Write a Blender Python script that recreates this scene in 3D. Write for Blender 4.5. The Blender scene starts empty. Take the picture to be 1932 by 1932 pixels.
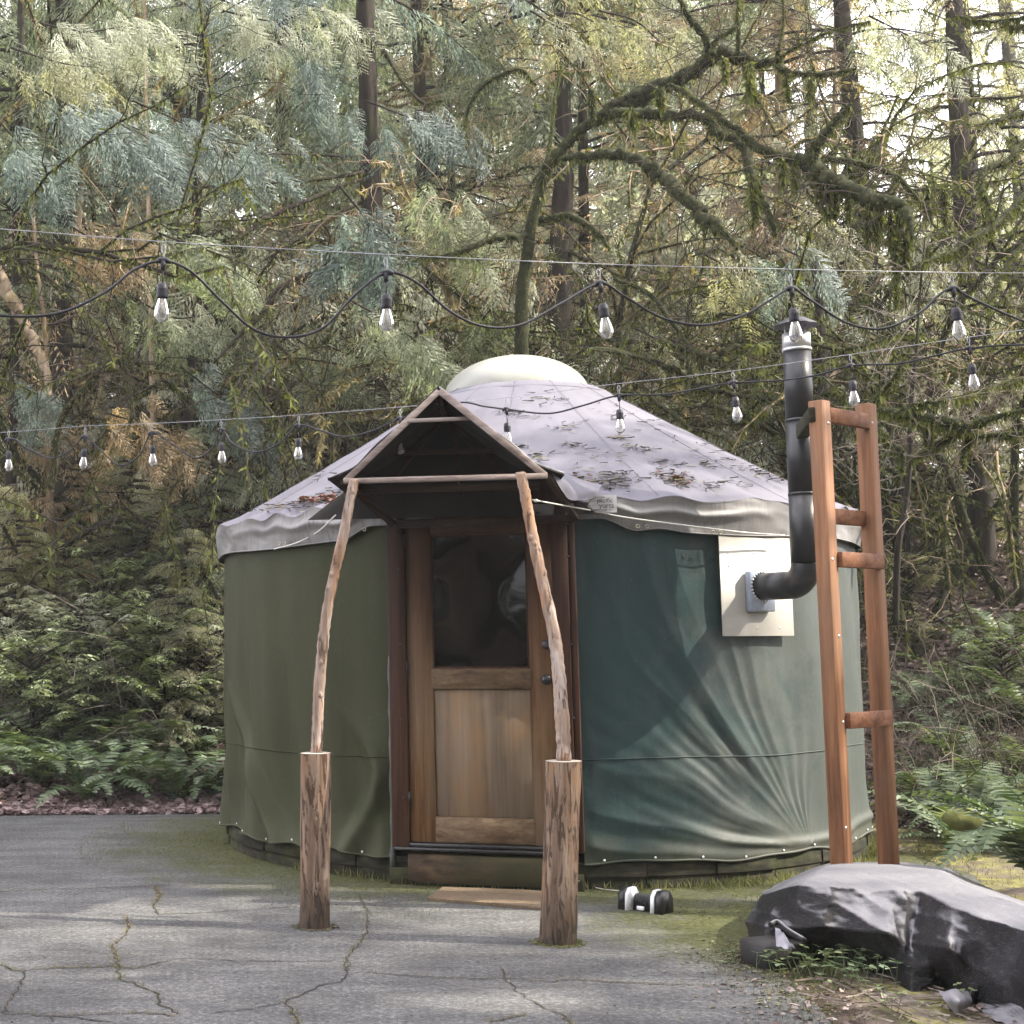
import bpy, math, random
import numpy as np
from mathutils import Vector, Matrix
R_ = math.radians
scene = bpy.context.scene
col = scene.collection
# ------------------------------------------------------------------ camera
FPX, PXC, PYC, PITCH, ROLL, CH = 2672.0, 495.0, 926.0, 0.1088, 0.0083, 1.524
cam_d = bpy.data.cameras.new("camera")
cam = bpy.data.objects.new("camera", cam_d)
col.objects.link(cam)
cam_d.sensor_width = 36.0
cam_d.lens = 36.0 * FPX / 1932.0
cam_d.shift_x = (966 - PXC) / 1932.0
cam_d.shift_y = -(966 - PYC) / 1932.0
cam_d.clip_end = 500
cam_d.clip_start = 0.05
cam.matrix_world = Matrix.Translation((0, 0, CH)) @ Matrix.Rotation(math.pi / 2 + PITCH, 4, 'X') @ Matrix.Rotation(-ROLL, 4, 'Z')
scene.camera = cam
# ------------------------------------------------------------------ world
SUN_EL, SUN_AZ = R_(41), R_(101)      # azimuth clockwise from +Y (view direction)
w = bpy.data.worlds.new("World")
scene.world = w
w.use_nodes = True
nt = w.node_tree
bg = nt.nodes["Background"]
sky = nt.nodes.new("ShaderNodeTexSky")
sky.sky_type = 'NISHITA'
sky.sun_disc = False
sky.sun_elevation = SUN_EL
sky.sun_rotation = SUN_AZ
sky.air_density = 1.0
sky.dust_density = 3.0
sky.ozone_density = 1.0
# thin bright cloud over most of the sky
tc = nt.nodes.new("ShaderNodeTexCoord")
nz = nt.nodes.new("ShaderNodeTexNoise"); nz.inputs["Scale"].default_value = 2.2; nz.inputs["Detail"].default_value = 5
rmp = nt.nodes.new("ShaderNodeMapRange")
rmp.inputs["From Min"].default_value = 0.3; rmp.inputs["From Max"].default_value = 0.6
rmp.inputs["To Min"].default_value = 0.6; rmp.inputs["To Max"].default_value = 0.95
mx = nt.nodes.new("ShaderNodeMix"); mx.data_type = 'RGBA'
mx.inputs[7].default_value = (11.5, 11.2, 12.0, 1)
nt.links.new(tc.outputs["Generated"], nz.inputs["Vector"])
nt.links.new(nz.outputs["Fac"], rmp.inputs["Value"])
nt.links.new(rmp.outputs["Result"], mx.inputs[0])
nt.links.new(sky.outputs["Color"], mx.inputs[6])
nt.links.new(mx.outputs[2], bg.inputs["Color"])
bg.inputs["Strength"].default_value = 0.15
sun_d = bpy.data.lights.new("sun", 'SUN')
sun_d.energy = 5.0
sun_d.angle = R_(0.5)
sun_d.color = (1.0, 0.92, 0.78)
sun = bpy.data.objects.new("sun", sun_d)
col.objects.link(sun)
SUNV = Vector((math.sin(SUN_AZ) * math.cos(SUN_EL), math.cos(SUN_AZ) * math.cos(SUN_EL), math.sin(SUN_EL)))
sun.rotation_euler = SUNV.to_track_quat('Z', 'Y').to_euler()
sun.location = (12, -8, 14)
scene.view_settings.view_transform = 'Standard'
scene.view_settings.look = 'None'
scene.view_settings.gamma = 1
scene.view_settings.use_curve_mapping = False
scene.view_settings.exposure = 1.42
scene.cycles.max_bounces = 8
scene.cycles.diffuse_bounces = 3
scene.cycles.transparent_max_bounces = 8
scene.cycles.use_denoising = True
scene.cycles.denoising_prefilter = 'NONE'

# ------------------------------------------------------------------ pixel <-> world
_cp, _sp, _cr, _sr = math.cos(PITCH), math.sin(PITCH), math.cos(ROLL), math.sin(ROLL)
def ray(px, py):
    dx, dy = px - PXC, -(py - PYC)
    X = (_cr * dx + _sr * dy) / FPX
    Y = (-_sr * dx + _cr * dy) / FPX
    return np.array([X, _cp - Y * _sp, _sp + Y * _cp])
def at(px, py, Y):
    d = ray(px, py)
    return d * (Y / d[1]) + np.array([0, 0, CH])
def atz(px, py, z=0.0):
    d = ray(px, py)
    return d * ((z - CH) / d[2]) + np.array([0, 0, CH])
YC = np.array([2.13, 11.42]); YR = 2.44
def cyl(px, py, r=YR):
    """hit on the yurt's wall: angle (0 = front, + = right) and height"""
    d = ray(px, py); a = d[0]**2 + d[1]**2; b = -2 * (d[0] * YC[0] + d[1] * YC[1]); c = YC @ YC - r * r
    disc = max(b * b - 4 * a * c, 0.0)
    t = (-b - math.sqrt(disc)) / (2 * a)
    p = d * t + np.array([0, 0, CH])
    return math.atan2(p[0] - YC[0], -(p[1] - YC[1])), p[2]
def yp(th, r, z):
    return np.array([YC[0] + r * math.sin(th), YC[1] - r * math.cos(th), z])
def plane(px, py, o, n):
    d = ray(px, py); c = np.array([0, 0, CH]); t = ((o - c) @ n) / (d @ n)
    return c + d * t

# ------------------------------------------------------------------ mesh helpers
def nmesh(name, V, F):
    V = np.asarray(V, np.float32).reshape(-1, 3)
    me = bpy.data.meshes.new(name)
    arrs = [np.asarray(f, np.int32) for f in F if len(f)]
    me.vertices.add(len(V)); me.vertices.foreach_set("co", V.ravel())
    nl = sum(a.size for a in arrs); npoly = sum(len(a) for a in arrs)
    me.loops.add(nl); me.loops.foreach_set("vertex_index", np.concatenate([a.ravel() for a in arrs]))
    tot = np.concatenate([np.full(len(a), a.shape[1], np.int32) for a in arrs])
    st = np.concatenate([[0], np.cumsum(tot)[:-1]]).astype(np.int32)
    me.polygons.add(npoly); me.polygons.foreach_set("loop_start", st); me.polygons.foreach_set("loop_total", tot)
    me.update(calc_edges=True); me.validate()
    return me
class MB:
    def __init__(s): s.v = []; s.f = {}; s.n = 0
    def add(s, V, *Fs):
        V = np.asarray(V, float).reshape(-1, 3)
        for F in Fs:
            F = np.asarray(F, int)
            if F.size: s.f.setdefault(F.shape[1], []).append(F + s.n)
        s.v.append(V); s.n += len(V); return s
    def box(s, c, sz, M=None, bev=0.0):
        x, y, z = np.array(sz) / 2.0
        V = np.array([[-x,-y,-z],[x,-y,-z],[x,y,-z],[-x,y,-z],[-x,-y,z],[x,-y,z],[x,y,z],[-x,y,z]])
        if bev > 0:
            b = min(bev, x * .45, y * .45, z * .45)
            pts = []; idx = {}
            for sx in (-1, 1):
                for sy in (-1, 1):
                    for sz_ in (-1, 1):
                        for ax in range(3):
                            p = np.array([sx * x, sy * y, sz_ * z]); q = p - b * np.array([sx, sy, sz_]); q[ax] = p[ax]
                            idx[(sx, sy, sz_, ax)] = len(pts); pts.append(q)
            Q = []; T = []
            for ax in range(3):
                o = [a for a in range(3) if a != ax]
                for sg in (-1, 1):
                    k = []
                    for (a, b2) in ((-1,-1),(1,-1),(1,1),(-1,1)):
                        t = [0,0,0]; t[ax] = sg; t[o[0]] = a; t[o[1]] = b2; k.append(idx[(t[0],t[1],t[2],ax)])
                    if (sg > 0) == (ax == 1): k = k[::-1]
                    Q.append(k)
                for a in (-1, 1):
                    for b2 in (-1, 1):
                        k = []
                        for sg, axs in ((-1, o[0]), (1, o[0]), (1, o[1]), (-1, o[1])):
                            t = [0,0,0]; t[ax] = sg; t[o[0]] = a; t[o[1]] = b2; k.append(idx[(t[0],t[1],t[2],axs)])
                        flip = (a * b2 > 0) != (ax == 1)
                        Q.append(k[::-1] if flip else k)
            for sx in (-1, 1):
                for sy in (-1, 1):
                    for sz_ in (-1, 1):
                        k = [idx[(sx, sy, sz_, a)] for a in range(3)]
                        T.append(k if sx * sy * sz_ > 0 else k[::-1])
            V = np.array(pts)
            if M is not None: V = V @ np.asarray(M).T
            return s.add(V + np.array(c), Q, T)
        F = [[0,3,2,1],[4,5,6,7],[0,1,5,4],[1,2,6,5],[2,3,7,6],[3,0,4,7]]
        if M is not None: V = V @ np.asarray(M).T
        return s.add(V + np.array(c), F)
    def beam(s, p0, p1, wd, th, up=(0, 0, 1), bev=0.004):
        """board from p0 to p1, wd across (perpendicular to up), th along up"""
        p0 = np.array(p0, float); p1 = np.array(p1, float); x = p1 - p0; L = np.linalg.norm(x); x /= L
        up = np.array(up, float); y = np.cross(up, x); y /= np.linalg.norm(y); z = np.cross(x, y)
        return s.box((p0 + p1) / 2, (L, wd, th), np.stack([x, y, z], 1), bev)
    def tube(s, pts, rad, n=8, caps=True, jitter=0.0, rng=None):
        P = np.array(pts, float); m = len(P); rad = np.broadcast_to(np.array(rad, float), (m,))
        T = np.gradient(P, axis=0); T /= np.linalg.norm(T, axis=1)[:, None] + 1e-9
        a = np.array([0, 0, 1.0]) if abs(T[0][2]) < .9 else np.array([1.0, 0, 0])
        V = []
        u = np.cross(T[0], a); u /= np.linalg.norm(u)
        ang = np.arange(n) * 2 * np.pi / n
        for i in range(m):
            u = u - T[i] * (u @ T[i]); u /= np.linalg.norm(u) + 1e-9
            v = np.cross(T[i], u)
            r = rad[i]
            rr = r * (1 + jitter * (rng.random(n) - .5)) if jitter and rng is not None else np.full(n, r)
            V.append(P[i] + np.outer(np.cos(ang) * rr, u) + np.outer(np.sin(ang) * rr, v))
        V = np.concatenate(V)
        i = np.arange(m - 1)[:, None] * n; j = np.arange(n)[None]; k = (j + 1) % n
        F = np.stack([i + j, i + k, i + n + k, i + n + j], -1).reshape(-1, 4)
        s.add(V, F)
        if caps:
            c0 = s.n
            s.add([P[0], P[-1]])
            b = c0 - m * n
            t1 = [[c0 - c0, 0, 0]]
            j = np.arange(n); k = (j + 1) % n
            A = np.stack([np.full(n, c0), b + k, b + j], 1); B = np.stack([np.full(n, c0 + 1), b + (m - 1) * n + j, b + (m - 1) * n + k], 1)
            s.f.setdefault(3, []).append(A); s.f.setdefault(3, []).append(B)
        return s
    def lathe(s, prof, o=(0, 0, 0), n=20, M=None):
        P = np.array(prof, float); m = len(P); a = np.arange(n) * 2 * np.pi / n
        V = np.stack([P[:, 0][:, None] * np.cos(a), P[:, 0][:, None] * np.sin(a), np.repeat(P[:, 1][:, None], n, 1)], -1).reshape(-1, 3)
        if M is not None: V = V @ np.asarray(M).T
        i = np.arange(m - 1)[:, None] * n; j = np.arange(n)[None]; k = (j + 1) % n
        return s.add(V + np.array(o), np.stack([i + j, i + k, i + n + k, i + n + j], -1).reshape(-1, 4))
    def grid(s, V):
        V = np.asarray(V, float); a, b = V.shape[:2]
        i = np.arange(a - 1)[:, None] * b; j = np.arange(b - 1)[None]
        return s.add(V.reshape(-1, 3), np.stack([i + j, i + j + 1, i + b + j + 1, i + b + j], -1).reshape(-1, 4))
    def mesh(s, name):
        return nmesh(name, np.concatenate(s.v), [np.concatenate(x) for x in s.f.values()])
    def build(s, name, mat, parent=None, smooth=False, label=None, **kw):
        me = s.mesh(name)
        return obj(name, me, mat, parent, smooth, label, **kw)
def smooth_mesh(me): me.polygons.foreach_set("use_smooth", np.ones(len(me.polygons), bool))
def obj(name, me, mat, parent=None, smooth=False, label=None, **kw):
    if mat is not None and len(me.materials) == 0: me.materials.append(mat)
    if smooth: smooth_mesh(me)
    o = bpy.data.objects.new(name, me); col.objects.link(o)
    local = kw.pop("local", False)
    if parent is not None:
        o.parent = parent
        off = Vector((0, 0, 0)); pl = parent
        while pl is not None: off += pl.location; pl = pl.parent
        if not local and off.length > 0: me.transform(Matrix.Translation(-off))
    if label: o["label"] = label
    for k, v in kw.items(): o[k] = v
    return o
def thing(name, loc, label, cat, group=None):
    o = bpy.data.objects.new(name, None); col.objects.link(o)
    o.empty_display_size = .1
    o.location = Vector([float(a) for a in loc]); o["label"] = label; o["category"] = cat
    if group: o["group"] = group
    return o
def tag(o, label, cat, group=None):
    o["label"] = label; o["category"] = cat
    if group: o["group"] = group
    return o
def spline(pts, n=8):
    """Catmull-Rom through rows of numbers"""
    P = np.array(pts, float); 
    P = np.vstack([2 * P[0] - P[1], P, 2 * P[-1] - P[-2]])
    out = []
    for i in range(1, len(P) - 2):
        t = np.linspace(0, 1, n, endpoint=False)[:, None]
        a, b, c, d = P[i - 1], P[i], P[i + 1], P[i + 2]
        out.append(.5 * ((2 * b) + (c - a) * t + (2 * a - 5 * b + 4 * c - d) * t**2 + (3 * b - a - 3 * c + d) * t**3))
    out.append(P[-2][None])
    return np.concatenate(out)
def sn(x, y, seed=0):
    """cheap smooth 2-D noise, about -1..1"""
    r = np.random.RandomState(seed); s = 0
    for k in range(6):
        a, b, c = r.uniform(-1, 1, 2).tolist() + [r.uniform(0, 6.28)]
        f = 1.0 + k * .55
        s = s + np.sin((a * x + b * y) * f * 1.7 + c + 1.3 * np.sin((b * x - a * y) * f + c * 2)) / (1 + .5 * k)
    return s / 2.6

# ------------------------------------------------------------------ materials
def nodes(name):
    m = bpy.data.materials.new(name); m.use_nodes = True
    t = m.node_tree; b = t.nodes["Principled BSDF"]; return m, t, b
def N(t, k, **kw):
    n = t.nodes.new(k)
    for a, v in kw.items():
        if a.startswith("i_"): n.inputs[a[2:].replace("_", " ")].default_value = v
        else: setattr(n, a, v)
    return n
def L(t, a, b): t.links.new(a, b)
def ramp(t, stops):
    r = t.nodes.new("ShaderNodeValToRGB"); e = r.color_ramp.elements
    while len(e) > 1: e.remove(e[0])
    e[0].position = stops[0][0]; e[0].color = (*stops[0][1], 1)
    for p, c in stops[1:]:
        x = e.new(p); x.color = (*c, 1)
    return r
def coords(t, scale=(1, 1, 1), kind="Object", rot=(0, 0, 0)):
    c = N(t, "ShaderNodeTexCoord"); m = N(t, "ShaderNodeMapping"); m.inputs["Scale"].default_value = scale; m.inputs["Rotation"].default_value = rot
    L(t, c.outputs[kind], m.inputs["Vector"]); return m.outputs["Vector"]
def noise(t, vec, scale, detail=5, rough=.55, dist=0.0):
    n = N(t, "ShaderNodeTexNoise"); n.inputs["Scale"].default_value = scale; n.inputs["Detail"].default_value = detail
    n.inputs["Roughness"].default_value = rough; n.inputs["Distortion"].default_value = dist
    if vec is not None: L(t, vec, n.inputs["Vector"])
    return n.outputs["Fac"]
def mixc(t, fac, a, b, mode='MIX'):
    m = N(t, "ShaderNodeMix", data_type='RGBA', blend_type=mode)
    for s, v in ((0, fac), (6, a), (7, b)):
        if isinstance(v, (int, float)): m.inputs[s].default_value = v if s == 0 else (v, v, v, 1)
        elif isinstance(v, tuple): m.inputs[s].default_value = (*v, 1) if len(v) == 3 else v
        else: L(t, v, m.inputs[s])
    return m.outputs[2]
def bump(t, b, h, strength=.3, dist=.01):
    n = N(t, "ShaderNodeBump"); n.inputs["Strength"].default_value = strength; n.inputs["Distance"].default_value = dist
    L(t, h, n.inputs["Height"]); L(t, n.outputs["Normal"], b.inputs["Normal"]); return n
def rng01(t, v, a, b, c=0.0, d=1.0):
    m = N(t, "ShaderNodeMapRange"); m.inputs["From Min"].default_value = a; m.inputs["From Max"].default_value = b
    m.inputs["To Min"].default_value = c; m.inputs["To Max"].default_value = d; L(t, v, m.inputs["Value"]); return m.outputs["Result"]
def pmat(name, stops, scale=4, stretch=(1, 1, 1), rough=.8, bmp=.3, bdist=.004, detail=7, dist=0., spec=.3, metal=0., spot=None, spot_scale=3, spot_range=(.55, .7), rot=(0,0,0)):
    m, t, b = nodes(name)
    v = coords(t, stretch, rot=rot); f = noise(t, v, scale, detail, .6, dist)
    c = ramp(t, stops); L(t, f, c.inputs["Fac"]); out = c.outputs["Color"]
    if spot is not None:
        v2 = coords(t, (1, 1, 1)); g = noise(t, v2, spot_scale, 6, .65)
        out = mixc(t, rng01(t, g, *spot_range), out, spot)
    L(t, out, b.inputs["Base Color"])
    b.inputs["Roughness"].default_value = rough; b.inputs["Specular IOR Level"].default_value = spec; b.inputs["Metallic"].default_value = metal
    if bmp: bump(t, b, f, bmp, bdist)
    return m
def wood(name, c0, c1, c2, axis='Z', scale=9, rough=.7, bmp=.35, blotch=None, bs=1.6, awn_shade=None):
    st = {'Z': (1, 1, .045), 'X': (.045, 1, 1), 'Y': (1, .045, 1)}[axis]
    m, t, b = nodes(name)
    v = coords(t, st); f = noise(t, v, scale * 2.2, 8, .65, .6); g = noise(t, v, scale * 9, 4, .6)
    c = ramp(t, [(.32, c0), (.5, c1), (.7, c2)]); L(t, f, c.inputs["Fac"])
    fine = ramp(t, [(.3, (.55, .55, .55)), (.6, (1, 1, 1))]); L(t, g, fine.inputs["Fac"])
    out = mixc(t, .7, c.outputs["Color"], fine.outputs["Color"], 'MULTIPLY')
    if blotch is not None:
        v2 = coords(t, (1, 1, .5)); h = noise(t, v2, bs, 5, .6)
        out = mixc(t, rng01(t, h, .45, .62), out, mixc(t, .6, out, blotch))
    if awn_shade:        # awning shade painted over the weathered stain, darker towards the top
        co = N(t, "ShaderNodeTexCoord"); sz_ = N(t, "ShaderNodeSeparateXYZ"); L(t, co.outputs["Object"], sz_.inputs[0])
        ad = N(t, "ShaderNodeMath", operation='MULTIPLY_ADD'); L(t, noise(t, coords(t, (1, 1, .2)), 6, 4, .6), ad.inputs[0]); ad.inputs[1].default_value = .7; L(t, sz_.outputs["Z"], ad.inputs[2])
        out = mixc(t, rng01(t, ad.outputs[0], 1.3, 2.3, 0, 1), out, mixc(t, 1.0, out, awn_shade, 'MULTIPLY'))
    L(t, out, b.inputs["Base Color"]); b.inputs["Roughness"].default_value = rough; b.inputs["Specular IOR Level"].default_value = .25
    bump(t, b, mixc(t, .5, f, g), bmp, .003)
    return m
def plain(name, c, rough=.6, metal=0., spec=.4, var=.25, sc=12, bmp=.1):
    lo = tuple(x * (1 - var) for x in c); hi = tuple(min(1, x * (1 + var)) for x in c)
    return pmat(name, [(.3, lo), (.7, hi)], sc, rough=rough, metal=metal, spec=spec, bmp=bmp, bdist=.002)
def leafmat(name, stops, trans=.35, rough=.55, clump=1.2, objvar=.35, tcol=None):
    """leaf faces: colour per leaf, per clump and per plant; part of the light passes through"""
    m, t, b = nodes(name)
    g = N(t, "ShaderNodeNewGeometry"); oi = N(t, "ShaderNodeObjectInfo")
    cl = noise(t, coords(t), clump, 3, .6)
    a = N(t, "ShaderNodeMath", operation='MULTIPLY_ADD'); L(t, g.outputs["Random Per Island"], a.inputs[0]); a.inputs[1].default_value = .55
    q = rng01(t, cl, .35, .65, 0, max(.1, 1 - .55 - objvar)); L(t, q, a.inputs[2])
    a2 = N(t, "ShaderNodeMath", operation='MULTIPLY_ADD'); L(t, oi.outputs["Random"], a2.inputs[0]); a2.inputs[1].default_value = objvar; L(t, a.outputs[0], a2.inputs[2])
    c = ramp(t, stops); L(t, a2.outputs[0], c.inputs["Fac"])
    L(t, c.outputs["Color"], b.inputs["Base Color"]); b.inputs["Roughness"].default_value = rough; b.inputs["Specular IOR Level"].default_value = .35
    tr = N(t, "ShaderNodeBsdfTranslucent")
    L(t, mixc(t, 1.0, c.outputs["Color"], tcol or (1.5, 1.5, .7), 'MULTIPLY'), tr.inputs["Color"])
    mx = N(t, "ShaderNodeMixShader"); mx.inputs[0].default_value = trans
    L(t, b.outputs[0], mx.inputs[1]); L(t, tr.outputs[0], mx.inputs[2]); L(t, mx.outputs[0], t.nodes["Material Output"].inputs["Surface"])
    return m

M = {}
M['cedar'] = leafmat("cedar_foliage", [(0, (.02, .032, .018)), (.25, (.08, .105, .065)), (.5, (.20, .225, .15)), (.8, (.36, .38, .29)), (1, (.50, .51, .44))], .5, objvar=.2, tcol=(1.25, 1.35, .85))
M['cedar_blue'] = leafmat("blue_green_foliage", [(0, (.02, .035, .03)), (.3, (.09, .12, .11)), (.65, (.22, .265, .25)), (1, (.42, .46, .44))], .5, tcol=(1.1, 1.2, 1.0), objvar=.15)
M['olive'] = leafmat("olive_foliage", [(0, (.025, .03, .014)), (.3, (.13, .135, .075)), (.6, (.28, .28, .18)), (1, (.50, .48, .36))], .5, objvar=.2, tcol=(1.3, 1.3, .8))
M['gold'] = leafmat("tan_foliage", [(0, (.045, .032, .018)), (.3, (.19, .145, .09)), (.65, (.42, .34, .23)), (1, (.62, .54, .42))], .5, tcol=(1.3, 1.15, .8), objvar=.2)
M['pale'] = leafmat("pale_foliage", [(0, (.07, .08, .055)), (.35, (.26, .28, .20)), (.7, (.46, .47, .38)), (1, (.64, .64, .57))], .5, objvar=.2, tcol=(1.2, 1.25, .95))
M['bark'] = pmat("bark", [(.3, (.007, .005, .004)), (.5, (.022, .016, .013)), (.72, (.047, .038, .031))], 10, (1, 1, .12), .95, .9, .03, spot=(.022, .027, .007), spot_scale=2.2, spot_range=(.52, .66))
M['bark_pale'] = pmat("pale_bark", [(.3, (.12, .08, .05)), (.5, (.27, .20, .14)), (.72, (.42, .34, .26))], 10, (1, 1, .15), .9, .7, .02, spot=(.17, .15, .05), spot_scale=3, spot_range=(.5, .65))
M['moss'] = leafmat("moss_fuzz", [(0, (.024, .029, .007)), (.4, (.070, .083, .017)), (.8, (.129, .146, .034)), (1, (.216, .216, .070))], .3, .8, 2.5, .1)
M['mossbark'] = pmat("mossy_bark", [(.3, (.006, .007, .002)), (.5, (.018, .021, .006)), (.72, (.045, .048, .015))], 14, (1, 1, 1), .95, .8, .02)
M['moss_gold'] = leafmat("golden_moss_fuzz", [(0, (.05, .04, .018)), (.4, (.14, .115, .055)), (.8, (.27, .23, .13)), (1, (.42, .37, .25))], .35, .8, 2.5, .1)
M['fern'] = leafmat("fern_leaf", [(0, (.022, .04, .018)), (.4, (.07, .105, .05)), (.75, (.16, .20, .12)), (1, (.34, .39, .34))], .3, .5, 3)
M['salal'] = leafmat("glossy_shrub_leaf", [(0, (.027, .043, .018)), (.4, (.109, .146, .064)), (.75, (.291, .328, .182)), (1, (.655, .728, .601))], .25, .35, 2)
M['budleaf'] = leafmat("new_leaf", [(0, (.12, .18, .03)), (1, (.30, .40, .10))], .45)
M['litter'] = leafmat("dead_leaf", [(0, (.06, .035, .03)), (.3, (.19, .13, .125)), (.65, (.36, .27, .27)), (1, (.55, .46, .45))], .1, .8, 2, .05, (1, 1, 1))
M['litter2'] = leafmat('bank_leaf', [(0, (.03, .02, .017)), (.4, (.12, .085, .075)), (.75, (.28, .22, .20)), (1, (.50, .44, .42))], .1, .8, 1.2, .05, (1, 1, 1))
M['needles'] = leafmat("needle_litter", [(0, (.047, .035, .023)), (.5, (.117, .100, .059)), (1, (.234, .222, .140))], .0, .9, 3, .05)
M['twig'] = pmat("dead_twig", [(.3, (.10, .08, .065)), (.7, (.32, .27, .23))], 8, rough=.9)
M['twig_dark'] = pmat("dark_twig", [(.3, (.03, .022, .018)), (.7, (.10, .08, .06))], 8, rough=.9)
M['grass'] = leafmat("grass_blade", [(0, (.05, .06, .02)), (.5, (.13, .14, .05)), (1, (.27, .26, .13))], .35, .7, 3, .05)
M['mossground'] = leafmat("ground_moss", [(0, (.025, .03, .008)), (.5, (.085, .09, .026)), (1, (.19, .18, .07))], .25, .85, 3, .05)

M['crackmoss'] = leafmat("crack_moss", [(0, (.05, .045, .02)), (.4, (.12, .13, .035)), (.7, (.23, .16, .07)), (1, (.34, .22, .12))], .15, .85, 1.5, .05)
# ---- asphalt with moss growing in from the yurt
def asphalt():
    m, t, b = nodes("asphalt")
    v = coords(t); f1 = noise(t, v, 75, 5, .85); f2 = noise(t, v, 1.1, 6, .6, .4); f3 = noise(t, v, 38, 5, .7)
    vv = coords(t, (1, 3.0, 1)); f4 = noise(t, vv, 1.6, 5, .6)
    c = ramp(t, [(.3, (.024, .024, .024)), (.37, (.045, .045, .045)), (.5, (.085, .084, .084)), (.62, (.175, .173, .171))]); L(t, mixc(t, .45, f1, f3), c.inputs["Fac"])
    blot = ramp(t, [(.36, (.62, .62, .63)), (.48, (.92, .92, .92)), (.6, (1.35, 1.34, 1.32))]); L(t, mixc(t, .5, f2, f4), blot.inputs["Fac"])
    base = mixc(t, 1.0, c.outputs["Color"], blot.outputs["Color"], 'MULTIPLY')
    # distance from the yurt's foot
    co = N(t, "ShaderNodeTexCoord"); vs = N(t, "ShaderNodeVectorMath", operation='DISTANCE'); L(t, co.outputs["Object"], vs.inputs[0]); vs.inputs[1].default_value = (YC[0], YC[1], 0)
    d = rng01(t, vs.outputs["Value"], 2.4, 3.9, 1.0, 0.0)
    # more on the left and right sides than in front of the door
    vs2 = N(t, "ShaderNodeVectorMath", operation='DISTANCE'); L(t, co.outputs["Object"], vs2.inputs[0]); vs2.inputs[1].default_value = (1.05, 7.6, 0)
    keep = rng01(t, vs2.outputs["Value"], .7, 1.6, .45, 1.0)
    vs3 = N(t, "ShaderNodeVectorMath", operation='DISTANCE'); L(t, co.outputs["Object"], vs3.inputs[0]); vs3.inputs[1].default_value = (2.8, 7.75, 0)
    patch = rng01(t, vs3.outputs["Value"], .5, 1.5, 1.0, 0.0)
    mm = N(t, "ShaderNodeMath", operation='MULTIPLY'); L(t, d, mm.inputs[0]); L(t, keep, mm.inputs[1])
    mp = N(t, "ShaderNodeMath", operation='MAXIMUM'); L(t, mm.outputs[0], mp.inputs[0]); L(t, patch, mp.inputs[1])
    nzz = mixc(t, .5, noise(t, v, 3.2, 7, .7), noise(t, v, 24, 5, .75))
    s = N(t, "ShaderNodeMath", operation='MULTIPLY_ADD'); L(t, nzz, s.inputs[0]); s.inputs[1].default_value = 2.6; s.inputs[2].default_value = -1.40
    s2 = N(t, "ShaderNodeMath", operation='ADD'); L(t, s.outputs[0], s2.inputs[0]); L(t, mp.outputs[0], s2.inputs[1])
    fac = rng01(t, s2.outputs[0], .2, .75)
    mc = ramp(t, [(.3, (.02, .026, .009)), (.5, (.058, .064, .022)), (.68, (.12, .11, .045)), (.8, (.20, .15, .075))]); L(t, noise(t, v, 30, 6, .7), mc.inputs["Fac"])
    L(t, mixc(t, fac, base, mc.outputs["Color"]), b.inputs["Base Color"])
    b.inputs["Roughness"].default_value = .9; b.inputs["Specular IOR Level"].default_value = .25
    h = mixc(t, .5, f1, f3); bump(t, b, h, .7, .010)
    return m
M['asphalt'] = asphalt()
M['soil'] = pmat("forest_soil", [(.3, (.024, .018, .013)), (.5, (.068, .048, .040)), (.75, (.160, .120, .104))], 5, rough=1, bmp=.8, bdist=.05, spot=(.072, .080, .024), spot_scale=.8, spot_range=(.5, .62))
M['mossy_soil'] = pmat("mossy_soil", [(.3, (.05, .045, .03)), (.5, (.13, .12, .045)), (.72, (.26, .24, .09))], 7, rough=1, bmp=.8, bdist=.03, spot=(.12, .095, .085), spot_scale=2.2, spot_range=(.48, .6))

# ------------------------------------------------------------------ ground
def smoothstep(a, b, x): t = np.clip((x - a) / (b - a), 0, 1); return t * t * (3 - 2 * t)
def terrain_z(x, y):
    back = smoothstep(13.2, 14.6, y) * .30 + smoothstep(13.6, 27, y) * 3.5 + np.clip(y - 27, 0, 60) * .03
    right = smoothstep(5.0, 12.5, x + (y - 9) * .12) * 2.6 * smoothstep(4, 9, y)
    r = np.hypot(x - YC[0], y - YC[1])
    k = smoothstep(3.0, 5.2, r)
    bumps = sn(x * .8, y * .8, 3) * .10 * smoothstep(3.1, 5.5, r) * np.maximum(smoothstep(13.4, 15, y), smoothstep(4.6, 6, x))
    return (np.maximum(back, right) + .35 * np.minimum(back, right)) * k + bumps
def TZ(x, y): return float(terrain_z(np.array(float(x)), np.array(float(y))))
gx = np.concatenate([np.linspace(-60, -9, 24), np.linspace(-8.5, 16, 150), np.linspace(17, 75, 26)])
gy = np.concatenate([np.linspace(-40, 2, 16), np.linspace(2.3, 30, 150), np.linspace(31, 100, 30)])
X, Y = np.meshgrid(gx, gy)
o = MB().grid(np.stack([X, Y, terrain_z(X, Y) - .006], -1)).build("ground", M['soil'], smooth=True)
o["kind"] = "structure"
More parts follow.
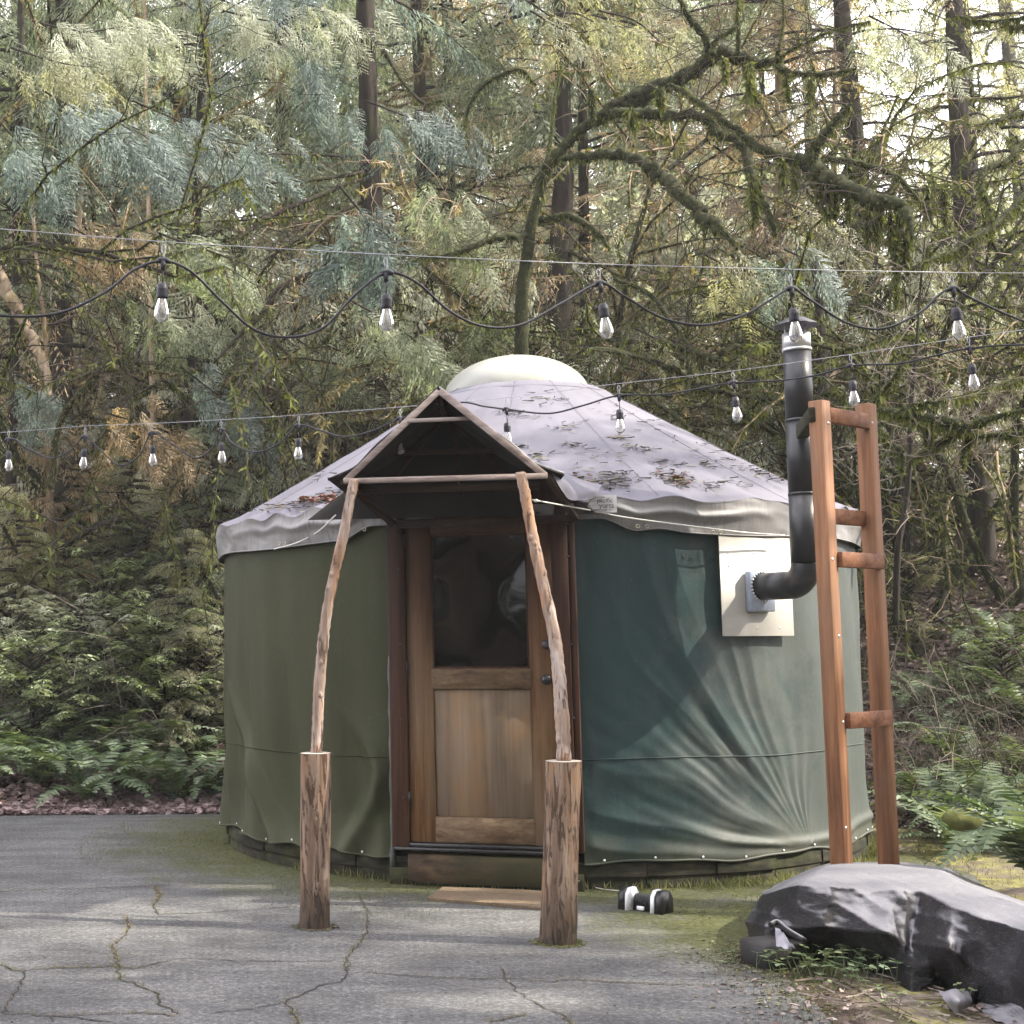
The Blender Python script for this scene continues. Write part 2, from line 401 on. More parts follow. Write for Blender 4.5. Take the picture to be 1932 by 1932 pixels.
# driveway
def drive_poly():
    P = [(-14, -8), (5.2, -8)]
    edge = [(1700, 2150), (1560, 1925), (1490, 1850), (1415, 1800)]
    P += [tuple(atz(*e)[:2]) for e in edge]
    P += [(3.4, 7.4), (4.2, 8.2), (4.6, 9.4)]
    P += [(4.6, 13.1)]
    left = [(430, 1521), (330, 1525), (200, 1527), (100, 1526), (0, 1529), (-200, 1532)]
    P += [tuple(atz(*e)[:2]) for e in left]
    P += [(-14, 13.4)]
    return P
P = drive_poly(); rg = np.random.RandomState(5)
pts = []
for i in range(len(P)):
    a = np.array(P[i]); b = np.array(P[(i + 1) % len(P)]); n = max(1, int(np.linalg.norm(b - a) / .12))
    for k in range(n):
        q = a + (b - a) * k / n
        if k: q = q + rg.uniform(-.02, .02, 2)
        pts.append(q)
me = bpy.data.meshes.new("driveway")
n = len(pts)
import bmesh
bm = bmesh.new()
top = [bm.verts.new((p[0], p[1], .004)) for p in pts]
bm.faces.new(top)
bmesh.ops.triangulate(bm, faces=bm.faces[:])
bot = [bm.verts.new((p[0], p[1], -.03)) for p in pts]
for i in range(n): bm.faces.new((top[i], bot[i], bot[(i + 1) % n], top[(i + 1) % n]))
bmesh.ops.recalc_face_normals(bm, faces=bm.faces[:])
bm.to_mesh(me); bm.free()
o = obj("driveway", me, M['asphalt']); o["kind"] = "structure"
# mossy verge to the right of the driveway and round the pile
def sheet(name, poly, z, mat, step=.25):
    xs = [p[0] for p in poly]; ys = [p[1] for p in poly]
    bm = bmesh.new(); vs = [bm.verts.new((p[0], p[1], z)) for p in poly]; f = bm.faces.new(vs)
    if f.normal.z < 0: f.normal_flip()
    bmesh.ops.triangulate(bm, faces=bm.faces[:]); me = bpy.data.meshes.new(name); bm.to_mesh(me); bm.free()
    return obj(name, me, mat)
gx = np.linspace(2.6, 9.5, 90); gy = np.linspace(4.2, 13.5, 110); X, Y = np.meshgrid(gx, gy)
o = MB().grid(np.stack([X, Y, terrain_z(X, Y) - .002 - .35 * smoothstep(7.6, 9.3, X) - .3*smoothstep(12.3,13.4,Y)], -1)).build("mossy_ground", M['mossy_soil'], smooth=True); o["kind"] = "structure"
# ------------------------------------------------------------------ cracks in the driveway
def C6(p): return [(a * .3429, 1490.4 + .3429 * b) for a, b in p]
def C7(p): return [(552 + a * .4286, 1600.8 + .4286 * b) for a, b in p]
cracks = [C6([(0,960),(80,1000),(150,1000),(250,990),(400,985),(650,980),(740,990),(900,950),(1000,935),(1100,935),(1250,945),(1550,950),(1700,950),(1900,945)]),
 C6([(700,700),(705,760),(690,810),(625,860),(640,920),(655,975),(665,1050),(740,1075),(860,1130),(870,1190),(950,1220),(990,1255)]),
 C6([(150,1000),(135,1040),(100,1100),(50,1170),(30,1240),(100,1240),(300,1250),(500,1245),(700,1235),(880,1240),(990,1255)]),
 C6([(1932,950),(1910,1010),(1870,1060),(1750,1090),(1650,1140),(1580,1170),(1600,1220),(1640,1288),(1650,1400)]),
 C6([(1580,1170),(1400,1210),(1250,1225),(1150,1240)]),
 C6([(-200,570),(0,565),(200,555),(450,550),(800,535),(1000,530),(1200,520),(1400,525)]),
 C6([(850,540),(880,590),(850,640),(870,690),(960,685),(1150,680),(1400,662),(1640,650)]),
 C7([(240,550),(350,552),(570,570),(800,580),(940,580),(1100,592),(1250,585),(1450,597),(1650,605),(1932,610)]),
 C7([(290,200),(300,230),(330,290),(320,380),(240,490),(240,550)]),
 C7([(920,530),(945,585),(1010,650),(1080,690),(1180,740),(1235,773),(1300,860)]),
 C6([(620,1288),(300,1250),(310,1288)]), C7([(850,773),(1000,745),(1060,740)])]
rg = np.random.RandomState(11)
mb = MB(); tuft = MB(); crackpts = []
for ci, c in enumerate(cracks):
    G = np.array([atz(*p)[:2] for p in c]); G = spline(G, 6)
    seg = np.linalg.norm(np.diff(G, axis=0), axis=1); s = np.concatenate([[0], np.cumsum(seg)])
    u = np.arange(0, s[-1], .035); Q = np.stack([np.interp(u, s, G[:, 0]), np.interp(u, s, G[:, 1])], 1)
    if len(Q) < 3: continue
    Q += rg.normal(0, .007, Q.shape)
    T = np.gradient(Q, axis=0); T /= np.linalg.norm(T, axis=1)[:, None] + 1e-9; Nn = np.stack([-T[:, 1], T[:, 0]], 1)
    wd = .0012 + .0030 * rg.rand(len(Q)) + .0022 * np.abs(sn(u * 2, u * 0 + ci, 4)); wd[0] = wd[-1] = .0005
    z = .008
    V = np.stack([np.c_[Q + Nn * wd[:, None], np.full(len(Q), z)], np.c_[Q - Nn * wd[:, None], np.full(len(Q), z)]], 1)
    mb.grid(V)
    dens = .5 + .5 * sn(u * 1.4 + ci * 7, u * 0, 9)
    for i in range(len(Q)):
        if dens[i] > .35: crackpts.append((Q[i], dens[i]))
o = mb.build("crack", plain("crack_dark", (.022, .018, .014), .95)); o["kind"] = "structure"
# generic scatter of small blades / leaves
def scatter(name, tv, tf, pos, yaw, tilt, size, mat, kind="stuff", nrm=None, **kw):
    """many small copies of one little shape joined into one mesh"""
    tv = np.asarray(tv, float); n = len(pos); m = len(tv)
    cy, sy = np.cos(yaw), np.sin(yaw); ct, st = np.cos(tilt), np.sin(tilt)
    x, y, z = tv[:, 0][None], tv[:, 1][None], tv[:, 2][None]
    y2 = y * ct[:, None] - z * st[:, None]; z2 = y * st[:, None] + z * ct[:, None]
    X = (x * cy[:, None] - y2 * sy[:, None]) * size[:, None] + pos[:, 0][:, None]
    Y = (x * sy[:, None] + y2 * cy[:, None]) * size[:, None] + pos[:, 1][:, None]
    Z = z2 * size[:, None] + pos[:, 2][:, None]
    V = np.stack([X, Y, Z], -1).reshape(-1, 3)
    Fs = [(np.asarray(f)[None] + (np.arange(n) * m)[:, None, None]).reshape(-1, len(f[0])) for f in tf]
    me = nmesh(name, V, Fs); o = obj(name, me, mat); 
    if kind: o["kind"] = kind
    for k, v in kw.items(): o[k] = v
    return o
leaf_v = [(-.5, 0, 0), (-.1, -.28, .1), (.25, -.2, .16), (.5, 0, .05), (.25, .2, .18), (-.1, .28, .12), (0, 0, 0)]
leaf_f = [[(0, 1, 6), (1, 2, 6), (2, 3, 6), (3, 4, 6), (4, 5, 6), (5, 0, 6)]]
blade_v = [(-.06, 0, 0), (.06, 0, 0), (.03, .1, .55), (0, .35, 1.0)]
blade_f = [[(0, 1, 2), (0, 2, 3)]]
rg = np.random.RandomState(21)
cp = []
for q, d in crackpts:
    for _ in range(int(3 + 14 * max(0, d - .42) * 1.8)): cp.append([q[0] + rg.normal(0, .012), q[1] + rg.normal(0, .010), .007])
cp = np.array(cp); n = len(cp)
scatter("crack_moss", blade_v, blade_f, cp, rg.uniform(0, 6.28, n), rg.uniform(-.9, .9, n), rg.uniform(.007, .020, n), M['crackmoss'], label="low moss growing in the cracks of the driveway")
def ring_blades(n, r0, r1, th0, th1, rg):
    th = rg.uniform(th0, th1, n); r = r0 + (r1 - r0) * rg.rand(n)**1.7
    x = YC[0] + r * np.sin(th); y = YC[1] - r * np.cos(th)
    return x, y
# moss and short grass round the yurt's foot
P_ = []
for (n, r0, r1, a, b) in ((17000, 2.42, 3.6, -2.0, -.35), (2500, 2.42, 2.7, -.4, .1), (9000, 2.42, 3.2, .05, 1.6)):
    x, y = ring_blades(n, r0, r1, a, b, rg)
    keep = sn(x * 2.6, y * 2.6, 17) + rg.normal(0, .3, n) > .05
    P_.append(np.c_[x, y, np.full(n, .003)][keep])
P_ = np.concatenate(P_); n = len(P_)
scatter("moss_patch", blade_v, blade_f, P_, rg.uniform(0, 6.28, n), rg.uniform(-1.2, 1.2, n), rg.uniform(.006, .022, n), M['mossground'], label="green moss spreading round the foot of the yurt")
x, y = ring_blades(1500, 2.43, 2.62, .2, 1.5, rg); x2, y2 = ring_blades(260, 2.43, 2.52, -.9, .2, rg)
x = np.r_[x, x2]; y = np.r_[y, y2]; n = len(x)
scatter("grass_tufts", blade_v, blade_f, np.c_[x, y, np.zeros(n)], rg.uniform(0, 6.28, n), rg.uniform(-.5, .5, n), rg.uniform(.02, .075, n), M['grass'], label="short pale grass along the mossy platform edge")
E_ = spline([atz(*e)[:2] for e in [(1700, 2150), (1560, 1925), (1490, 1850), (1415, 1800)]] + [(3.4, 7.4)], 30); n = 5200; k_ = rg.randint(0, len(E_), n); sp_ = .05 + .10 * (.5 + .5 * sn(k_ * .25, k_ * 0., 5))
x = E_[k_, 0] + rg.randn(n) * sp_ - .02; y = E_[k_, 1] + rg.randn(n) * sp_
scatter("edge_moss", blade_v, blade_f, np.c_[x, y, np.full(n, .004)], rg.uniform(0, 6.28, n), rg.uniform(-1.2, 1.2, n), rg.uniform(.006, .024, n), M['mossground'], label="moss and grit creeping over the driveway's right edge")
x = E_[k_, 0] + rg.randn(n) * sp_ * 1.6; y = E_[k_, 1] + rg.randn(n) * sp_ * 1.6; x, y = x[:1500], y[:1500]
scatter("edge_litter", leaf_v, leaf_f, np.c_[x, y, np.full(1500, .008)], rg.uniform(0, 6.28, 1500), rg.uniform(-.5, .5, 1500), rg.uniform(.008, .03, 1500), M['needles'], label="dark leaf crumbs along the driveway's right edge")
# moss pad on right ground
n = 26000; x = rg.uniform(2.3, 7.2, n); y = rg.uniform(6.2, 11.6, n)
k = (np.hypot(x - YC[0], y - YC[1]) > 2.45) & (sn(x * 1.9, y * 1.9, 31) + rg.normal(0, .25, n) > -.05) & ((x > 3.2) | (np.hypot(x - 2.8, y - 7.7) < .95 + .3 * sn(x * 3, y * 3, 8)))
x, y = x[k], y[k]; n = len(x)
scatter("ground_moss", blade_v, blade_f, np.c_[x, y, terrain_z(x, y)], rg.uniform(0, 6.28, n), rg.uniform(-1.2, 1.2, n), rg.uniform(.008, .032, n), M['mossground'], label="yellow green moss carpet right of the yurt")
# fallen leaves: left band behind the driveway, right bank, and behind
def leaves(name, n, fx, mat, s0, s1, label, seed):
    rg = np.random.RandomState(seed); x, y = fx(n, rg); n = len(x)
    return scatter(name, leaf_v, leaf_f, np.c_[x, y, terrain_z(x, y) + rg.uniform(0, .03, n)], rg.uniform(0, 6.28, n), rg.uniform(-1.0, 1.0, n), rg.uniform(s0, s1, n), mat, label=label)
for (bx, by, lb_) in ((595, 1757, "left"), (1060, 1787, "right")):
    c_ = atz(bx, by, 0); n = 420; a_ = rg.uniform(0, 6.28, n); r_ = .085 + .05 * rg.rand(n)**2 + (.012 if lb_ == "right" else 0)
    scatter("post_foot_debris", leaf_v, leaf_f, np.c_[c_[0] + r_ * np.cos(a_), c_[1] + .085 + r_ * np.sin(a_), np.full(n, .008)], rg.uniform(0, 6.28, n), rg.uniform(-.6, .6, n), rg.uniform(.006, .020, n), M['needles'] if lb_ == "left" else M['mossground'], label="dirt and moss gathered round the foot of the " + lb_ + " log post")
leaves("leaf_litter", 19000, lambda n, r: (r.uniform(-4.8, 3.5, n), 13.15 + 2.6 * r.rand(n)**1.5), M['litter'], .05, .13, "mauve brown fallen leaves banked along the far driveway edge", 41)
leaves("leaf_litter", 21000, lambda n, r: (lambda x, y: (x[(x > 5.2) | (y > 12.5)], y[(x > 5.2) | (y > 12.5)]))(r.uniform(4.4, 13.5, n), r.uniform(7.0, 21, n)), M['litter2'], .05, .13, "brown fallen leaves on the bank right of the yurt", 42)
leaves("leaf_litter", 9000, lambda n, r: (r.uniform(-9, 18, n), r.uniform(16, 30, n)), M['litter'], .08, .16, "brown fallen leaves on the forest floor behind the yurt", 43)
leaves("scattered_leaves", 900, lambda n, r: (r.uniform(1.9, 5.2, n), r.uniform(5.0, 6.6, n)), M['litter2'], .02, .05, "small pale leaf scraps on the soil in front of the tarp", 44)
leaves("driveway_debris", 1500, lambda n, r: (lambda x, y: (x[x < 2.2], y[x < 2.2]))(r.uniform(-2.4, 3.2, n), r.uniform(5.2, 12.9, n)), M['needles'], .005, .016, "tiny twig and leaf scraps strewn on the driveway", 45)
n = 1300; rgx = np.random.RandomState(8); x = rgx.uniform(2.3, 4.6, n); y = rgx.uniform(4.9, 6.6, n); k = (x > 2.2 + (6.6 - y) * .35); x, y = x[k], y[k]
scatter("ground_twigs", [(-.5, 0, 0), (.5, .1, .02), (.5, .12, .06), (-.5, .02, .05)], [[(0, 1, 2, 3)]], np.c_[x, y, np.full(len(x), .01)], rgx.uniform(0, 6.28, len(x)), rgx.uniform(-.3, .3, len(x)), rgx.uniform(.05, .16, len(x)), M['twig'], label="dead twigs and bark bits on the soil by the tarp")

# ================================================================== YURT
ZB = 0.165                      # lower edge of the fabric wall
M['fab_l'] = None
def fabric(name, c, dirt, rough=.5, spec=.4, weave=900, sun_dust=False):
    m, t, b = nodes(name)
    v = coords(t); f = noise(t, v, 1.6, 6, .6, .3); g = noise(t, coords(t, (1, 1, .12)), 9, 5, .7)
    out = mixc(t, rng01(t, f, .35, .7, 0, .55), c, tuple(x * .72 for x in c))
    out = mixc(t, rng01(t, g, .5, .75, 0, .45), out, dirt)
    # dirt splash and algae along the foot
    co = N(t, "ShaderNodeTexCoord"); sx = N(t, "ShaderNodeSeparateXYZ"); L(t, co.outputs["Object"], sx.inputs[0])
    h = N(t, "ShaderNodeMath", operation='MULTIPLY_ADD'); L(t, noise(t, v, 3, 6, .7), h.inputs[0]); h.inputs[1].default_value = -.55; L(t, sx.outputs["Z"], h.inputs[2])
    out = mixc(t, rng01(t, h.outputs[0], -.12, .12, .7, 0), out, (.07, .072, .045))
    sp = noise(t, v, 55, 3, .5)
    if sun_dust:  # dust, with sunlit paleness painted in towards the right
        hx = N(t, 'ShaderNodeMath', operation='MULTIPLY_ADD'); L(t, noise(t, v, 2.4, 7, .7, .4), hx.inputs[0]); hx.inputs[1].default_value = 1.6; L(t, rng01(t, sx.outputs['X'], -.2, 1.9, -1.0, 0.05), hx.inputs[2])
        out = mixc(t, rng01(t, hx.outputs[0], .1, .6, 0, .5), out, (.12, .118, .106))
    out = mixc(t, rng01(t, sp, .70, .74, 0, .25), out, (.22, .22, .20))
    L(t, out, b.inputs["Base Color"]); b.inputs["Roughness"].default_value = rough; b.inputs["Specular IOR Level"].default_value = spec
    bump(t, b, mixc(t, .12, noise(t, v, 7, 6, .6, .5), noise(t, v, weave, 1)), .35, .012)
    return m
M['fab_l'] = fabric("green_vinyl_shade_tint", (.040, .044, .021), (.055, .057, .033), rough=.62, spec=.14)  # one green cover all round; this side's shade painted in as olive
M['fab_r'] = fabric("green_vinyl_sky_tint", (.022, .047, .047), (.05, .06, .056), rough=.52, spec=.24, sun_dust=True)  # same green cover; reflected sky painted in as a blue tint
def roofmat():
    m, t, b = nodes("roof_fabric")
    v = coords(t); f = noise(t, v, 1.3, 6, .6); g = noise(t, v, 14, 6, .75)
    c = ramp(t, [(.3, (.112, .108, .130)), (.6, (.15, .145, .173))]); L(t, f, c.inputs["Fac"])
    out = mixc(t, rng01(t, g, .57, .72, 0, .5), c.outputs["Color"], (.10, .095, .085))
    L(t, out, b.inputs["Base Color"]); b.inputs["Roughness"].default_value = .75; b.inputs["Specular IOR Level"].default_value = .25
    bump(t, b, mixc(t, .3, f, g), .3, .01); return m
M['roof'] = roofmat()
def valmat():
    m, t, b = nodes("valance_fabric")
    v = coords(t); f = noise(t, v, 2.3, 6, .6); st = noise(t, coords(t, (1, 1, .05)), 34, 5, .7)
    c = ramp(t, [(.3, (.13, .125, .12)), (.65, (.21, .205, .205))]); L(t, f, c.inputs["Fac"])
    k = N(t, "ShaderNodeMath", operation='MULTIPLY'); L(t, rng01(t, st, .48, .68), k.inputs[0]); L(t, rng01(t, f, .35, .6), k.inputs[1])
    out = mixc(t, mixc(t, .75, 0.0, k.outputs[0]), c.outputs["Color"], (.05, .047, .033))
    L(t, out, b.inputs["Base Color"]); b.inputs["Roughness"].default_value = .5
    bump(t, b, f, .2, .01); return m
M['valance'] = valmat()
M['dome'] = pmat("dome_acrylic", [(.35, (.24, .24, .21)), (.65, (.30, .30, .265))], 2.5, rough=.35, bmp=.05, spec=.5, spot=(.35, .36, .26), spot_scale=8, spot_range=(.6, .75))
M['w_door'] = wood("door_wood", (.080, .037, .015), (.165, .085, .035), (.235, .140, .065), 'Z', 8, blotch=(.165, .120, .080), awn_shade=(.30, .20, .14))
M['w_rail'] = wood("door_rail_wood", (.085, .050, .028), (.160, .105, .060), (.220, .155, .095), 'X', 8, awn_shade=(.30, .20, .14))
M['w_panel'] = wood("plywood_panel", (.13, .095, .065), (.19, .14, .095), (.24, .185, .135), 'Z', 3.5, rough=.65, blotch=(.23, .13, .06), bs=3.4)
M['w_frame'] = wood("door_frame_wood", (.027, .011, .006), (.063, .027, .015), (.096, .048, .030), 'Z', 8, awn_shade=(.5, .4, .35))
M['w_dark'] = wood("dark_board", (.018, .013, .007), (.054, .033, .018), (.102, .066, .036), 'X', 6, blotch=(.030, .036, .012))
M['w_plat'] = pmat("mossy_platform_board", [(.3, (.006, .007, .004)), (.5, (.017, .017, .009)), (.72, (.05, .04, .025))], 9, (1, 1, 3), .95, .7, .01, spot=(.04, .046, .014), spot_scale=4, spot_range=(.52, .66))
M['w_red'] = wood("redwood_stain", (.10, .045, .022), (.23, .105, .050), (.34, .175, .095), 'Z', 7, blotch=(.17, .10, .06), bs=2.4, bmp=.6)
M['w_redx'] = wood("redwood_rung", (.096, .036, .018), (.192, .078, .036), (.264, .132, .072), 'X', 7)
M['w_awn'] = wood("awning_frame_wood", (.13, .10, .09), (.27, .215, .195), (.38, .33, .31), 'X', 9)
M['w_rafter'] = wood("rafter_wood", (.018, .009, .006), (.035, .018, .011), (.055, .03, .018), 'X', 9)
def logmat(name, c0, c1, c2, dark, ds, thr, warm, base=False):
    m, t, b = nodes(name)
    f = noise(t, coords(t, (1, 1, .07)), 22, 7, .65, .5); w_ = noise(t, coords(t, (1, 1, .5)), 5, 4, .6); dk_ = noise(t, coords(t, (1, 1, .16)), ds, 6, .7, .8)
    c = ramp(t, [(.33, c0), (.5, c1), (.68, c2)]); L(t, f, c.inputs["Fac"])
    out = mixc(t, rng01(t, w_, .48, .62, 0, .65), c.outputs["Color"], warm)
    out = mixc(t, rng01(t, dk_, thr, thr + .035, 0, .85), out, dark)
    if base:
        co = N(t, 'ShaderNodeTexCoord'); sz_ = N(t, 'ShaderNodeSeparateXYZ'); L(t, co.outputs['Object'], sz_.inputs[0]); ad = N(t, 'ShaderNodeMath', operation='MULTIPLY_ADD'); L(t, noise(t, coords(t, (1, 1, .3)), 9, 4, .6), ad.inputs[0]); ad.inputs[1].default_value = -.5; L(t, sz_.outputs['Z'], ad.inputs[2])
        out = mixc(t, rng01(t, ad.outputs[0], -.22, .04, .85, 0), out, (.035, .030, .024))
    L(t, out, b.inputs["Base Color"]); b.inputs["Roughness"].default_value = .85; b.inputs["Specular IOR Level"].default_value = .2
    k = N(t, "ShaderNodeMath", operation='SUBTRACT'); L(t, f, k.inputs[0]); L(t, rng01(t, dk_, thr - .02, thr + .05, 0, .8), k.inputs[1])
    bump(t, b, k.outputs[0], 1.0, .006); return m
M['log'] = logmat("peeled_log", (.10, .065, .045), (.20, .135, .095), (.31, .24, .19), (.055, .034, .024), 34, .54, (.24, .13, .065), True)
M['pole'] = logmat("peeled_pole", (.15, .10, .075), (.28, .21, .17), (.40, .35, .33), (.10, .055, .038), 30, .57, (.30, .16, .08))
M['endgrain'] = pmat("log_end_grain", [(.3, (.294, .245, .196)), (.7, (.434, .392, .350))], 16, rough=.8)
M['black_metal'] = pmat("black_stove_metal", [(.3, (.010, .010, .012)), (.7, (.027, .029, .033))], 5, rough=.38, bmp=.06, spec=.5, spot=(.066, .054, .051), spot_scale=6, spot_range=(.56, .74))
M['galv'] = pmat("galvanised_steel", [(.3, (.42, .43, .44)), (.7, (.62, .63, .64))], 20, rough=.38, metal=.75, bmp=.03)
M['plate'] = pmat("white_sheet_metal", [(.3, (.281, .270, .240)), (.7, (.347, .337, .306))], 3, rough=.45, bmp=.04, spot=(.214, .194, .153), spot_scale=11, spot_range=(.62, .72))
M['blk'] = plain("black_hardware", (.012, .012, .013), .35, 0, .5)
M['rubber'] = plain("black_rubber", (.02, .019, .026), .5)
M['rope'] = plain("white_rope", (.62, .60, .55), .85)
M['steelwire'] = plain("steel_wire", (.38, .38, .42), .4, .6)
M['brass'] = plain("grommet_metal", (.30, .28, .22), .4, .8)
M['white'] = plain("white_plastic", (.72, .72, .74), .45)
M['mat'] = pmat("coir_mat", [(.3, (.090, .060, .036)), (.7, (.216, .162, .108))], 120, rough=1, bmp=.9, bdist=.006, spot=(.072, .060, .030), spot_scale=6, spot_range=(.55, .7))
M['darkin'] = plain("dark_interior", (.012, .010, .009), .9)
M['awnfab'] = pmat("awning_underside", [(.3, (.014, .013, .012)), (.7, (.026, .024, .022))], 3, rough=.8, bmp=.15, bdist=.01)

yurt = thing("yurt", (YC[0], YC[1], 0), "round green canvas yurt with pale grey roof, wooden door and domed top", "yurt")
TD = -math.radians(17.2)        # direction the door faces
def nrm(th): return np.array([math.sin(th), -math.cos(th), 0.])
def tan_(th): return np.array([math.cos(th), math.sin(th), 0.])
DN, DT = nrm(TD), tan_(TD)
DO = np.array([YC[0], YC[1], 0]) + DN * (YR - .02)
def dpx(px, py, off=0.0):
    p = plane(px, py, DO + DN * off, DN); return float((p - DO) @ DT), float(p[2])
def DP(u, z, off=0.0): return DO + DT * u + DN * off + np.array([0, 0, z])
MD = np.stack([DT, -DN, [0, 0, 1]], 1)      # local x across, y inward, z up
uL = dpx(734, 1300)[0]; uR = dpx(1094, 1300)[0]
thL = cyl(736, 1300)[0]; thR = cyl(1092, 1300)[0]

# --- fabric wall, left and right of the door
def foldL(s, z, th):
    b = 1 - (z - ZB) / 2.1
    a = .007 + .030 * b**2
    d = a * np.sin(s * 9 + 1.2 * np.sin(z * 1.5 + s) + 2.2 * b * b) + .007 * np.sin(s * 21 + z * 2.4) * (.3 + b)
    d += .010 * sn(s * 2, z * 1.5, 51)
    # draped swags low down
    for (s0, z0, k, am) in ((-2.35, .12, 1.0, .05), (-1.75, .10, -.9, .035), (-1.15, .16, .8, .035), (-.75, .12, -1.1, .02)):
        q = (s - s0) * 1.0 + k * (z - z0) * .55 + .25 * k * (z - z0)**2
        d += 2.3 * am * np.exp(-(q / .085)**2) * np.clip(1.15 - (z - ZB) / .95, 0, 1)
    return d
CX_ = cyl(1490, 1585); c_s, c_z = CX_[0] * YR + .22, CX_[1] - .06
def foldR(s, z, th):
    dx, dz = s - c_s, z - c_z + .02
    r = np.hypot(dx, dz) + 1e-4; ph = np.arctan2(dz, -dx)       # 0 = to the left along the foot, pi/2 = straight up
    ph = ph - .13 * (r - .7) * smoothstep(-.1, .5, ph) + .03 * sn(s * 2, z * 2, 77)
    amp = .019 * smoothstep(.10, .7, r) * (.55 + .45 * smoothstep(2.6, 1.2, r)) * smoothstep(1.25, .75, ph) * (.6 + .6 * sn(ph * 7, r * 1.6, 78))
    f = np.abs(((ph * 7.2 + .5 * sn(s * 1.1, z * 1.1, 12) + .9 * np.sin(ph * 5 + 1)) % 1.0) - .5) * 2
    d = amp * (f**1.5 * 1.6 - .7)
    up = smoothstep(.85, 1.2, ph) * smoothstep(1.9, 1.4, ph) * np.exp(-(r / .9)**2); d = d + .007 * up * np.sin(ph * 30 + sn(s * 4, z * 4, 79))
    d = d + .012 * smoothstep(.2, .8, ph) * smoothstep(1.3, .8, ph) * np.sin(ph * 16 + 1.0) * smoothstep(.3, 1.0, r)
    f2 = np.sin(ph * 88 + r * 3 + 1.5 * sn(s * 3, z * 3, 61)); d = d + amp * .22 * f2 * (.5 + .5 * sn(s * 4, z * 4, 62))
    d = d + .008 * sn(s * 1.8, z * 1.8, 33) + .0022 * sn(s * 9, z * 7, 35)
    q = (s - c_s - .30) ; d = d + .012 * np.sin(q * 9 + z * 2.3) * smoothstep(c_s - .6, c_s + .2, s)
    d = d + .02 * np.exp(-((z - ZB - .09 - .03 * np.sin(s * 3)) / .03)**2) * smoothstep(.6, 1.6, s)
    return d
def wall_pt(th, z, fn, extra=0):
    s = th * YR
    flare = 0.012 * np.clip(1 - (z - ZB) / .25, 0, 1)
    edge = np.minimum(smoothstep(0, .10, np.abs(s - thL * YR)), smoothstep(0, .08, np.abs(s - thR * YR)))
    d = fn(s, z, th) * edge * np.clip((2.3 - z) / .25, 0, 1)
    r = YR + d + flare + extra
    return np.stack([YC[0] + r * np.sin(th), YC[1] - r * np.cos(th), z + 0 * th], -1)
def hemz(th, side):
    s = th * YR
    return ZB + .012 * np.sin(s * 5.5) + (.015 * np.sin(s * 13)) * (.5 if side < 0 else .3)
ZT = 2.36
for (a, b, n, fn, mt, nm, lb, side) in ((-2.4, thL, 420, foldL, 'fab_l', 'fabric_wall', 'green fabric wall left of the door, shade tint painted in, soft drapes', -1),
                               (thR, 2.9, 620, foldR, 'fab_r', 'fabric_wall', 'green fabric wall right of the door, sky tint painted in, raking folds', 1)):
    th = np.linspace(a, b, n)[:, None]; q = np.linspace(0, 1, 190)[None]
    zz = hemz(th, side) * (1 - q) + ZT * q
    V = wall_pt(th + 0 * q, zz, fn)
    wallo = MB().grid(V[::1]).build(nm, M[mt], yurt, True, lb)
    # sewn seam and bottom hem
    th1 = np.linspace(a, b, 220)
    def lev(z0):
        z = np.full_like(th1, z0) + .006 * np.sin(th1 * 9)
        return wall_pt(th1, z, fn, .004)
    MB().tube(lev(.80 if side > 0 else .79), .0035, 4, False).build("seam", M[mt], wallo, True)
    z = hemz(th1, side) + .004
    MB().tube(wall_pt(th1, z, fn, .002), .008, 6, False).build("hem", M[mt], wallo, True)
    sb = MB()
    for t_ in np.arange(a + .05, b, .13):
        p = wall_pt(np.array([t_]), np.array([hemz(t_, side) + .022]), fn, .004)[0]
        if p[1] > YC[1] + .4: continue
        o_ = MB().lathe([(0, .006), (.005, .005), (.008, 0)], (0, 0, 0), 8, np.stack([tan_(t_), [0, 0, 1], nrm(t_)], 1))
        o_.build("snap", M['white'], wallo); bpy.context.scene.collection.objects[-1]
        sno = col.objects[-1]; sno.data.transform(Matrix.Translation(Vector(p) )); 
# dark drainpipe-like edge cover beside the left jamb
pl = [wall_pt(np.array([thL + .006]), np.array([z]), foldL, .02)[0] for z in np.linspace(.1, 1.45, 20)]
MB().tube(pl, .016 + .004 * np.sin(np.arange(20) * 1.9), 8).build("edge_strap", plain("grey_vinyl_edge", (.075, .08, .075), .5), yurt, True)

# --- platform
gap = MB(); nseg = 0
for k in range(-13, 16):
    t0, t1 = k * .195 - .096, k * .195 + .096
    for lv, (z0, z1, rr) in enumerate(((-.02, .075, YR - .02), (.08, .163, YR - .005))):
        th = np.linspace(t0, t1, 5); b_ = MB()
        ro = rr + (.006 * math.sin(k * 3.1 + lv)); ri = ro - .04
        ring = np.array([[yp(t, ro, z0), yp(t, ro, z1), yp(t, ri, z1), yp(t, ri, z0)] for t in th])
        b_.grid(np.concatenate([ring, ring[:, :1]], 1)).add(ring[0], [[0, 1, 2, 3]]).add(ring[-1], [[3, 2, 1, 0]])
        b_.build("platform_board", M['w_plat'], yurt)
MB().lathe([(YR - .06, -.05), (YR - .06, .15), (0, .15)], (YC[0], YC[1], 0), 64).build("platform_core", M['darkin'], yurt)

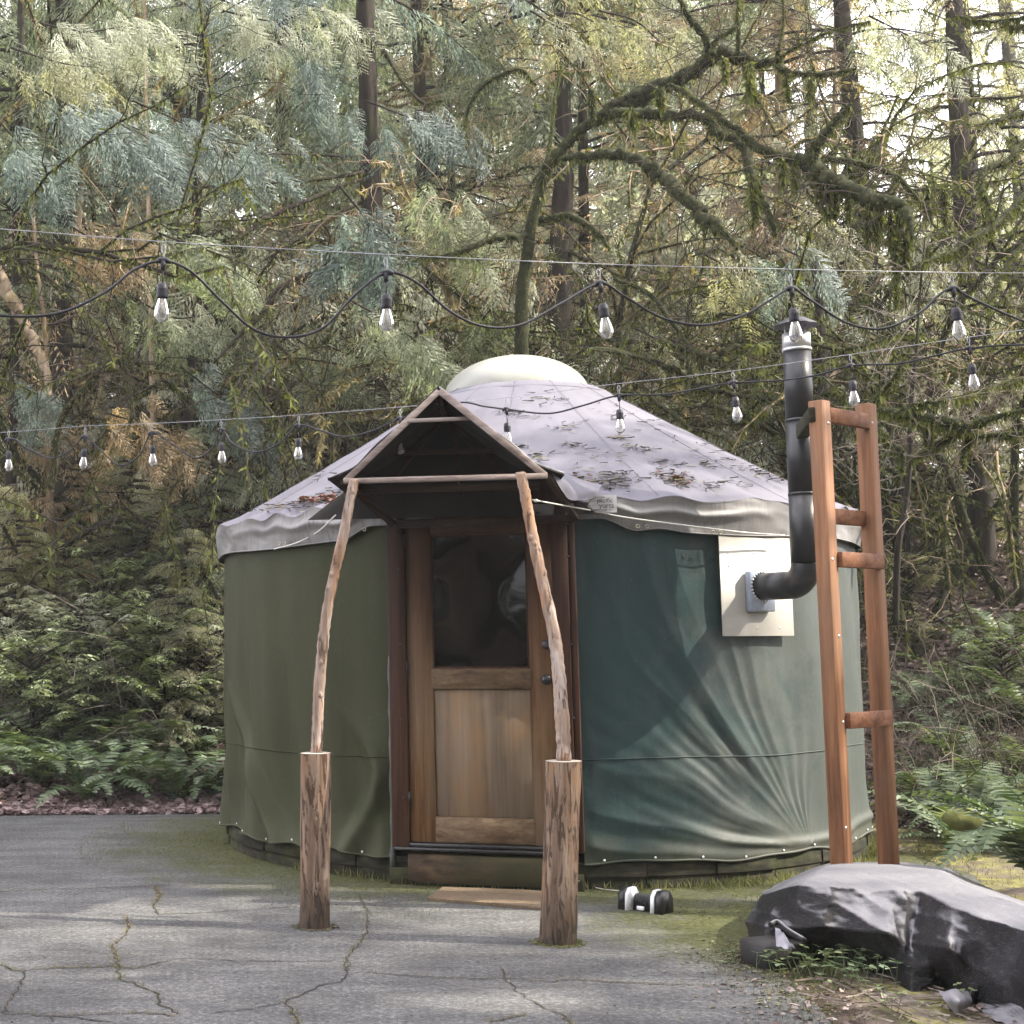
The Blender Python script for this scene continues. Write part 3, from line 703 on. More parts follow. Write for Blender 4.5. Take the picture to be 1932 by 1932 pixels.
# --- roof
RE, ZE = YR + .07, 2.43
apx = atz(972, 700, 3.4)
RD, ZD = .62, 3.55
def roof_r(rho): return RD + (RE - RD) * rho
def roof_z(rho, th):
    z = ZD + (ZE - ZD) * rho
    sag = -.016 * np.sin(np.pi * rho)
    rib = .012 * np.abs(np.sin(th * 15)) * np.sin(np.pi * rho)**.5 * -1 * smoothstep(0, .5, rho)
    return z + sag + rib
th = np.linspace(-np.pi, np.pi, 361)[:, None]; rho = np.linspace(-.35, 1, 70)[None]
rr = roof_r(rho) + 0 * th; zz = roof_z(np.clip(rho, 0, 1), th) + np.where(rho < 0, -rho * .30, 0)
wr = .006 * sn(rr * np.sin(th) * 3, rr * np.cos(th) * 3, 91) + .004 * sn(rr * np.sin(th) * 11, rr * np.cos(th) * 9, 92)
edge = .018 * np.sin(th * 31 + 2 * np.sin(th * 7)) * smoothstep(.88, 1.0, rho) + .016 * sn(th * 12, rho * 3, 93) * smoothstep(.75, 1.0, rho)
V = np.stack([YC[0] + rr * np.sin(th), YC[1] - rr * np.cos(th), zz + wr + edge], -1)
roof = MB().grid(V).build("roof_cover", M['roof'], yurt, True)
# stitched radial seams
for k in range(-4, 6):
    t_ = k * .42 + .16
    pts = [np.array([YC[0] + roof_r(q) * math.sin(t_), YC[1] - roof_r(q) * math.cos(t_), float(roof_z(np.array(q), np.array(t_))) + .006]) for q in np.linspace(0, .98, 30)]
    MB().tube(pts, .0018, 4, False).build("seam", M['roof'], roof, True)
# --- valance
def val_bottom(th):
    z = ZE - .215 + .010 * np.sin(th * 9 + 1)
    d = th - TD
    z = z + .085 * smoothstep(.40, .30, np.abs(d)) + .02 * np.exp(-((d - .46) / .05)**2)
    return z
def valance(a, b, n):
    th = np.linspace(a, b, n)[:, None]; q = np.linspace(0, 1, 26)[None]
    zt = ZE + .006 + edge_z(th); zb = val_bottom(th); z = zt + (zb - zt) * q
    s = th * RE
    fold = .030 * np.exp(-((q - .42 - .05 * np.sin(s * 3)) / .13)**2) * (.45 + .55 * np.sin(s * 2.3 + .8 * np.sin(s * 1.1))) 
    r = RE - .004 + .012 * np.sin(q * np.pi) * np.sin(s * 6 + 1.5 * np.sin(s * 2)) + fold + .006 * sn(s * 5, q * 4 + 0 * s, 95) - .02 * q
    return np.stack([YC[0] + r * np.sin(th), YC[1] - r * np.cos(th), z], -1)
def edge_z(th): return .018 * np.sin(th * 31 + 2 * np.sin(th * 7)) + .016 * sn(th * 12, 3.0 + 0 * th, 93)
for (a, b, n) in ((-math.pi, TD - .235, 420), (TD + .245, math.pi, 420)):
    V = valance(a, b, n)
    vo = MB().grid(V).build("valance", M['valance'], yurt, True)
    MB().tube(V[:, -1], .005, 5, False).build("hem", M['valance'], vo, True)
def val_p(px, py):
    """point of the valance's outside seen at a pixel"""
    th_, z_ = cyl(px, py, RE + .012); return th_, yp(th_, RE + .014, z_)
for (px, py) in ((1203, 997), (1220, 998), (1345, 1008), (1358, 1009), (528, 1030), (538, 1030), (653, 1005), (688, 1003), (1140, 962), (720, 973), (738, 973)):
    t_, p = val_p(px, py - 4)
    MB().lathe([(.006, 0), (.010, .004), (.014, .003), (.015, 0)], p, 12, np.stack([tan_(t_), [0, 0, 1], nrm(t_)], 1)).build("grommet", M['brass'], yurt)
# maker's label sewn on the valance
t_, p = val_p(1135, 951)
Mv = np.stack([tan_(t_), -nrm(t_), [0, 0, 1]], 1)
ths = np.linspace(t_ - .036, t_ + .036, 9); lab = np.array([[yp(q, RE + .030, p[2] - .055), yp(q, RE + .034, p[2] + .055)] for q in ths])
labo = MB().grid(lab).build("maker_label", plain("label_vinyl", (.46, .45, .47), .5), yurt)
def text(name, s, size, loc, Mx, mat, parent, ext=.0006):
    cu = bpy.data.curves.new(name, 'FONT'); cu.body = s; cu.size = size; cu.extrude = ext; cu.align_x = 'CENTER'
    to = bpy.data.objects.new(name, cu); col.objects.link(to)
    bpy.context.view_layer.update()
    dg = bpy.context.evaluated_depsgraph_get(); me = bpy.data.meshes.new_from_object(to.evaluated_get(dg))
    bpy.data.objects.remove(to)
    # text lies in XY; stand it up facing out along column -y of Mx
    T = Matrix(((Mx[0][0], Mx[0][2], -Mx[0][1], loc[0]), (Mx[1][0], Mx[1][2], -Mx[1][1], loc[1]), (Mx[2][0], Mx[2][2], -Mx[2][1], loc[2]), (0, 0, 0, 1)))
    me.transform(T); me.materials.clear()
    return obj(name, me, mat, parent)
ink = plain("dark_ink", (.05, .05, .055), .6)
q_ = yp(t_ + .006, RE + .0375, p[2] + .008)
text("label_lettering", "pacific", .040, q_, Mv, ink, labo)
text("label_lettering", "yurts", .046, yp(t_ + .010, RE + .036, p[2] - .026), Mv, ink, labo)
el = [yp(t_ - .004 + .030 * math.cos(a), RE + .037, p[2] - .002 + .045 * math.sin(a)) for a in np.linspace(1.2, 5.2, 26)]
MB().tube(el, .0022, 5).build("label_oval", ink, labo)
ul = [yp(t_ - .022 + .045 * k, RE + .036, p[2] - .036) for k in (0, .5, 1)]
MB().tube(ul, .0013, 5).build("label_rule", ink, labo)

# --- dome
prof = [((RD - .03) * math.cos(a), .345 * math.sin(a)) for a in np.linspace(0, math.pi / 2, 20)]
prof = [(RD + .03, -.03), (RD + .0, .0)] + [(r, z + .006) for r, z in prof]
domeo = MB().lathe(prof, (YC[0] - .05, YC[1], ZD - .045), 64).build("skylight_dome", M['dome'], yurt, True)
MB().lathe([(RD + .10, -.062), (RD + .09, -.048), (RD + .05, -.03)], (YC[0], YC[1], ZD), 64).build("dome_rim", M['roof'], domeo, True)
MB().lathe([(0, .012), (.02, .01), (.025, 0)], (YC[0] - .12, YC[1] - .22, ZD + .27), 10).build("dome_bolt", M['brass'], domeo)

# --- door frame and door
fr = thing("door_frame", (0, 0, 0), "", ""); 
for k_ in ("label", "category"): del fr[k_]
fr.parent = yurt; fr.location = (-YC[0], -YC[1], 0)
dr = thing("door", (0, 0, 0), "", "")
for k_ in ("label", "category"): del dr[k_]
dr.parent = yurt; dr.location = (-YC[0], -YC[1], 0)
def ub(x0, x1, z0, z1, off, thk, bev=.003):
    """box on the door plane: u range, z range, front face at off, thickness inward"""
    return MB().box(DP((x0 + x1) / 2, (z0 + z1) / 2, off - thk / 2), (x1 - x0, thk, z1 - z0), MD, bev)
OFF = .05
U = lambda px, py=1300, off=OFF: dpx(px, py, off)[0]
Zp = lambda py, px=905, off=OFF: dpx(px, py, off)[1]
u0, u1, u2, u3 = U(736), U(769), U(1048), U(1079); ztop = Zp(962); zbot = Zp(1597)
def bld(mb, name, mat, par, lb=None): return mb.build(name, M[mat], par, label=lb)
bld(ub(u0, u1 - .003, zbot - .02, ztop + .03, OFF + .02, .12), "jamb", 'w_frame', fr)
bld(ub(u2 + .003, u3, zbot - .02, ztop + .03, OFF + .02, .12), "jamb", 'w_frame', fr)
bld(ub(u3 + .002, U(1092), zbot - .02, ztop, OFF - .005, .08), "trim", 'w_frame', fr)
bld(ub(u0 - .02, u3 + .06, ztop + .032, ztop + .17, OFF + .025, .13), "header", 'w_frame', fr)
bld(ub(u1, u2, zbot - .012, zbot + .012, OFF + .03, .14), "threshold", 'blk', fr)
bld(ub(u0 + .02, u3, zbot - .035, zbot - .014, OFF + .05, .16), "threshold", 'blk', fr)
bld(ub(u0 + .10, u3 - .02, .025, zbot - .055, OFF + .03, .12, .006), "step_board", 'w_dark', fr)
bld(ub(u0 - .03, u3 + .03, 0, .1, OFF - .02, .12), "sill_block", 'w_plat', fr)
for (px, py) in ((752, 1075), (756, 1215), (758, 1356), (752, 985), (1072, 1050), (1078, 1216), (1082, 1355), (1070, 990), (762, 1506)):
    p = plane(px, py, DO + DN * (OFF + .022), DN)
    bld(MB().lathe([(0, .007), (.006, .006), (.0085, 0)], p, 10, np.stack([DT, [0, 0, 1], DN], 1)), "screw", 'blk', fr)
g0, g1 = U(817), U(1000); gz1, gz0 = Zp(1008), Zp(1261); mr = Zp(1301); pz = Zp(1543); db = zbot + .014
OD = OFF - .01
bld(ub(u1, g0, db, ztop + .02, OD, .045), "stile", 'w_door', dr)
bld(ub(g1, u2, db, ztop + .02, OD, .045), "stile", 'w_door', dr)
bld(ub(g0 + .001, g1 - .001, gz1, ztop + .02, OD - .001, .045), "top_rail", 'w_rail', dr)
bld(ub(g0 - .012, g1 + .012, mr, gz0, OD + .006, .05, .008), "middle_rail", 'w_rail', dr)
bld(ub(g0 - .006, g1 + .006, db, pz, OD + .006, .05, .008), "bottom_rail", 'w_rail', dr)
bld(ub(g0 + .001, g1 - .001, pz + .001, mr - .001, OD - .014, .02), "panel", 'w_panel', dr)
# glass with the slow waves of an old pane
m, t, b = nodes("window_glass")
b.inputs["Base Color"].default_value = (.002, .002, .002, 1); b.inputs["Roughness"].default_value = .03; b.inputs["Specular IOR Level"].default_value = .24
M['glass'] = m
gu = np.linspace(g0, g1, 40)[:, None]; gz = np.linspace(gz0, gz1, 50)[None]
cu_, cz_ = (g0 + g1) / 2, (gz0 + gz1) / 2
bow = -.008 * (1 - ((gu - cu_) / ((g1 - g0) / 2))**2) * (1 - ((gz - cz_) / ((gz1 - gz0) / 2))**2) + .0003 * np.sin(gu * 21) * np.sin(gz * 13)
V = DO + DT * gu[..., None] + DN * (OD - .018 + bow)[..., None] + np.array([0, 0, 1.]) * gz[..., None]
MB().grid(V).build("glass_pane", m, dr, True)
bead = MB()
for (a, b_, c, d) in ((g0, g0 + .012, gz0, gz1), (g1 - .012, g1, gz0, gz1), (g0 + .013, g1 - .013, gz1 - .012, gz1), (g0 + .013, g1 - .013, gz0, gz0 + .012)):
    bld(ub(a, b_, c + .001, d - .001, OD - .004, .02, .003), "glazing_bead", 'w_frame', dr)
def knob(px, py, r, l, name):
    p = plane(px, py, DO + DN * OD, DN); Mk = np.stack([DT, [0, 0, 1], DN], 1)
    MB().lathe([(r * 1.0, 0), (r * 1.0, .006), (r * .45, .010), (r * .4, l * .5), (r * .8, l * .62), (r, l * .8), (r * .8, l * .97), (0, l)], p, 20, Mk).build(name, M['blk'], dr, True)
knob(1032, 1282, .032, .06, "door_knob"); knob(1032, 1216, .030, .035, "deadbolt")
# a thin latch string by the knob
pk = plane(1026, 1283, DO + DN * (OD + .02), DN)
MB().tube(spline([pk, pk + DT * -.03 + np.array([0, 0, .004]), pk + DT * -.065 + np.array([0, 0, .001]), pk + DT * -.08 + np.array([0, 0, -.008])], 5), .002, 5).build("door_string", M['twig_dark'], dr)
for (a, b_) in ((1008, 1031), (1248, 1274), (1494, 1526)):
    z1, z0 = Zp(a, 770), Zp(b_, 770)
    MB().tube([DP(u1, z0, OD + .018), DP(u1, z1, OD + .018)], .010, 10).build("hinge", M['blk'], dr)

# ================================================================== AWNING
def A(px, py, Yd): return at(px, py, Yd)
YA = 7.95
aC = A(648, 905, YA + .06); aR = A(1033, 901, YA - .12); aT = A(828, 737, YA)
aC[2] = aR[2] = (aC[2] + aR[2]) / 2
bdir = aR - aC; bdir[2] = 0; Wd = np.linalg.norm(bdir); bdir /= Wd; bn = np.array([bdir[1], -bdir[0], 0])     # bn points at the camera
back = 1.05
awn = thing("entrance_awning", (aC + aR) / 2 * np.array([1, 1, 0]), "gabled wooden awning with dark fabric lining over the yurt door", "awning")
def bm_(p0, p1, wd, th, name, mat='w_awn', up=None, **k):
    return MB().beam(p0, p1, wd, th, up if up is not None else bn, .003).build(name, M[mat], awn, **k)
Zu = np.array([0, 0, 1.])
bm_(aC + bdir * .01, aT, .038, .016, "gable_bar"); bm_(aR - bdir * .01, aT + bdir * .002, .038, .02, "gable_bar")
bm_(aC, aR, .030, .035, "cross_bar")
tA = A(768, 794, YA) - bn * .005; tB = A(892, 789, YA) - bn * .005
bm_(tA, tB, .022, .018, "collar_tie")
# bottom frame going back to the door head and the sloping rafters
dL = DP(-.56, 2.30, .10); dR_ = DP(.60, 2.30, .10)
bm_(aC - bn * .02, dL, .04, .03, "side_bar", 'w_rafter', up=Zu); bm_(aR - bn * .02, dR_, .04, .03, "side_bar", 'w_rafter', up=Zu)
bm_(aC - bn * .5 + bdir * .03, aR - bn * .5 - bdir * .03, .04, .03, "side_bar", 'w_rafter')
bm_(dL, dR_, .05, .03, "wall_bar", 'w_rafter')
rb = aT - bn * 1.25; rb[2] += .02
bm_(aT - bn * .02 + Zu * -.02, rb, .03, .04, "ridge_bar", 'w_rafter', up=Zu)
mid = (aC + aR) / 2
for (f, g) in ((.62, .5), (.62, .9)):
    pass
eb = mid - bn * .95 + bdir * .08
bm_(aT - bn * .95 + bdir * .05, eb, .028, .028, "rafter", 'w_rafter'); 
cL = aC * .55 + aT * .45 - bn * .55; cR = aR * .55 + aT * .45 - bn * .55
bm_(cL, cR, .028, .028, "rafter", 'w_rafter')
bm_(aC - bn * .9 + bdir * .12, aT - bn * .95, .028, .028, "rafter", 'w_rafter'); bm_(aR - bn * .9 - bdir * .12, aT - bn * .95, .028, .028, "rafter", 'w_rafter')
# fabric cover: two slopes, soft, wider than the frame, running back into the roof
def slope(pb, side):
    n1, n2 = 26, 30; V = np.zeros((n1, n2, 3))
    for i in range(n1):
        f = i / (n1 - 1); top = aT + Zu * .022 - bn * f * 1.45 + Zu * f * .05
        bot = pb - bn * f * 1.30 + Zu * (.012 + .05 * f) + bdir * side * (.03 + .02 * f)
        for j in range(n2):
            g = j / (n2 - 1); p = top + (bot - top) * g
            nn = Zu * .6 + bdir * side * .75
            p = p + nn * (.010 * math.sin(g * 13 + f * 5) * g - .045 * math.sin(math.pi * g) * math.sin(math.pi * min(1, f * 1.0 + .12)) + .006 * math.sin(f * 21 + g * 4))
            if g > .85: p = p + bdir * side * (g - .85) * .4
            V[i, j] = p
    return V
for pb, sd in ((aC, -1), (aR, 1)):
    V = slope(pb, sd)
    MB().grid(V).build("awning_cover", M['roof'], awn, True)
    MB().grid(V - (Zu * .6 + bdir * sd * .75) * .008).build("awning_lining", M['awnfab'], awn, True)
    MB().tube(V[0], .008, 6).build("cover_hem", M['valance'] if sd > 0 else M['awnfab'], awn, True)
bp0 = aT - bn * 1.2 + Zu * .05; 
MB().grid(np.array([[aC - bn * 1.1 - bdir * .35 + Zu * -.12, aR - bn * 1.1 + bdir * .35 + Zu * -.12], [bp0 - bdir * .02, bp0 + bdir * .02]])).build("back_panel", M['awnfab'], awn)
# flap that runs from the awning's right foot down to the yurt's valance
f0 = aR + Zu * .01; f1 = DP(.52, 2.34, .06); f2_ = yp(TD + .33, RE + .03, 2.40); f3 = yp(TD + .47, RE + .03, 2.33)
g0_, g1_ = A(1095, 930, 8.35), A(1132, 934, 8.62)
for side in (1,):
    rows = [spline([aR - bn * 0 + bdir * .02 + Zu * .02, A(1062, 928, 8.15), A(1080, 944, 8.35), A(1122, 938, 8.66)], 6),
            spline([aR - bn * .3 + bdir * .05 + Zu * .05, A(1068, 912, 8.3), A(1090, 925, 8.5), A(1130, 925, 8.75)], 6),
            spline([aR - bn * .8 + bdir * .02 + Zu * .14, A(1050, 885, 8.75), A(1090, 902, 8.85), A(1135, 915, 8.9)], 6)]
    V = np.array(rows); W_ = np.stack([spline(V[:, j], 5) for j in range(V.shape[1])], 1)
    MB().grid(W_).build("awning_flap", M['roof'], awn, True)
rows = [spline([aC - bn * .05 - bdir * .01, A(668, 926, 8.2), A(700, 938, 8.6)], 6), spline([aC - bn * .3, A(660, 915, 8.5), A(690, 925, 8.8)], 6)]
MB().grid(np.array(rows)).build("awning_flap", M['awnfab'], awn, True)
# storm flap of fabric over the door head, left of the awning
for sd in (-1, 1):
    t0 = TD + sd * .235
    ths_ = np.linspace(t0, t0 - sd * .12, 9)
    V = np.array([[yp(q, RE + .02, 2.40), yp(q, RE + .03 + .02 * math.sin(i * 1.7), 2.33), yp(q, RE + .01 + .015 * math.cos(i * 2.1), 2.285 + .02 * i * .4)] for i, q in enumerate(ths_)])
    MB().grid(V).build("corner_flap", M['valance'], awn, True)

# ================================================================== LOG POSTS AND POLES
def log_post(bx, by, tx, ty, wpx, seed, label):
    base = atz(bx, by + 0, 0); Yd = base[1]
    r0 = wpx / 2 * base[1] / FPX * 1.01; base[1] += r0
    top = at(tx, ty, base[1]); 
    lg = thing("log_post", (base[0], base[1], 0), label, "post", "log posts under the awning poles")
    rg = np.random.RandomState(seed); n, m = 34, 40
    a = np.linspace(0, 2 * np.pi, n, endpoint=False)
    V = []
    for i in range(m):
        f = i / (m - 1); c = base + (top - base) * f
        r = r0 * (1 + .03 * np.sin(f * 5 + seed)) * (1 + .025 * sn(np.cos(a) * 2 + seed, np.sin(a) * 2 + f * 3, seed) + .018 * sn(a * 3, f * 9 + a, seed + 1) * 1)
        V.append(np.stack([c[0] + r * np.cos(a), c[1] + r * np.sin(a), np.full(n, c[2])], 1))
    V = np.array(V); V = np.concatenate([V, V[:, :1]], 1)
    MB().grid(V).build("log_body", M['log'], lg, True)
    rim = V[-1][:-1]; c = rim.mean(0)
    MB().add(np.vstack([rim + Zu * .0015, c + Zu * .004]), [[i, (i + 1) % n, n] for i in range(n)]).build("cut_end", M['endgrain'], lg)
    for k in range(3):
        z = base[2] + (top[2] - base[2]) * (.88, .58, .25)[k]; aa = -math.pi / 2 + rg.uniform(.1, .7) 
        p = np.array([base[0] + r0 * .985 * math.cos(aa), base[1] + r0 * .985 * math.sin(aa), z])
        MB().lathe([(0, .003), (.010, .005), (.016, .001), (.020, -.004)], p, 12, np.stack([[-math.sin(aa), math.cos(aa), 0], [0, 0, 1.4], [math.cos(aa), math.sin(aa), 0]], 1)).build("knot", M['log'], lg, True)
    return top, base, r0
tL, bL, rL = log_post(595, 1757, 596, 1421, 56, 3, "upright log post left of the door carrying a leaning pole")
tR, bR, rR = log_post(1060, 1787, 1063, 1436, 66, 8, "thicker upright log post in front of the door's right side")
def pole(pts, wpx, Y0, Y1, seed, label):
    ys = np.array([p[1] for p in pts], float); f = (ys - ys[0]) / (ys[-1] - ys[0])
    P3 = np.array([at(p[0], p[1], Y0 + (Y1 - Y0) * q) for p, q in zip(pts, f)])
    W3 = np.array([wpx[0] + (wpx[1] - wpx[0]) * q for q in f]) / 2 * (Y0 + (Y1 - Y0) * f) / FPX
    S = spline(np.c_[P3, W3], 7); rg = np.random.RandomState(seed)
    S[:, 3] *= 1 + .07 * rg.randn(len(S)) * .6
    po = thing("awning_pole", P3[0], label, "pole", "crooked awning poles")
    MB().tube(S[:, :3], S[:, 3], 14, True, .10, rg).build("pole_body", M['pole'], po, True)
    for k in range(5):
        i = rg.randint(3, len(S) - 3); aa = -math.pi / 2 + rg.uniform(-1.1, 1.1); r = S[i, 3]
        p = S[i, :3] + r * .9 * np.array([math.cos(aa), math.sin(aa), 0])
        MB().lathe([(0, .008), (.008, .007), (.013, .002), (.018, -.006)], p, 10, np.stack([[-math.sin(aa), math.cos(aa), 0], [0, 0, 1.5], [math.cos(aa), math.sin(aa), 0]], 1)).build("knot", M['pole'], po, True)
    MB().tube([S[-1, :3] - Zu * .002, S[-1, :3] + Zu * .004], S[-1, 3] * .93, 14).build("pole_end", M['endgrain'], po)
    return po
pole([(597, 1423), (599, 1380), (601, 1320), (606, 1250), (613, 1180), (623, 1120), (636, 1060), (650, 1000), (660, 945), (669, 906)], (22, 19), tL[1], YA + .0, 4, "knobbly crooked pole leaning up from the left log post")
pole([(1064, 1437), (1062, 1380), (1058, 1320), (1053, 1260), (1046, 1200), (1031, 1130), (1015, 1060), (1000, 985), (991, 935), (982, 893)], (27, 19), tR[1], YA - .2, 6, "smooth pale pole curving up from the right log post")

# ================================================================== STOVE PIPE
wt, wz = cyl(1418, 1108); Wp = yp(wt, YR, wz)
sp = thing("stovepipe", (*yp(wt, YR + .6, 0)[:2], 0), "tall black stovepipe leaving the yurt wall through an elbow", "stovepipe")
# find pipe length so the elbow shows at the right pixel
def proj(P):
    x, y, z = P[0], P[1], P[2] - CH; d = y * _cp + z * _sp; v = -y * _sp + z * _cp; X, Y_ = FPX * x / d, FPX * v / d
    return PXC + _cr * X - _sr * Y_, PYC - (_sr * X + _cr * Y_)
best = min((abs(proj(Wp + nrm(wt) * l)[0] - 1522), l) for l in np.arange(.1, 2.0, .005))[1]
Ep = Wp + nrm(wt) * best
tp = at(1502, 630, Ep[1]); rp = 26.5 * Ep[1] / FPX
up_ = tp - Ep; up_ /= np.linalg.norm(up_)
pa = Wp + nrm(wt) * .03
rb_ = .13
arc = []
n0 = nrm(wt)
for a in np.linspace(0, math.pi / 2, 8):
    arc.append(Ep - n0 * rb_ + n0 * rb_ * math.sin(a) + up_ * rb_ * (1 - math.cos(a)))
MB().tube([pa, Ep - n0 * rb_], rp, 28).build("horizontal_pipe", M['black_metal'], sp, True)
elb = MB(); 
for i in range(0, 7):
    elb.tube([arc[i], arc[i + 1]], rp * 1.012, 28, False)
elb.tube(arc, rp * 1.004, 28, False).build("elbow", M['black_metal'], sp, True)
e1 = arc[-1]; Ltot = np.linalg.norm(tp - e1)
cuts = [0, .30, .62, .93]
names = ["pipe_section"] * 3
for i in range(3):
    MB().tube([e1 + up_ * (Ltot * cuts[i] + .004), e1 + up_ * Ltot * cuts[i + 1]], rp * (1, .985, .97)[i], 28).build("pipe_section", M['black_metal'], sp, True)
    MB().tube([e1 + up_ * (Ltot * cuts[i + 1] - .012), e1 + up_ * (Ltot * cuts[i + 1] + .006)], rp * 1.02, 28).build("band", M['black_metal'] if i < 2 else M['galv'], sp, True)
MB().tube([e1 + up_ * Ltot * .93, e1 + up_ * Ltot * 1.0], rp * .98, 28).build("collar", M['galv'], sp, True)
ct = e1 + up_ * Ltot
for k in range(3):
    a = k * 2.094 + .4; q = ct + np.array([math.cos(a), math.sin(a), 0]) * rp * .8
    MB().beam(q - up_ * .02, q + up_ * .07, .018, .003).build("cap_strut", M['galv'], sp)
Mc = np.stack([np.cross([0, 1, 0], up_), np.cross(up_, np.cross([0, 1, 0], up_)), up_], 1)
MB().lathe([(0, .125), (.06, .10), (.138, .055), (.140, .05), (.136, .05), (.06, .085), (0, .11)], ct, 8, Mc).build("rain_cap", M['black_metal'], sp)
# thimble plate: white sheet bent round the wall, with the square flashing and a toothed ring
th0, th1 = cyl(1352, 1110)[0], cyl(1483, 1110)[0]; z1, z0 = cyl(1415, 1010)[1], cyl(1415, 1200)[1]
plate = thing("pipe_plate", (*yp((th0 + th1) / 2, YR + .05, 0)[:2], 0), "", "")
for k_ in ("label", "category"): del plate[k_]
plate.parent = yurt; plate.location = (-YC[0], -YC[1], 0)
ths = np.linspace(th0, th1, 10); RP = YR + .045
fr_ = np.array([[yp(q, RP, z0), yp(q, RP, z1)] for q in ths]); bk = np.array([[yp(q, RP - .006, z1), yp(q, RP - .006, z0)] for q in ths])
V = np.concatenate([fr_, bk, fr_[:, :1]], 1)
MB().grid(V).add(V[0][:4], [[0, 3, 2, 1]]).add(V[-1][:4], [[0, 1, 2, 3]]).build("sheet", M['plate'], plate)
for q in ths[1::3]:
    for z in (z0 + .05, z1 - .12, (z0 + z1) / 2 + .12): MB().lathe([(0, .003), (.004, .002), (.006, 0)], yp(q, RP + .001, z), 8, np.stack([tan_(q), [0, 0, 1], nrm(q)], 1)).build("rivet", M['galv'], plate)
MB().box(yp(wt, RP + .028, wz - .03), (.21, .05, .26), np.stack([tan_(wt), -nrm(wt), Zu], 1), .008).build("flashing_box", plain("grey_blue_flashing", (.27, .31, .38), .5), plate)
for k in range(26):
    a = k * 2 * math.pi / 26; c = yp(wt, RP + .052, wz) + tan_(wt) * rp * 1.06 * math.cos(a) + Zu * rp * 1.06 * math.sin(a)
    MB().box(c, (.014, .016, .010), np.stack([tan_(wt) * math.cos(a) + Zu * math.sin(a), -nrm(wt), -tan_(wt) * math.sin(a) + Zu * math.cos(a)], 1)).build("tooth", M['galv'], plate)

# ================================================================== TIMBER FRAME BESIDE THE PIPE
YT = 8.05
bl = at(1588, 1630, YT); tl = at(1545, 757, YT)
gz_ = TZ(bl[0], bl[1]); 
slope_l = (tl - bl) / (tl[2] - bl[2]); bl = bl + slope_l * (gz_ - .05 - bl[2])
YT2 = YT + .30
br = at(1677, 1632, YT2); tr = at(1633, 763, YT2 )
slope_r = (tr - br) / (tr[2] - br[2]); br = br + slope_r * (TZ(br[0], br[1]) - .05 - br[2])
ut = br - bl; ut[2] = 0; ut /= np.linalg.norm(ut); un = np.array([ut[1], -ut[0], 0])
tower = thing("timber_frame", (bl + br) / 2, "tall reddish timber ladder frame standing beside the stovepipe", "wooden frame")
S4 = .088
def post(p0, p1, nm="post"): MB().beam(p0, p1, S4, S4, un, .004).build(nm, M['w_red'], tower)
post(bl, tl); post(br, tr)
def legpt(which, py):
    p0, p1 = (bl, tl) if which == 0 else (br, tr)
    lo, hi = 0., 1.
    for _ in range(30):
        m_ = (lo + hi) / 2; q = p0 + (p1 - p0) * m_
        if proj(q)[1] > py: lo = m_
        else: hi = m_
    return p0 + (p1 - p0) * lo
def rung(pyl, hgt, off, matn='w_redx', ext=0.0, dpt=.04):
    a = legpt(0, pyl); b_ = a + (legpt(1, pyl) - a); b_[2] = a[2]
    a = a + ut * (S4 / 2 + .001) + un * off; b_ = b_ - ut * (S4 / 2 + .001 - ext) + un * off
    MB().beam(a, b_, dpt, hgt, Zu, .003).build("rung", M[matn], tower)
rung(783, .088, .024); rung(1056, .088, .050, ext=.045); rung(1360, .088, .050, ext=.045, matn='w_redx'); rung(971, .088, -.03)
for k_, (wh, py) in enumerate([(0, 1056), (0, 1362), (0, 1560), (0, 800), (1, 1056), (1, 1362), (1, 800), (0, 1200)]):
    p_ = legpt(wh, py) + un * (S4 / 2 + .001) + ut * (.012 if k_ % 2 else -.015); MB().lathe([(0, .004), (.006, .003), (.009, 0)], p_, 8, np.stack([ut, [0, 0, 1], un], 1)).build('screw', M['galv'], tower)
# stand-off block at the top towards the pipe
a = legpt(0, 783) - ut * (S4 / 2 + .001); q = Ep + up_ * ((a[2] - Ep[2]) / up_[2]); dv = q - a; dv[2] = 0; dl = np.linalg.norm(dv)
dvn = dv / dl
MB().beam(a + dvn * .0 - ut * .0, a + dvn * max(.05, dl - rp - .01), .07, .085, Zu, .004).build("standoff", M['w_plat'], tower)

# ================================================================== TARP-COVERED PILE
def Z3(px, py, z): return atz(px, py, z)
ST = [
 [(1470,1668,.10),(1440,1684,.20),(1436,1690,.20),(1410,1738,.12),(1423,1792,0)],
 [(1530,1640,.12),(1515,1654,.30),(1478,1676,.30),(1446,1748,.16),(1450,1826,0)],
 [(1570,1628,.12),(1560,1635,.35),(1506,1671,.35),(1508,1748,.19),(1528,1812,0)],
 [(1650,1626,.12),(1640,1632,.36),(1612,1675,.355),(1590,1752,.20),(1600,1822,0)],
 [(1705,1628,.12),(1698,1633,.36),(1685,1680,.355),(1672,1762,.22),(1672,1842,0)],
 [(1790,1640,.12),(1775,1642,.36),(1742,1683,.355),(1716,1780,.17),(1722,1872,0)],
 [(1850,1668,.12),(1830,1672,.35),(1798,1710,.35),(1790,1792,.22),(1775,1862,0)],
 [(1900,1690,.12),(1877,1689,.35),(1872,1737,.35),(1836,1826,.15),(1826,1892,0)],
 [(1960,1712,.12),(1934,1710,.34),(1932,1754,.34),(1920,1838,.18),(1905,1918,0)],
 [(2040,1740,.12),(2010,1738,.33),(2010,1792,.33),(2000,1885,.17),(1985,1965,0)],
 [(2110,1790,.05),(2080,1790,.20),(2080,1850,.20),(2075,1920,.1),(2060,1990,0)]]
G = np.array([[Z3(*p) for p in s] for s in ST])
ba = G[:, 0].copy(); ba[:, 2] = .0; ba[:, 1] += .15; G = np.concatenate([ba[:, None], G], 1)
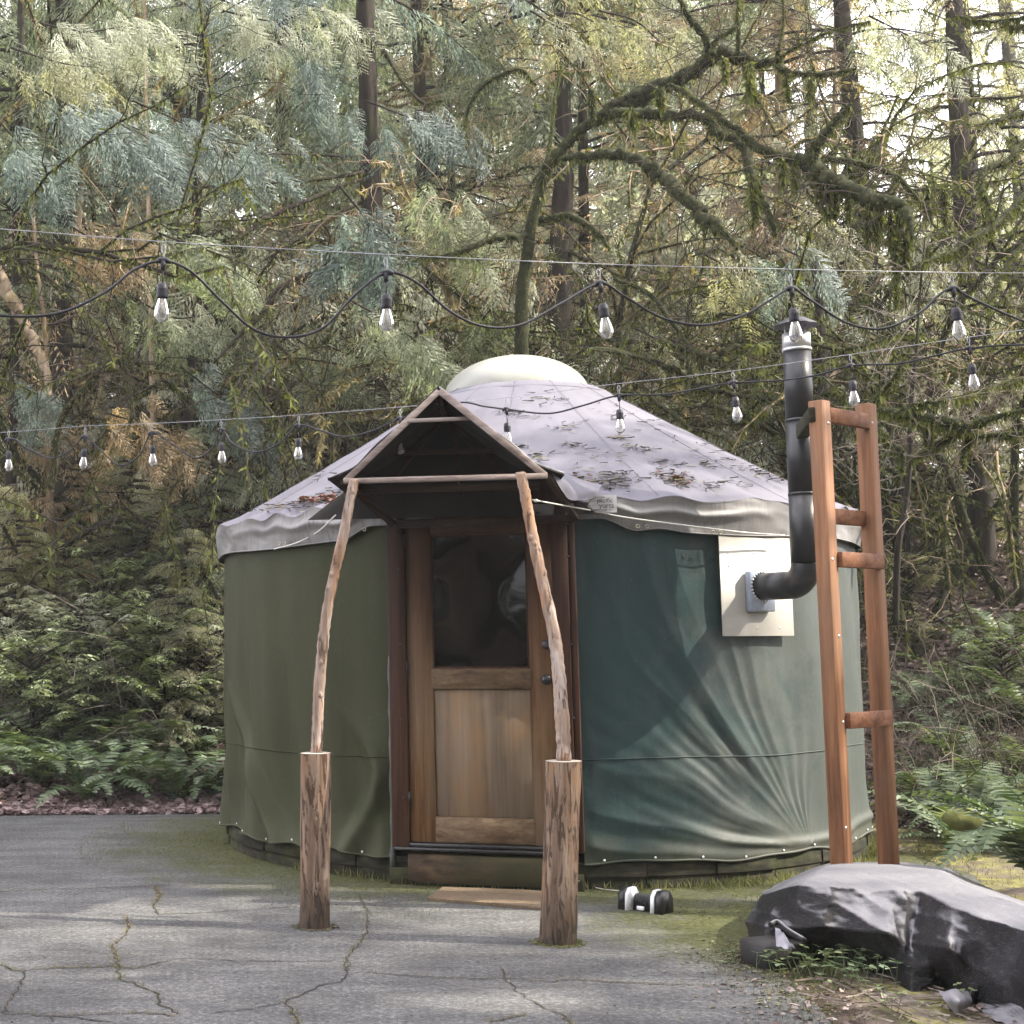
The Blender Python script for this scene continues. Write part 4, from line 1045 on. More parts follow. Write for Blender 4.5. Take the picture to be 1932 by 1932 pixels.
def smooth_rows(G, n):
    return np.stack([spline(G[:, j], n) for j in range(G.shape[1])], 1)
G1 = .4 * smooth_rows(G, 20) + .6 * np.stack([np.concatenate([np.linspace(G[i], G[i + 1], 20, endpoint=False) for i in range(len(G) - 1)] + [G[-1:]])][0:1])[0]
def lin(G, n):
    out = []
    for j in range(G.shape[1] - 1):
        for k in range(n): out.append(G[:, j] + (G[:, j + 1] - G[:, j]) * (k / n))
    out.append(G[:, -1]); return np.stack(out, 1)
G2 = .95 * lin(G1, 22) + .05 * np.stack([spline(G1[i], 22) for i in range(len(G1))], 0)
a_, b_ = G2.shape[:2]; ii, jj = np.meshgrid(np.arange(a_), np.arange(b_), indexing='ij')
x_, y_, z_ = G2[..., 0], G2[..., 1], G2[..., 2]
def ridge(u): return (1 - np.abs((u % 1.0) * 2 - 1))**2.2
side = smoothstep(44, 68, jj)
dwn = smoothstep(.36, .10, z_) * side
cr = .055 * (ridge(x_ * 1.55 + z_ * 1.9 + .25 * sn(x_ * 2, z_ * 3, 5)) - .3) * (.35 * side + .65 * dwn) + .030 * (ridge(x_ * 3.1 - z_ * 2.4 + .4 * sn(x_ * 2, z_ * 3, 6)) - .3) * side
cr += .016 * (ridge(x_ * 6.3 + z_ * 5.5 + .6 * sn(x_ * 3, z_ * 4, 16)) - .3) * side + .010 * (ridge(x_ * 9 - z_ * 8 + .8 * sn(x_ * 4, z_ * 6, 17)) - .3) * (.15 + .85 * side)
cr += .010 * (1 - np.abs(sn(x_ * 7, z_ * 9 - y_ * 6, 22)) * 2.5) * (.2 + .8 * side) + .004 * (1 - np.abs(sn(x_ * 21, z_ * 22 + y_ * 15, 23)) * 2.5)
cr -= .012
G2[..., 1] -= cr; G2[..., 2] += cr * .35 + .012 * sn(x_ * 3, y_ * 5, 9) * (1 - side)
def tarpmat():
    m, t, b = nodes("black_tarp")
    v = coords(t); f = noise(t, v, 3.5, 7, .65, .5); g = noise(t, coords(t, (1, 1, 1)), 70, 4, .7)
    c = ramp(t, [(.35, (.004, .004, .004)), (.55, (.008, .0072, .0076)), (.75, (.026, .024, .028))]); L(t, f, c.inputs["Fac"])
    out = mixc(t, rng01(t, g, .55, .75, 0, .4), c.outputs["Color"], (.07, .066, .075))
    sk = noise(t, coords(t, (1, 1, 7), rot=(0, .6, 0)), 26, 6, .8, .6); out = mixc(t, rng01(t, sk, .54, .68, 0, .6), out, (.13, .12, .14))
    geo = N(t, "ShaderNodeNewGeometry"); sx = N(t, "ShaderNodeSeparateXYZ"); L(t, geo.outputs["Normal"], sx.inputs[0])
    # paler and greyer where the surface faces up
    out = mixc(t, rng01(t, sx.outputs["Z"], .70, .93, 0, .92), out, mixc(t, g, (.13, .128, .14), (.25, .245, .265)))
    L(t, out, b.inputs["Base Color"]); b.inputs["Roughness"].default_value = .42; b.inputs["Specular IOR Level"].default_value = .2
    bump(t, b, mixc(t, .35, noise(t, v, 16, 6, .7, .6), noise(t, v, 260, 2)), .8, .012); return m
M['tarp'] = tarpmat()
tarp = MB().grid(G2).build("tarp", M['tarp'], smooth=True); tag(tarp, "crumpled black tarp draped over a low pile at bottom right", "tarp")
# second flap of tarp lying in front
rows = [[(1818,1880,.05),(1850,1845,.10),(1900,1835,.12),(1960,1850,.10),(2020,1860,.1)],
        [(1822,1888,.02),(1855,1868,.06),(1900,1862,.09),(1960,1880,.07),(2020,1890,.1)],
        [(1830,1893,.006),(1868,1890,.03),(1910,1900,.05),(1960,1920,.05),(2020,1935,.02)],
        [(1850,1912,.006),(1880,1925,.02),(1920,1945,.012),(1970,1965,.01),(2020,1980,.01)]]
G = np.array([[Z3(*p) for p in s] for s in rows]); G[..., 1] -= .04
W_ = np.stack([spline(G[:, j], 8) for j in range(G.shape[1])], 1); W_ = np.stack([spline(W_[i], 10) for i in range(len(W_))], 0)
W_[..., 2] += .012 * (ridge(W_[..., 0] * 6 + W_[..., 1] * 4) - .3) + .004 * sn(W_[..., 0] * 20, W_[..., 1] * 20, 3)
o = MB().grid(W_).build("tarp_flap", M['tarp'], smooth=True); tag(o, "loose dark tarp end lying on the soil before the big tarp", "tarp")
# folded hem, pot and scrap of white sheet at the left end
pot = thing("plant_pot", atz(1478, 1835, 0) + np.array([0, .12, 0]), "dark square tub under the left end of the tarp", "tub")
pc = atz(1478, 1835, 0) + np.array([0, .14, 0]); pc[2] = .06
MB().box(pc, (.22, .2, .12), np.stack([[math.cos(.3), math.sin(.3), 0], [-math.sin(.3), math.cos(.3), 0], [0, 0, 1]], 1), .012).build("tub_body", plain("dark_tub", (.02, .018, .018), .6), pot)
def rag(name, pts, mat, label, cat, disp=.02):
    G = np.array([[Z3(*p) for p in s] for s in pts]); G[..., 1] -= .05
    W_ = np.stack([spline(G[:, j], 6) for j in range(G.shape[1])], 1); W_ = np.stack([spline(W_[i], 6) for i in range(len(W_))], 0)
    W_[..., 2] += disp * .5 * sn(W_[..., 0] * 18, W_[..., 1] * 18, 3); W_[..., 1] += disp * .4 * sn(W_[..., 0] * 25, W_[..., 2] * 30, 5)
    o = MB().grid(W_).build(name, mat, smooth=True); tag(o, label, cat); return o
rag("plastic_scrap", [[(1455,1745,.17),(1466,1752,.17),(1476,1765,.17)], [(1456,1765,.14),(1470,1768,.15),(1490,1780,.15)], [(1457,1782,.11),(1474,1786,.12),(1492,1784,.12)]], plain('scrap_white', (.34, .33, .37), .5), "scrap of white plastic showing under the tarp's left end", "plastic sheet")
o = rag("foil_scrap", [[(1760,1866,.05),(1790,1862,.08),(1815,1864,.05)], [(1770,1882,.05),(1795,1880,.08),(1822,1880,.05)], [(1785,1905,.0),(1800,1908,.01),(1820,1898,.0)]], plain("grey_plastic", (.17, .165, .18), .5), "crumpled grey plastic scrap on soil below the tarp", "plastic scrap")
# rope edge on the tarp's left end
e_ = spline([Z3(1447, 1742, .2), Z3(1460, 1736, .21), Z3(1480, 1752, .19), Z3(1510, 1770, .17)], 6); e_[:, 1] -= .05
MB().tube(e_, .014, 8).build("tarp_hem", M['tarp'], smooth=True); tag(col.objects[-1], "rolled tarp edge above the white plastic scrap", "tarp edge")

# ================================================================== SMALL THINGS ON THE GROUND
# door mat
q0, q1, q2, q3 = atz(806, 1697, .012), atz(1036, 1716, .012), atz(1036, 1684, .012), atz(836, 1676, .012)
mm_ = MB(); n1, n2 = 26, 10; g = []
for i in range(n1):
    f = i / (n1 - 1); g.append([q0 * (1 - f) * (1 - k) + q1 * f * (1 - k) + q3 * (1 - f) * k + q2 * f * k for k in np.linspace(0, 1, n2)])
g = np.array(g); g[..., 2] = .022 + .003 * sn(g[..., 0] * 9, g[..., 1] * 9, 2)
lo = g.copy(); lo[..., 2] = .006
mm_.grid(g); edge_ = np.concatenate([g[:, 0], g[-1, 1:], g[::-1, -1][1:], g[0, ::-1][1:]]); el_ = edge_.copy(); el_[:, 2] = .006
mm_.grid(np.stack([edge_, el_], 1))
o = mm_.build("door_mat", M['mat']); tag(o, "worn brown coir mat lying before the door step", "door mat")
# black and white twin spotlight
lc = atz(1221, 1722, 0); lc[1] += .05
lamp = thing("garden_light", lc, "small black and white twin-ended device on moss by the right log", "garden light")
ax = np.array([math.cos(-.75), math.sin(-.75), 0]); ay = np.array([-ax[1], ax[0], 0]); Ml = np.stack([ax, ay, Zu], 1)
def hexplate(off, th, sc, mat, nm, z=.058):
    pr = [(-.055, -.05), (-.048, .03), (-.022, .055), (.026, .055), (.055, .02), (.055, -.05)]
    n = len(pr); V = [lc + ax * (off + s * th / 2) + ay * p[0] * sc + Zu * (p[1] * sc + z) for s in (-1, 1) for p in pr]
    F4 = [[i, (i + 1) % n, n + (i + 1) % n, n + i] for i in range(n)]
    b_ = MB().add(V, F4, [list(range(n))[::-1], list(range(n, 2 * n))]); b_.build(nm, mat, lamp)
hexplate(-.112, .045, 1.15, M['blk'], "end_housing"); hexplate(.118, .05, 1.2, M['blk'], "end_housing")
hexplate(-.078, .022, 1.22, M['white'], "white_band"); hexplate(.080, .022, 1.25, M['white'], "white_band")
for k in range(7): hexplate(-.045 + k * .015, .006, .8, M['blk'], "cooling_fin", .05)
MB().tube([lc + Zu * .05 - ax * .05, lc + Zu * .05 + ax * .05], .026, 12).build("core", M['blk'], lamp)
MB().box(lc + Zu * .022 - ay * .048, (.045, .01, .022), Ml, .002).build("sticker", M['white'], lamp)
MB().box(lc + Zu * .008, (.12, .06, .012), Ml, .003).build("foot", M['blk'], lamp)
cb = [atz(1092, 1662, .07), atz(1105, 1668, .03), atz(1130, 1676, .012), atz(1160, 1680, .012), atz(1180, 1681, .03)]
o = MB().tube(spline(cb, 8), .003, 6).build("power_cord", M['rope'], smooth=True); tag(o, "thin pale cord running along moss to the twin-ended device", "cord")
# stones
def stone(px, py, wpx, label, mat, seed, zt=0.):
    c = atz(px, py, zt); r = wpx / 2 * c[1] / FPX; rg = np.random.RandomState(seed)
    u = np.linspace(0, np.pi, 12)[:, None]; v = np.linspace(0, 2 * np.pi, 19)[None]
    d = 1 + .22 * sn(np.cos(v) * np.sin(u) * 1.5 + seed, np.sin(v) * np.sin(u) * 1.5 + np.cos(u), seed)
    V = np.stack([c[0] + r * d * np.sin(u) * np.cos(v), c[1] + r * d * np.sin(u) * np.sin(v) * .8, max(zt, TZ(c[0], c[1])) + r * .25 + r * .62 * d * np.cos(u)], -1)
    o = MB().grid(V).build("stone", mat, smooth=True); tag(o, label, "stone"); return o
M['stone'] = pmat("grey_stone", [(.3, (.096, .090, .084)), (.7, (.216, .204, .192))], 9, rough=.9, bmp=.5)
M['stone_moss'] = pmat("mossy_stone", [(.3, (.039, .044, .011)), (.6, (.110, .116, .033)), (.8, (.154, .143, .088))], 9, rough=1, bmp=.8, bdist=.02)
stone(1770, 1850 - 22, 50, "grey stone half hidden by the tarp edge and weeds", M['stone'], 3)
stone(1815, 1555, 70, "round mossy stone beside the big right fern", M['stone_moss'], 4, .35)
stone(1688, 1530, 44, "pale stone behind the foot of the timber frame", M['stone'], 5, .2)

# ================================================================== GUY ROPES
def rope(pts, rad, name, label, knots=(), cat="rope", mat='rope'):
    S = spline(pts, 8); o = MB().tube(S, rad, 6).build(name, M[mat], smooth=True); tag(o, label, cat)
    for k in knots:
        MB().tube([np.array(k) - np.array([.012, 0, .004]), np.array(k), np.array(k) + np.array([.014, 0, -.004])], [.005, .010, .005], 8).build("knot", M[mat], o)
r0_ = A(1005, 943, YA - .1); 
vp = lambda px, py, e=.05: yp(cyl(px, py, RE + e)[0], RE + e, cyl(px, py, RE + e)[1])
rope([r0_, A(1060, 953, 8.3), vp(1110, 962), vp(1180, 976), vp(1300, 992), vp(1400, 1004), vp(1480, 1010)], .0045, "guy_rope", "taut white guy rope along the valance right of the awning", [r0_ + np.array([.02, 0, -.004])])
rope([A(633, 972, YA + .35), vp(600, 1003, .04), vp(560, 1024, .04), vp(517, 1036, .04)], .0045, "guy_rope", "thin pale rope slanting down the valance left of the awning")

# ================================================================== NEEDLES AND LEAVES ON THE ROOF
def on_roof(px, py):
    d = ray(px, py); 
    lo, hi = 5.0, 14.0
    best = None
    for t in np.linspace(6.5, 13.5, 500):
        p = d * t + np.array([0, 0, CH]); r = math.hypot(p[0] - YC[0], p[1] - YC[1])
        if RD < r < RE:
            z = float(roof_z(np.array((r - RD) / (RE - RD)), np.array(0.)))
            if p[2] < z: continue
            best = p; 
        if best is not None and r < RD: break
    lo = None
    prev = None
    for t in np.linspace(6.5, 13.5, 700):
        p = d * t + np.array([0, 0, CH]); r = math.hypot(p[0] - YC[0], p[1] - YC[1])
        if r > RE: prev = None; continue
        z = float(roof_z(np.array(np.clip((r - RD) / (RE - RD), 0, 1)), np.array(0.)))
        if p[2] < z: return np.array([p[0], p[1], z])
    return None
rg = np.random.RandomState(61)
C6r = lambda x, y: (938 + .3714 * x, 634.8 + .3714 * y)
clus = [(450,740,70,35,520,.5),(620,730,70,35,520,0),(900,710,60,30,380,.4),(940,740,60,25,300,.5),(1080,765,35,20,160,0),(1075,655,40,14,160,0),(1330,690,60,18,260,.1),(1440,720,50,18,220,.3),(560,770,30,18,120,0),(210,610,30,18,70,0),(400,560,80,12,120,0),(100,560,60,10,60,0),(350,460,70,20,120,0),(120,400,80,12,80,0),(700,570,60,18,90,0),(840,640,50,14,70,0),(520,650,200,60,220,0),(1000,560,200,50,160,0),(300,330,200,30,160,0),(700,420,180,50,200,0),(1200,640,120,30,160,0),(1180,740,150,20,160,0),(630,520,40,15,60,0)]
pn = []; pf = []
for (x, y, sx, sy, n, fl) in clus:
    for _ in range(int(n * (.14 if n > 100 else .3))):
        a, b_ = rg.randn(2) * .62; a = a * (1.25 + .5 * math.sin(b_ * 6 + x)); p = on_roof(*C6r(x + a * sx, y + b_ * sy + a * sx * .12))
        if p is None: continue
        (pf if rg.rand() < fl * .28 else pn).append(p)
for (x, y, sx, sy, n, fl) in [(578, 946, 16, 5, 60, 1.6), (618, 944, 22, 8, 90, 1.2), (560, 955, 60, 6, 60, 0), (640, 935, 30, 12, 80, .2), (520, 960, 60, 10, 40, 0), (600, 900, 60, 10, 30, 0)]:
    for _ in range(n):
        a, b_ = rg.randn(2) * .6; p = on_roof(x + a * sx, y + b_ * sy)
        if p is None: continue
        (pf if rg.rand() < fl * .4 else pn).append(p)
pn = np.array(pn) + [0, 0, .006]; pf = np.array(pf) + [0, 0, .014]
sliver = [(-.5, -.05, 0), (.5, -.04, .02), (.5, .05, .02), (-.5, .06, .05)]
scatter("needle_litter", sliver, [[(0, 1, 2, 3)]], pn, rg.uniform(0, 6.28, len(pn)), rg.uniform(-.3, .6, len(pn)), rg.uniform(.03, .10, len(pn)), M['needles'], label="drifts of brown conifer needles and twigs on the yurt roof")
scatter("roof_leaves", leaf_v, leaf_f, pf, rg.uniform(0, 6.28, len(pf)), rg.uniform(-.6, .6, len(pf)), rg.uniform(.03, .06, len(pf)), leafmat("red_dead_leaf", [(0, (.06, .025, .02)), (.6, (.20, .09, .075)), (1, (.32, .20, .17))], .1), label="reddish dead leaves caught on the yurt roof")

# ================================================================== STRING LIGHTS
def glassmat():
    m, t, b = nodes("clear_bulb_glass")
    b.inputs["Base Color"].default_value = (.9, .9, .92, 1); b.inputs["Roughness"].default_value = .03
    b.inputs["Transmission Weight"].default_value = .94; b.inputs["IOR"].default_value = 1.3
    b.inputs["Coat Weight"].default_value = .8; b.inputs["Coat Roughness"].default_value = .02
    return m
M['bulb'] = glassmat()
M['filament'] = plain("filament", (.75, .68, .50), .5)
def make_bulb():
    o = bpy.data.objects.new("string_light_bulb", None); col.objects.link(o)
    t_block = MB().tube([(-.028, 0, -.006), (-.010, 0, .002), (.010, 0, .002), (.028, 0, -.006)], [.006, .012, .012, .006], 8).tube([(0, 0, 0), (0, 0, -.034)], [.013, .007], 8)
    t_block.build("connector", M['rubber'], o, True, local=True)
    hk = spline([(0, 0, .0), (.004, 0, .025), (.007, 0, .045), (0, 0, .058), (-.006, 0, .045), (-.003, 0, .025)], 4)
    MB().tube(hk, .0022, 5).build("hook", M['steelwire'], o, True, local=True)
    MB().tube([(0, 0, -.034), (.001, 0, -.085)], .0028, 6).build("drop_wire", M['rubber'], o, True, local=True)
    prof = [(0, -.078), (.012, -.080), (.0185, -.088), (.0195, -.100)]
    for k in range(4): prof += [(.0205, -.102 - k * .007), (.0185, -.1055 - k * .007)]
    prof += [(.020, -.131), (.018, -.133), (0, -.133)]
    MB().lathe(prof, n=16).build("socket", M['rubber'], o, True, local=True)
    g = [(.0125, -.132), (.015, -.142), (.021, -.160), (.0262, -.182), (.0265, -.192), (.022, -.206), (.012, -.215), (0, -.218)]
    MB().lathe(g, n=18).lathe([(r * .93, z + .001) for r, z in g][::-1], n=18).build("glass", M['bulb'], o, True, local=True)
    fl = MB()
    for k in range(5):
        a = k * 1.257; fl.tube([(.004 * math.cos(a), .004 * math.sin(a), -.142), (.009 * math.cos(a), .009 * math.sin(a), -.185)], .0009, 4)
    fl.tube([(0, 0, -.133), (0, 0, -.155)], .004, 6).build("filament", M['filament'], o, local=True)
    return o
bulb0 = make_bulb(); used = [False]
def place_bulb(p, s, rx, ry, label, group):
    if not used[0]: o = bulb0; used[0] = True
    else:
        o = bulb0.copy(); col.objects.link(o)
        for c in bulb0.children:
            d = c.copy(); col.objects.link(d); d.parent = o
    o.location = Vector(p); o.scale = (s, s, s); o.rotation_euler = (rx, ry, .2 * math.sin(p[0] * 9))
    o["label"] = label; o["category"] = "light bulb"; o["group"] = group
def ylin(px, a, b): return a + (b - a) * px / 1932.0
def strand(conn, cable, sagpts, ya, yb, rad, wrad, nm, lb_cord, lb_wire, bulbs, grp, s):
    Q = sorted(sagpts + conn)
    S = spline([at(x, y, ylin(x, ya, yb)) for x, y in Q], 9)
    o = MB().tube(S, rad, 7).build("strung_cable", M['rubber'], smooth=True); tag(o, lb_cord, "cord")
    S = spline([at(x, y, ylin(x, ya, yb) + .0) for x, y in cable], 6)
    o = MB().tube(S, wrad, 6).build("support_cable", M['steelwire'], smooth=True); tag(o, lb_wire, "cable")
    for (x, y), (tilt, lab) in zip(conn, bulbs):
        place_bulb(at(x, y, ylin(x, ya, yb)), s, 0, tilt, lab, grp)
conn1 = [(308, 492), (728, 515), (1132, 535), (1493, 545), (1798, 545)]
sag1 = [(-260, 520), (-130, 575), (-60, 588), (40, 597), (120, 588), (200, 550), (255, 508), (360, 512), (420, 570), (480, 622), (545, 636), (610, 618), (670, 556), (785, 532), (850, 588), (915, 616), (985, 612), (1060, 572), (1180, 560), (1250, 600), (1325, 613), (1400, 596), (1450, 568), (1530, 566), (1595, 608), (1665, 620), (1735, 590), (1770, 558), (1840, 566), (1932, 606), (2020, 625), (2120, 580)]
cab1 = [(-260, 418), (0, 432), (308, 456), (728, 480), (1132, 498), (1493, 508), (1798, 514), (1932, 515), (2200, 514)]
g1 = "bulbs on the near string of lights"
strand(conn1, cab1, sag1, 5.0, 6.3, .0056, .0016, "near", "heavy black light cord looping across the whole picture top half", "grey steel cable stretched above the near string of lights",
    [(.03, "leftmost bulb on the near string, hanging against golden trees"), (0, "second bulb from left on the near string, before the big trunk"), (-.10, "middle bulb on the near string above the yurt dome's right side"), (-.05, "near string bulb hanging right in front of the stovepipe cap"), (-.07, "rightmost near string bulb, against the right conifer trunk")], g1, 1.08)
conn2 = [(16, 829), (160, 824), (287, 817), (417, 811), (563, 803), (755, 790), (956, 772), (1168, 746), (1384, 722), (1606, 690), (1829, 657)]
sag2 = [(-160, 835), (-70, 870), (50, 845), (97, 864), (135, 848), (190, 850), (226, 878), (262, 860), (325, 838), (368, 864), (400, 846), (440, 838), (482, 853), (525, 838), (605, 812), (650, 824), (705, 812), (860, 760), (915, 767), (1035, 780), (1100, 765), (1254, 744), (1330, 731), (1469, 718), (1540, 708), (1694, 686), (1760, 672), (1932, 650), (2100, 650)]
cab2 = [(-160, 822), (0, 816), (160, 804), (287, 799), (417, 792), (563, 783), (755, 768), (957, 750), (1165, 724), (1380, 700), (1603, 669), (1829, 636), (2100, 600)]
g2 = "bulbs on the far string of lights"
strand(conn2, cab2, sag2, 9.4, 6.9, .0052, .0016, "far", "thin black light cord dipping behind the awning and across roof", "fine wire carrying the far string of lights",
    [(-.03, "far string bulb at the picture's left edge"), (.04, "far string bulb second from the left edge"), (-.03, "far string bulb hanging over the thin pale trunk"), (-.03, "far string bulb fourth from the left edge"), (.02, "far string bulb nearest the awning's left side"), (0, "far string bulb mostly hidden by the awning gable"), (0, "far string bulb over the pale roof just right of awning"), (0, "far string bulb over the roof below the dome's right edge"), (-.06, "far string bulb between the roof slope and the stovepipe"), (-.03, "far string bulb touching the top of the timber frame"), (-.06, "rightmost far string bulb before the right conifer trunk")], g2, 1.0)
# near and far bulbs differ in apparent drop; the far string has small lamps

# ================================================================== FOREST
def rot_from(xd, up_hint, roll=None):
    """stack of rotation matrices whose first column is xd"""
    x = xd / (np.linalg.norm(xd, axis=1)[:, None] + 1e-9)
    y = np.cross(up_hint, x); y /= np.linalg.norm(y, axis=1)[:, None] + 1e-9
    z = np.cross(x, y)
    if roll is not None:
        c, s_ = np.cos(roll)[:, None], np.sin(roll)[:, None]; y, z = y * c + z * s_, z * c - y * s_
    return np.stack([x, y, z], -1)
def stamp(tv, tf, pos, Rm, size):
    V = np.einsum('nij,mj->nmi', Rm, tv) * size[:, None, None] + pos[:, None, :]
    F = [(f[None] + (np.arange(len(pos)) * len(tv))[:, None, None]).reshape(-1, f.shape[1]) for f in tf]
    return V.reshape(-1, 3), F
def spray_tpl(seed, ntw=8, leaf=3, droop=.25, wdt=.42, lw=.050, hang=0.0):
    """flat drooping spray, length 1 along +x, made of small leaf-sized faces"""
    rg = np.random.RandomState(seed); V = []; F = []
    def rh(p, d, l, w_):
        d = d / np.linalg.norm(d); sd = np.cross(d, [0, 0, 1.]); sd /= np.linalg.norm(sd) + 1e-9
        sd = sd + np.array([0, 0, rg.uniform(-.5, .5)]); b = len(V)
        V.extend([p, p + d * l * .45 + sd * w_, p + d * l, p + d * l * .45 - sd * w_]); F.append([b, b + 1, b + 2, b + 3])
    for k in range(ntw):
        x = .06 + .88 * k / ntw; L0 = wdt * (1 - .75 * x) * (.6 + .4 * math.sin(min(1, x * 4) * 1.57)) * rg.uniform(.75, 1.2)
        for sd in (-1, 1):
            a = rg.uniform(.75, 1.1); d = np.array([math.cos(a), sd * math.sin(a), -.25 - hang + rg.uniform(-.15, .15)]); p0 = np.array([x, 0, -droop * x * x])
            for j in range(leaf):
                f = j / leaf; p = p0 + d * L0 * f + np.array([0, 0, -.15 * f * f * L0])
                dd = d + np.array([.35, 0, -.2 * f]) + rg.uniform(-.25, .25, 3); rh(p, dd, L0 / leaf * 1.5, lw * (1 - .35 * f) * rg.uniform(.7, 1.2))
    rh(np.array([.75, 0, -droop * .56]), np.array([1, 0, -.5]), .3, lw * .8)
    return np.array(V), [np.array(F)]
SPR = {'cedar': [spray_tpl(1 + k, 9, 3, .45, .50, .026, .35) for k in range(2)],
       'fan': [spray_tpl(51 + k, 11, 4, .50, .55, .024, .25) for k in range(2)],
       'hem': [spray_tpl(11 + k, 9, 3, .25, .38, .022, .10) for k in range(2)],
       'broad': [spray_tpl(21 + k, 5, 2, .3, .6, .075, .1) for k in range(2)],
       'wisp': [spray_tpl(31 + k, 6, 2, .9, .30, .024, .8) for k in range(2)]}
def crown_mesh(name, seed, z0, z1, r0, r1, nb, ns, kind, slen, droop=.30, gaps=.35, up0=.1):
    """branches round a trunk, each carrying sprays; sticks of the branches are returned too"""
    rg = np.random.RandomState(seed); pos = []; xd = []; up = []; sz = []; sticks = MB()
    gapdir = rg.uniform(0, 6.28, 5)
    for i in range(nb):
        f = (i + rg.rand()) / nb; z = z0 + (z1 - z0) * f; R0 = (r0 + (r1 - r0) * f) * rg.uniform(.55, 1.15); a = rg.uniform(0, 6.28)
        if rg.rand() < gaps and np.cos(a - gapdir[int(f * 4.99)]) > .3: continue
        d = np.array([math.cos(a), math.sin(a), 0]); sd = np.array([-d[1], d[0], 0]); bend = rg.uniform(-.25, .25)
        def bp(t): return d * R0 * t + sd * bend * R0 * t * t + np.array([0, 0, z + R0 * (up0 * t - droop * t * t)])
        pts = [bp(t) for t in np.linspace(0, 1, 6)]
        sticks.tube(pts, np.linspace(.032, .006, 6) * (.6 + R0 * .22), 4, False)
        for t in np.linspace(.22, 1.0, ns):
            t = t + rg.uniform(-.05, .05); p = bp(t); tg = (bp(t + .05) - bp(t - .05)); tg /= np.linalg.norm(tg)
            for s_ in (-1, 1):
                ang = rg.uniform(.3, 1.15); dd = tg * math.cos(ang) + sd * s_ * math.sin(ang) + np.array([0, 0, rg.uniform(-.45, .05)])
                pos.append(p); xd.append(dd); up.append([rg.uniform(-.3, .3), rg.uniform(-.3, .3), 1]); sz.append(slen * rg.uniform(.6, 1.25) * (1.15 - .45 * t))
    pos, xd, up, sz = map(np.array, (pos, xd, up, sz)); Rm = rot_from(xd, up); T_ = SPR[kind]
    h = rg.randint(0, len(T_), len(pos)); Vs = []; Fs = {}; off = 0
    for k in range(len(T_)):
        m_ = h == k
        if not m_.any(): continue
        V, F = stamp(T_[k][0], T_[k][1], pos[m_], Rm[m_], sz[m_])
        for f in F: Fs.setdefault(f.shape[1], []).append(f + off)
        Vs.append(V); off += len(V)
    return nmesh(name, np.concatenate(Vs), [np.concatenate(v) for v in Fs.values()]), sticks.mesh(name + "_branches")
CR = {}
CR['cedar1'] = crown_mesh("cedar_crown", 1, 2.6, 17, 2.9, 2.2, 78, 7, 'cedar', .62, .38)
CR['cedar2'] = crown_mesh("cedar_crown", 2, 3.0, 18, 2.5, 1.9, 72, 7, 'cedar', .60, .45)
CR['hem1'] = crown_mesh("hemlock_crown", 3, 2.2, 17, 3.0, 1.6, 84, 7, 'hem', .60, .22, up0=.15)
CR['hem2'] = crown_mesh("hemlock_crown", 4, 4.0, 18, 2.6, 1.8, 66, 7, 'hem', .62, .3)
CR['wisp'] = crown_mesh("mossy_crown", 5, .6, 9, 2.3, 2.6, 95, 6, 'wisp', .55, .25, up0=.5, gaps=.2)
CR['high'] = crown_mesh("high_crown", 6, 8.5, 19, 2.9, 2.0, 56, 7, 'cedar', .62, .38)
CR['young'] = crown_mesh("young_conifer", 7, .15, 3.2, 1.15, .25, 50, 6, 'hem', .30, .25, up0=.1, gaps=0)
CR['bush'] = crown_mesh("bush_crown", 8, .15, 1.5, .8, .7, 38, 5, 'broad', .24, .2, up0=.7, gaps=0)
def set_mat(o, m):
    o.material_slots[0].link = 'OBJECT'; o.material_slots[0].material = m
rt = np.random.RandomState(71)
def trunk_mesh(pts, rad, n=14, seed=0):
    rg = np.random.RandomState(seed); S = spline(np.c_[np.array(pts, float), rad], 8)
    return MB().tube(S[:, :3], S[:, 3], n, True, .22, rg)
_tm = {}
def generic_tree(kind, x, y, mat, label, cat, group, rot, sc=1.0, szz=1.0, lean=(0, 0), r=.2, bark='bark', H=21):
    z = TZ(x, y) - .1
    t = thing({'c': 'cedar_tree', 'h': 'hemlock_tree', 'w': 'mossy_tree', 'y': 'young_conifer', 'b': 'shrub'}[kind[0] if kind != 'high' else 'c'], (x, y, z), label, cat, group)
    t.rotation_euler = (lean[0], lean[1], rot); t.scale = (sc, sc, sc * szz)
    cm, sm = CR[kind]
    if not cm.materials: cm.materials.append(M['cedar']); sm.materials.append(M['bark'])
    c = bpy.data.objects.new("crown", cm); col.objects.link(c); c.parent = t; set_mat(c, M[mat])
    b = bpy.data.objects.new("branches", sm); col.objects.link(b); b.parent = t
    if H:
        key = (round(r, 2), H)
        if key not in _tm: 
            hh = np.linspace(0, 1, 7); _tm[key] = trunk_mesh([(.06 * math.sin(q * 5), .05 * math.cos(q * 4), q * H) for q in hh], r * (1 - .8 * hh) + r * .4 * np.exp(-hh * 22), 12, int(r * 100)).mesh("trunk"); smooth_mesh(_tm[key])
            _tm[key].materials.append(M[bark])
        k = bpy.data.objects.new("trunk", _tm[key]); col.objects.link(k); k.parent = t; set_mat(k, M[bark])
    return t
def gx_at(px, y): return float(at(px, 1100, y)[0])
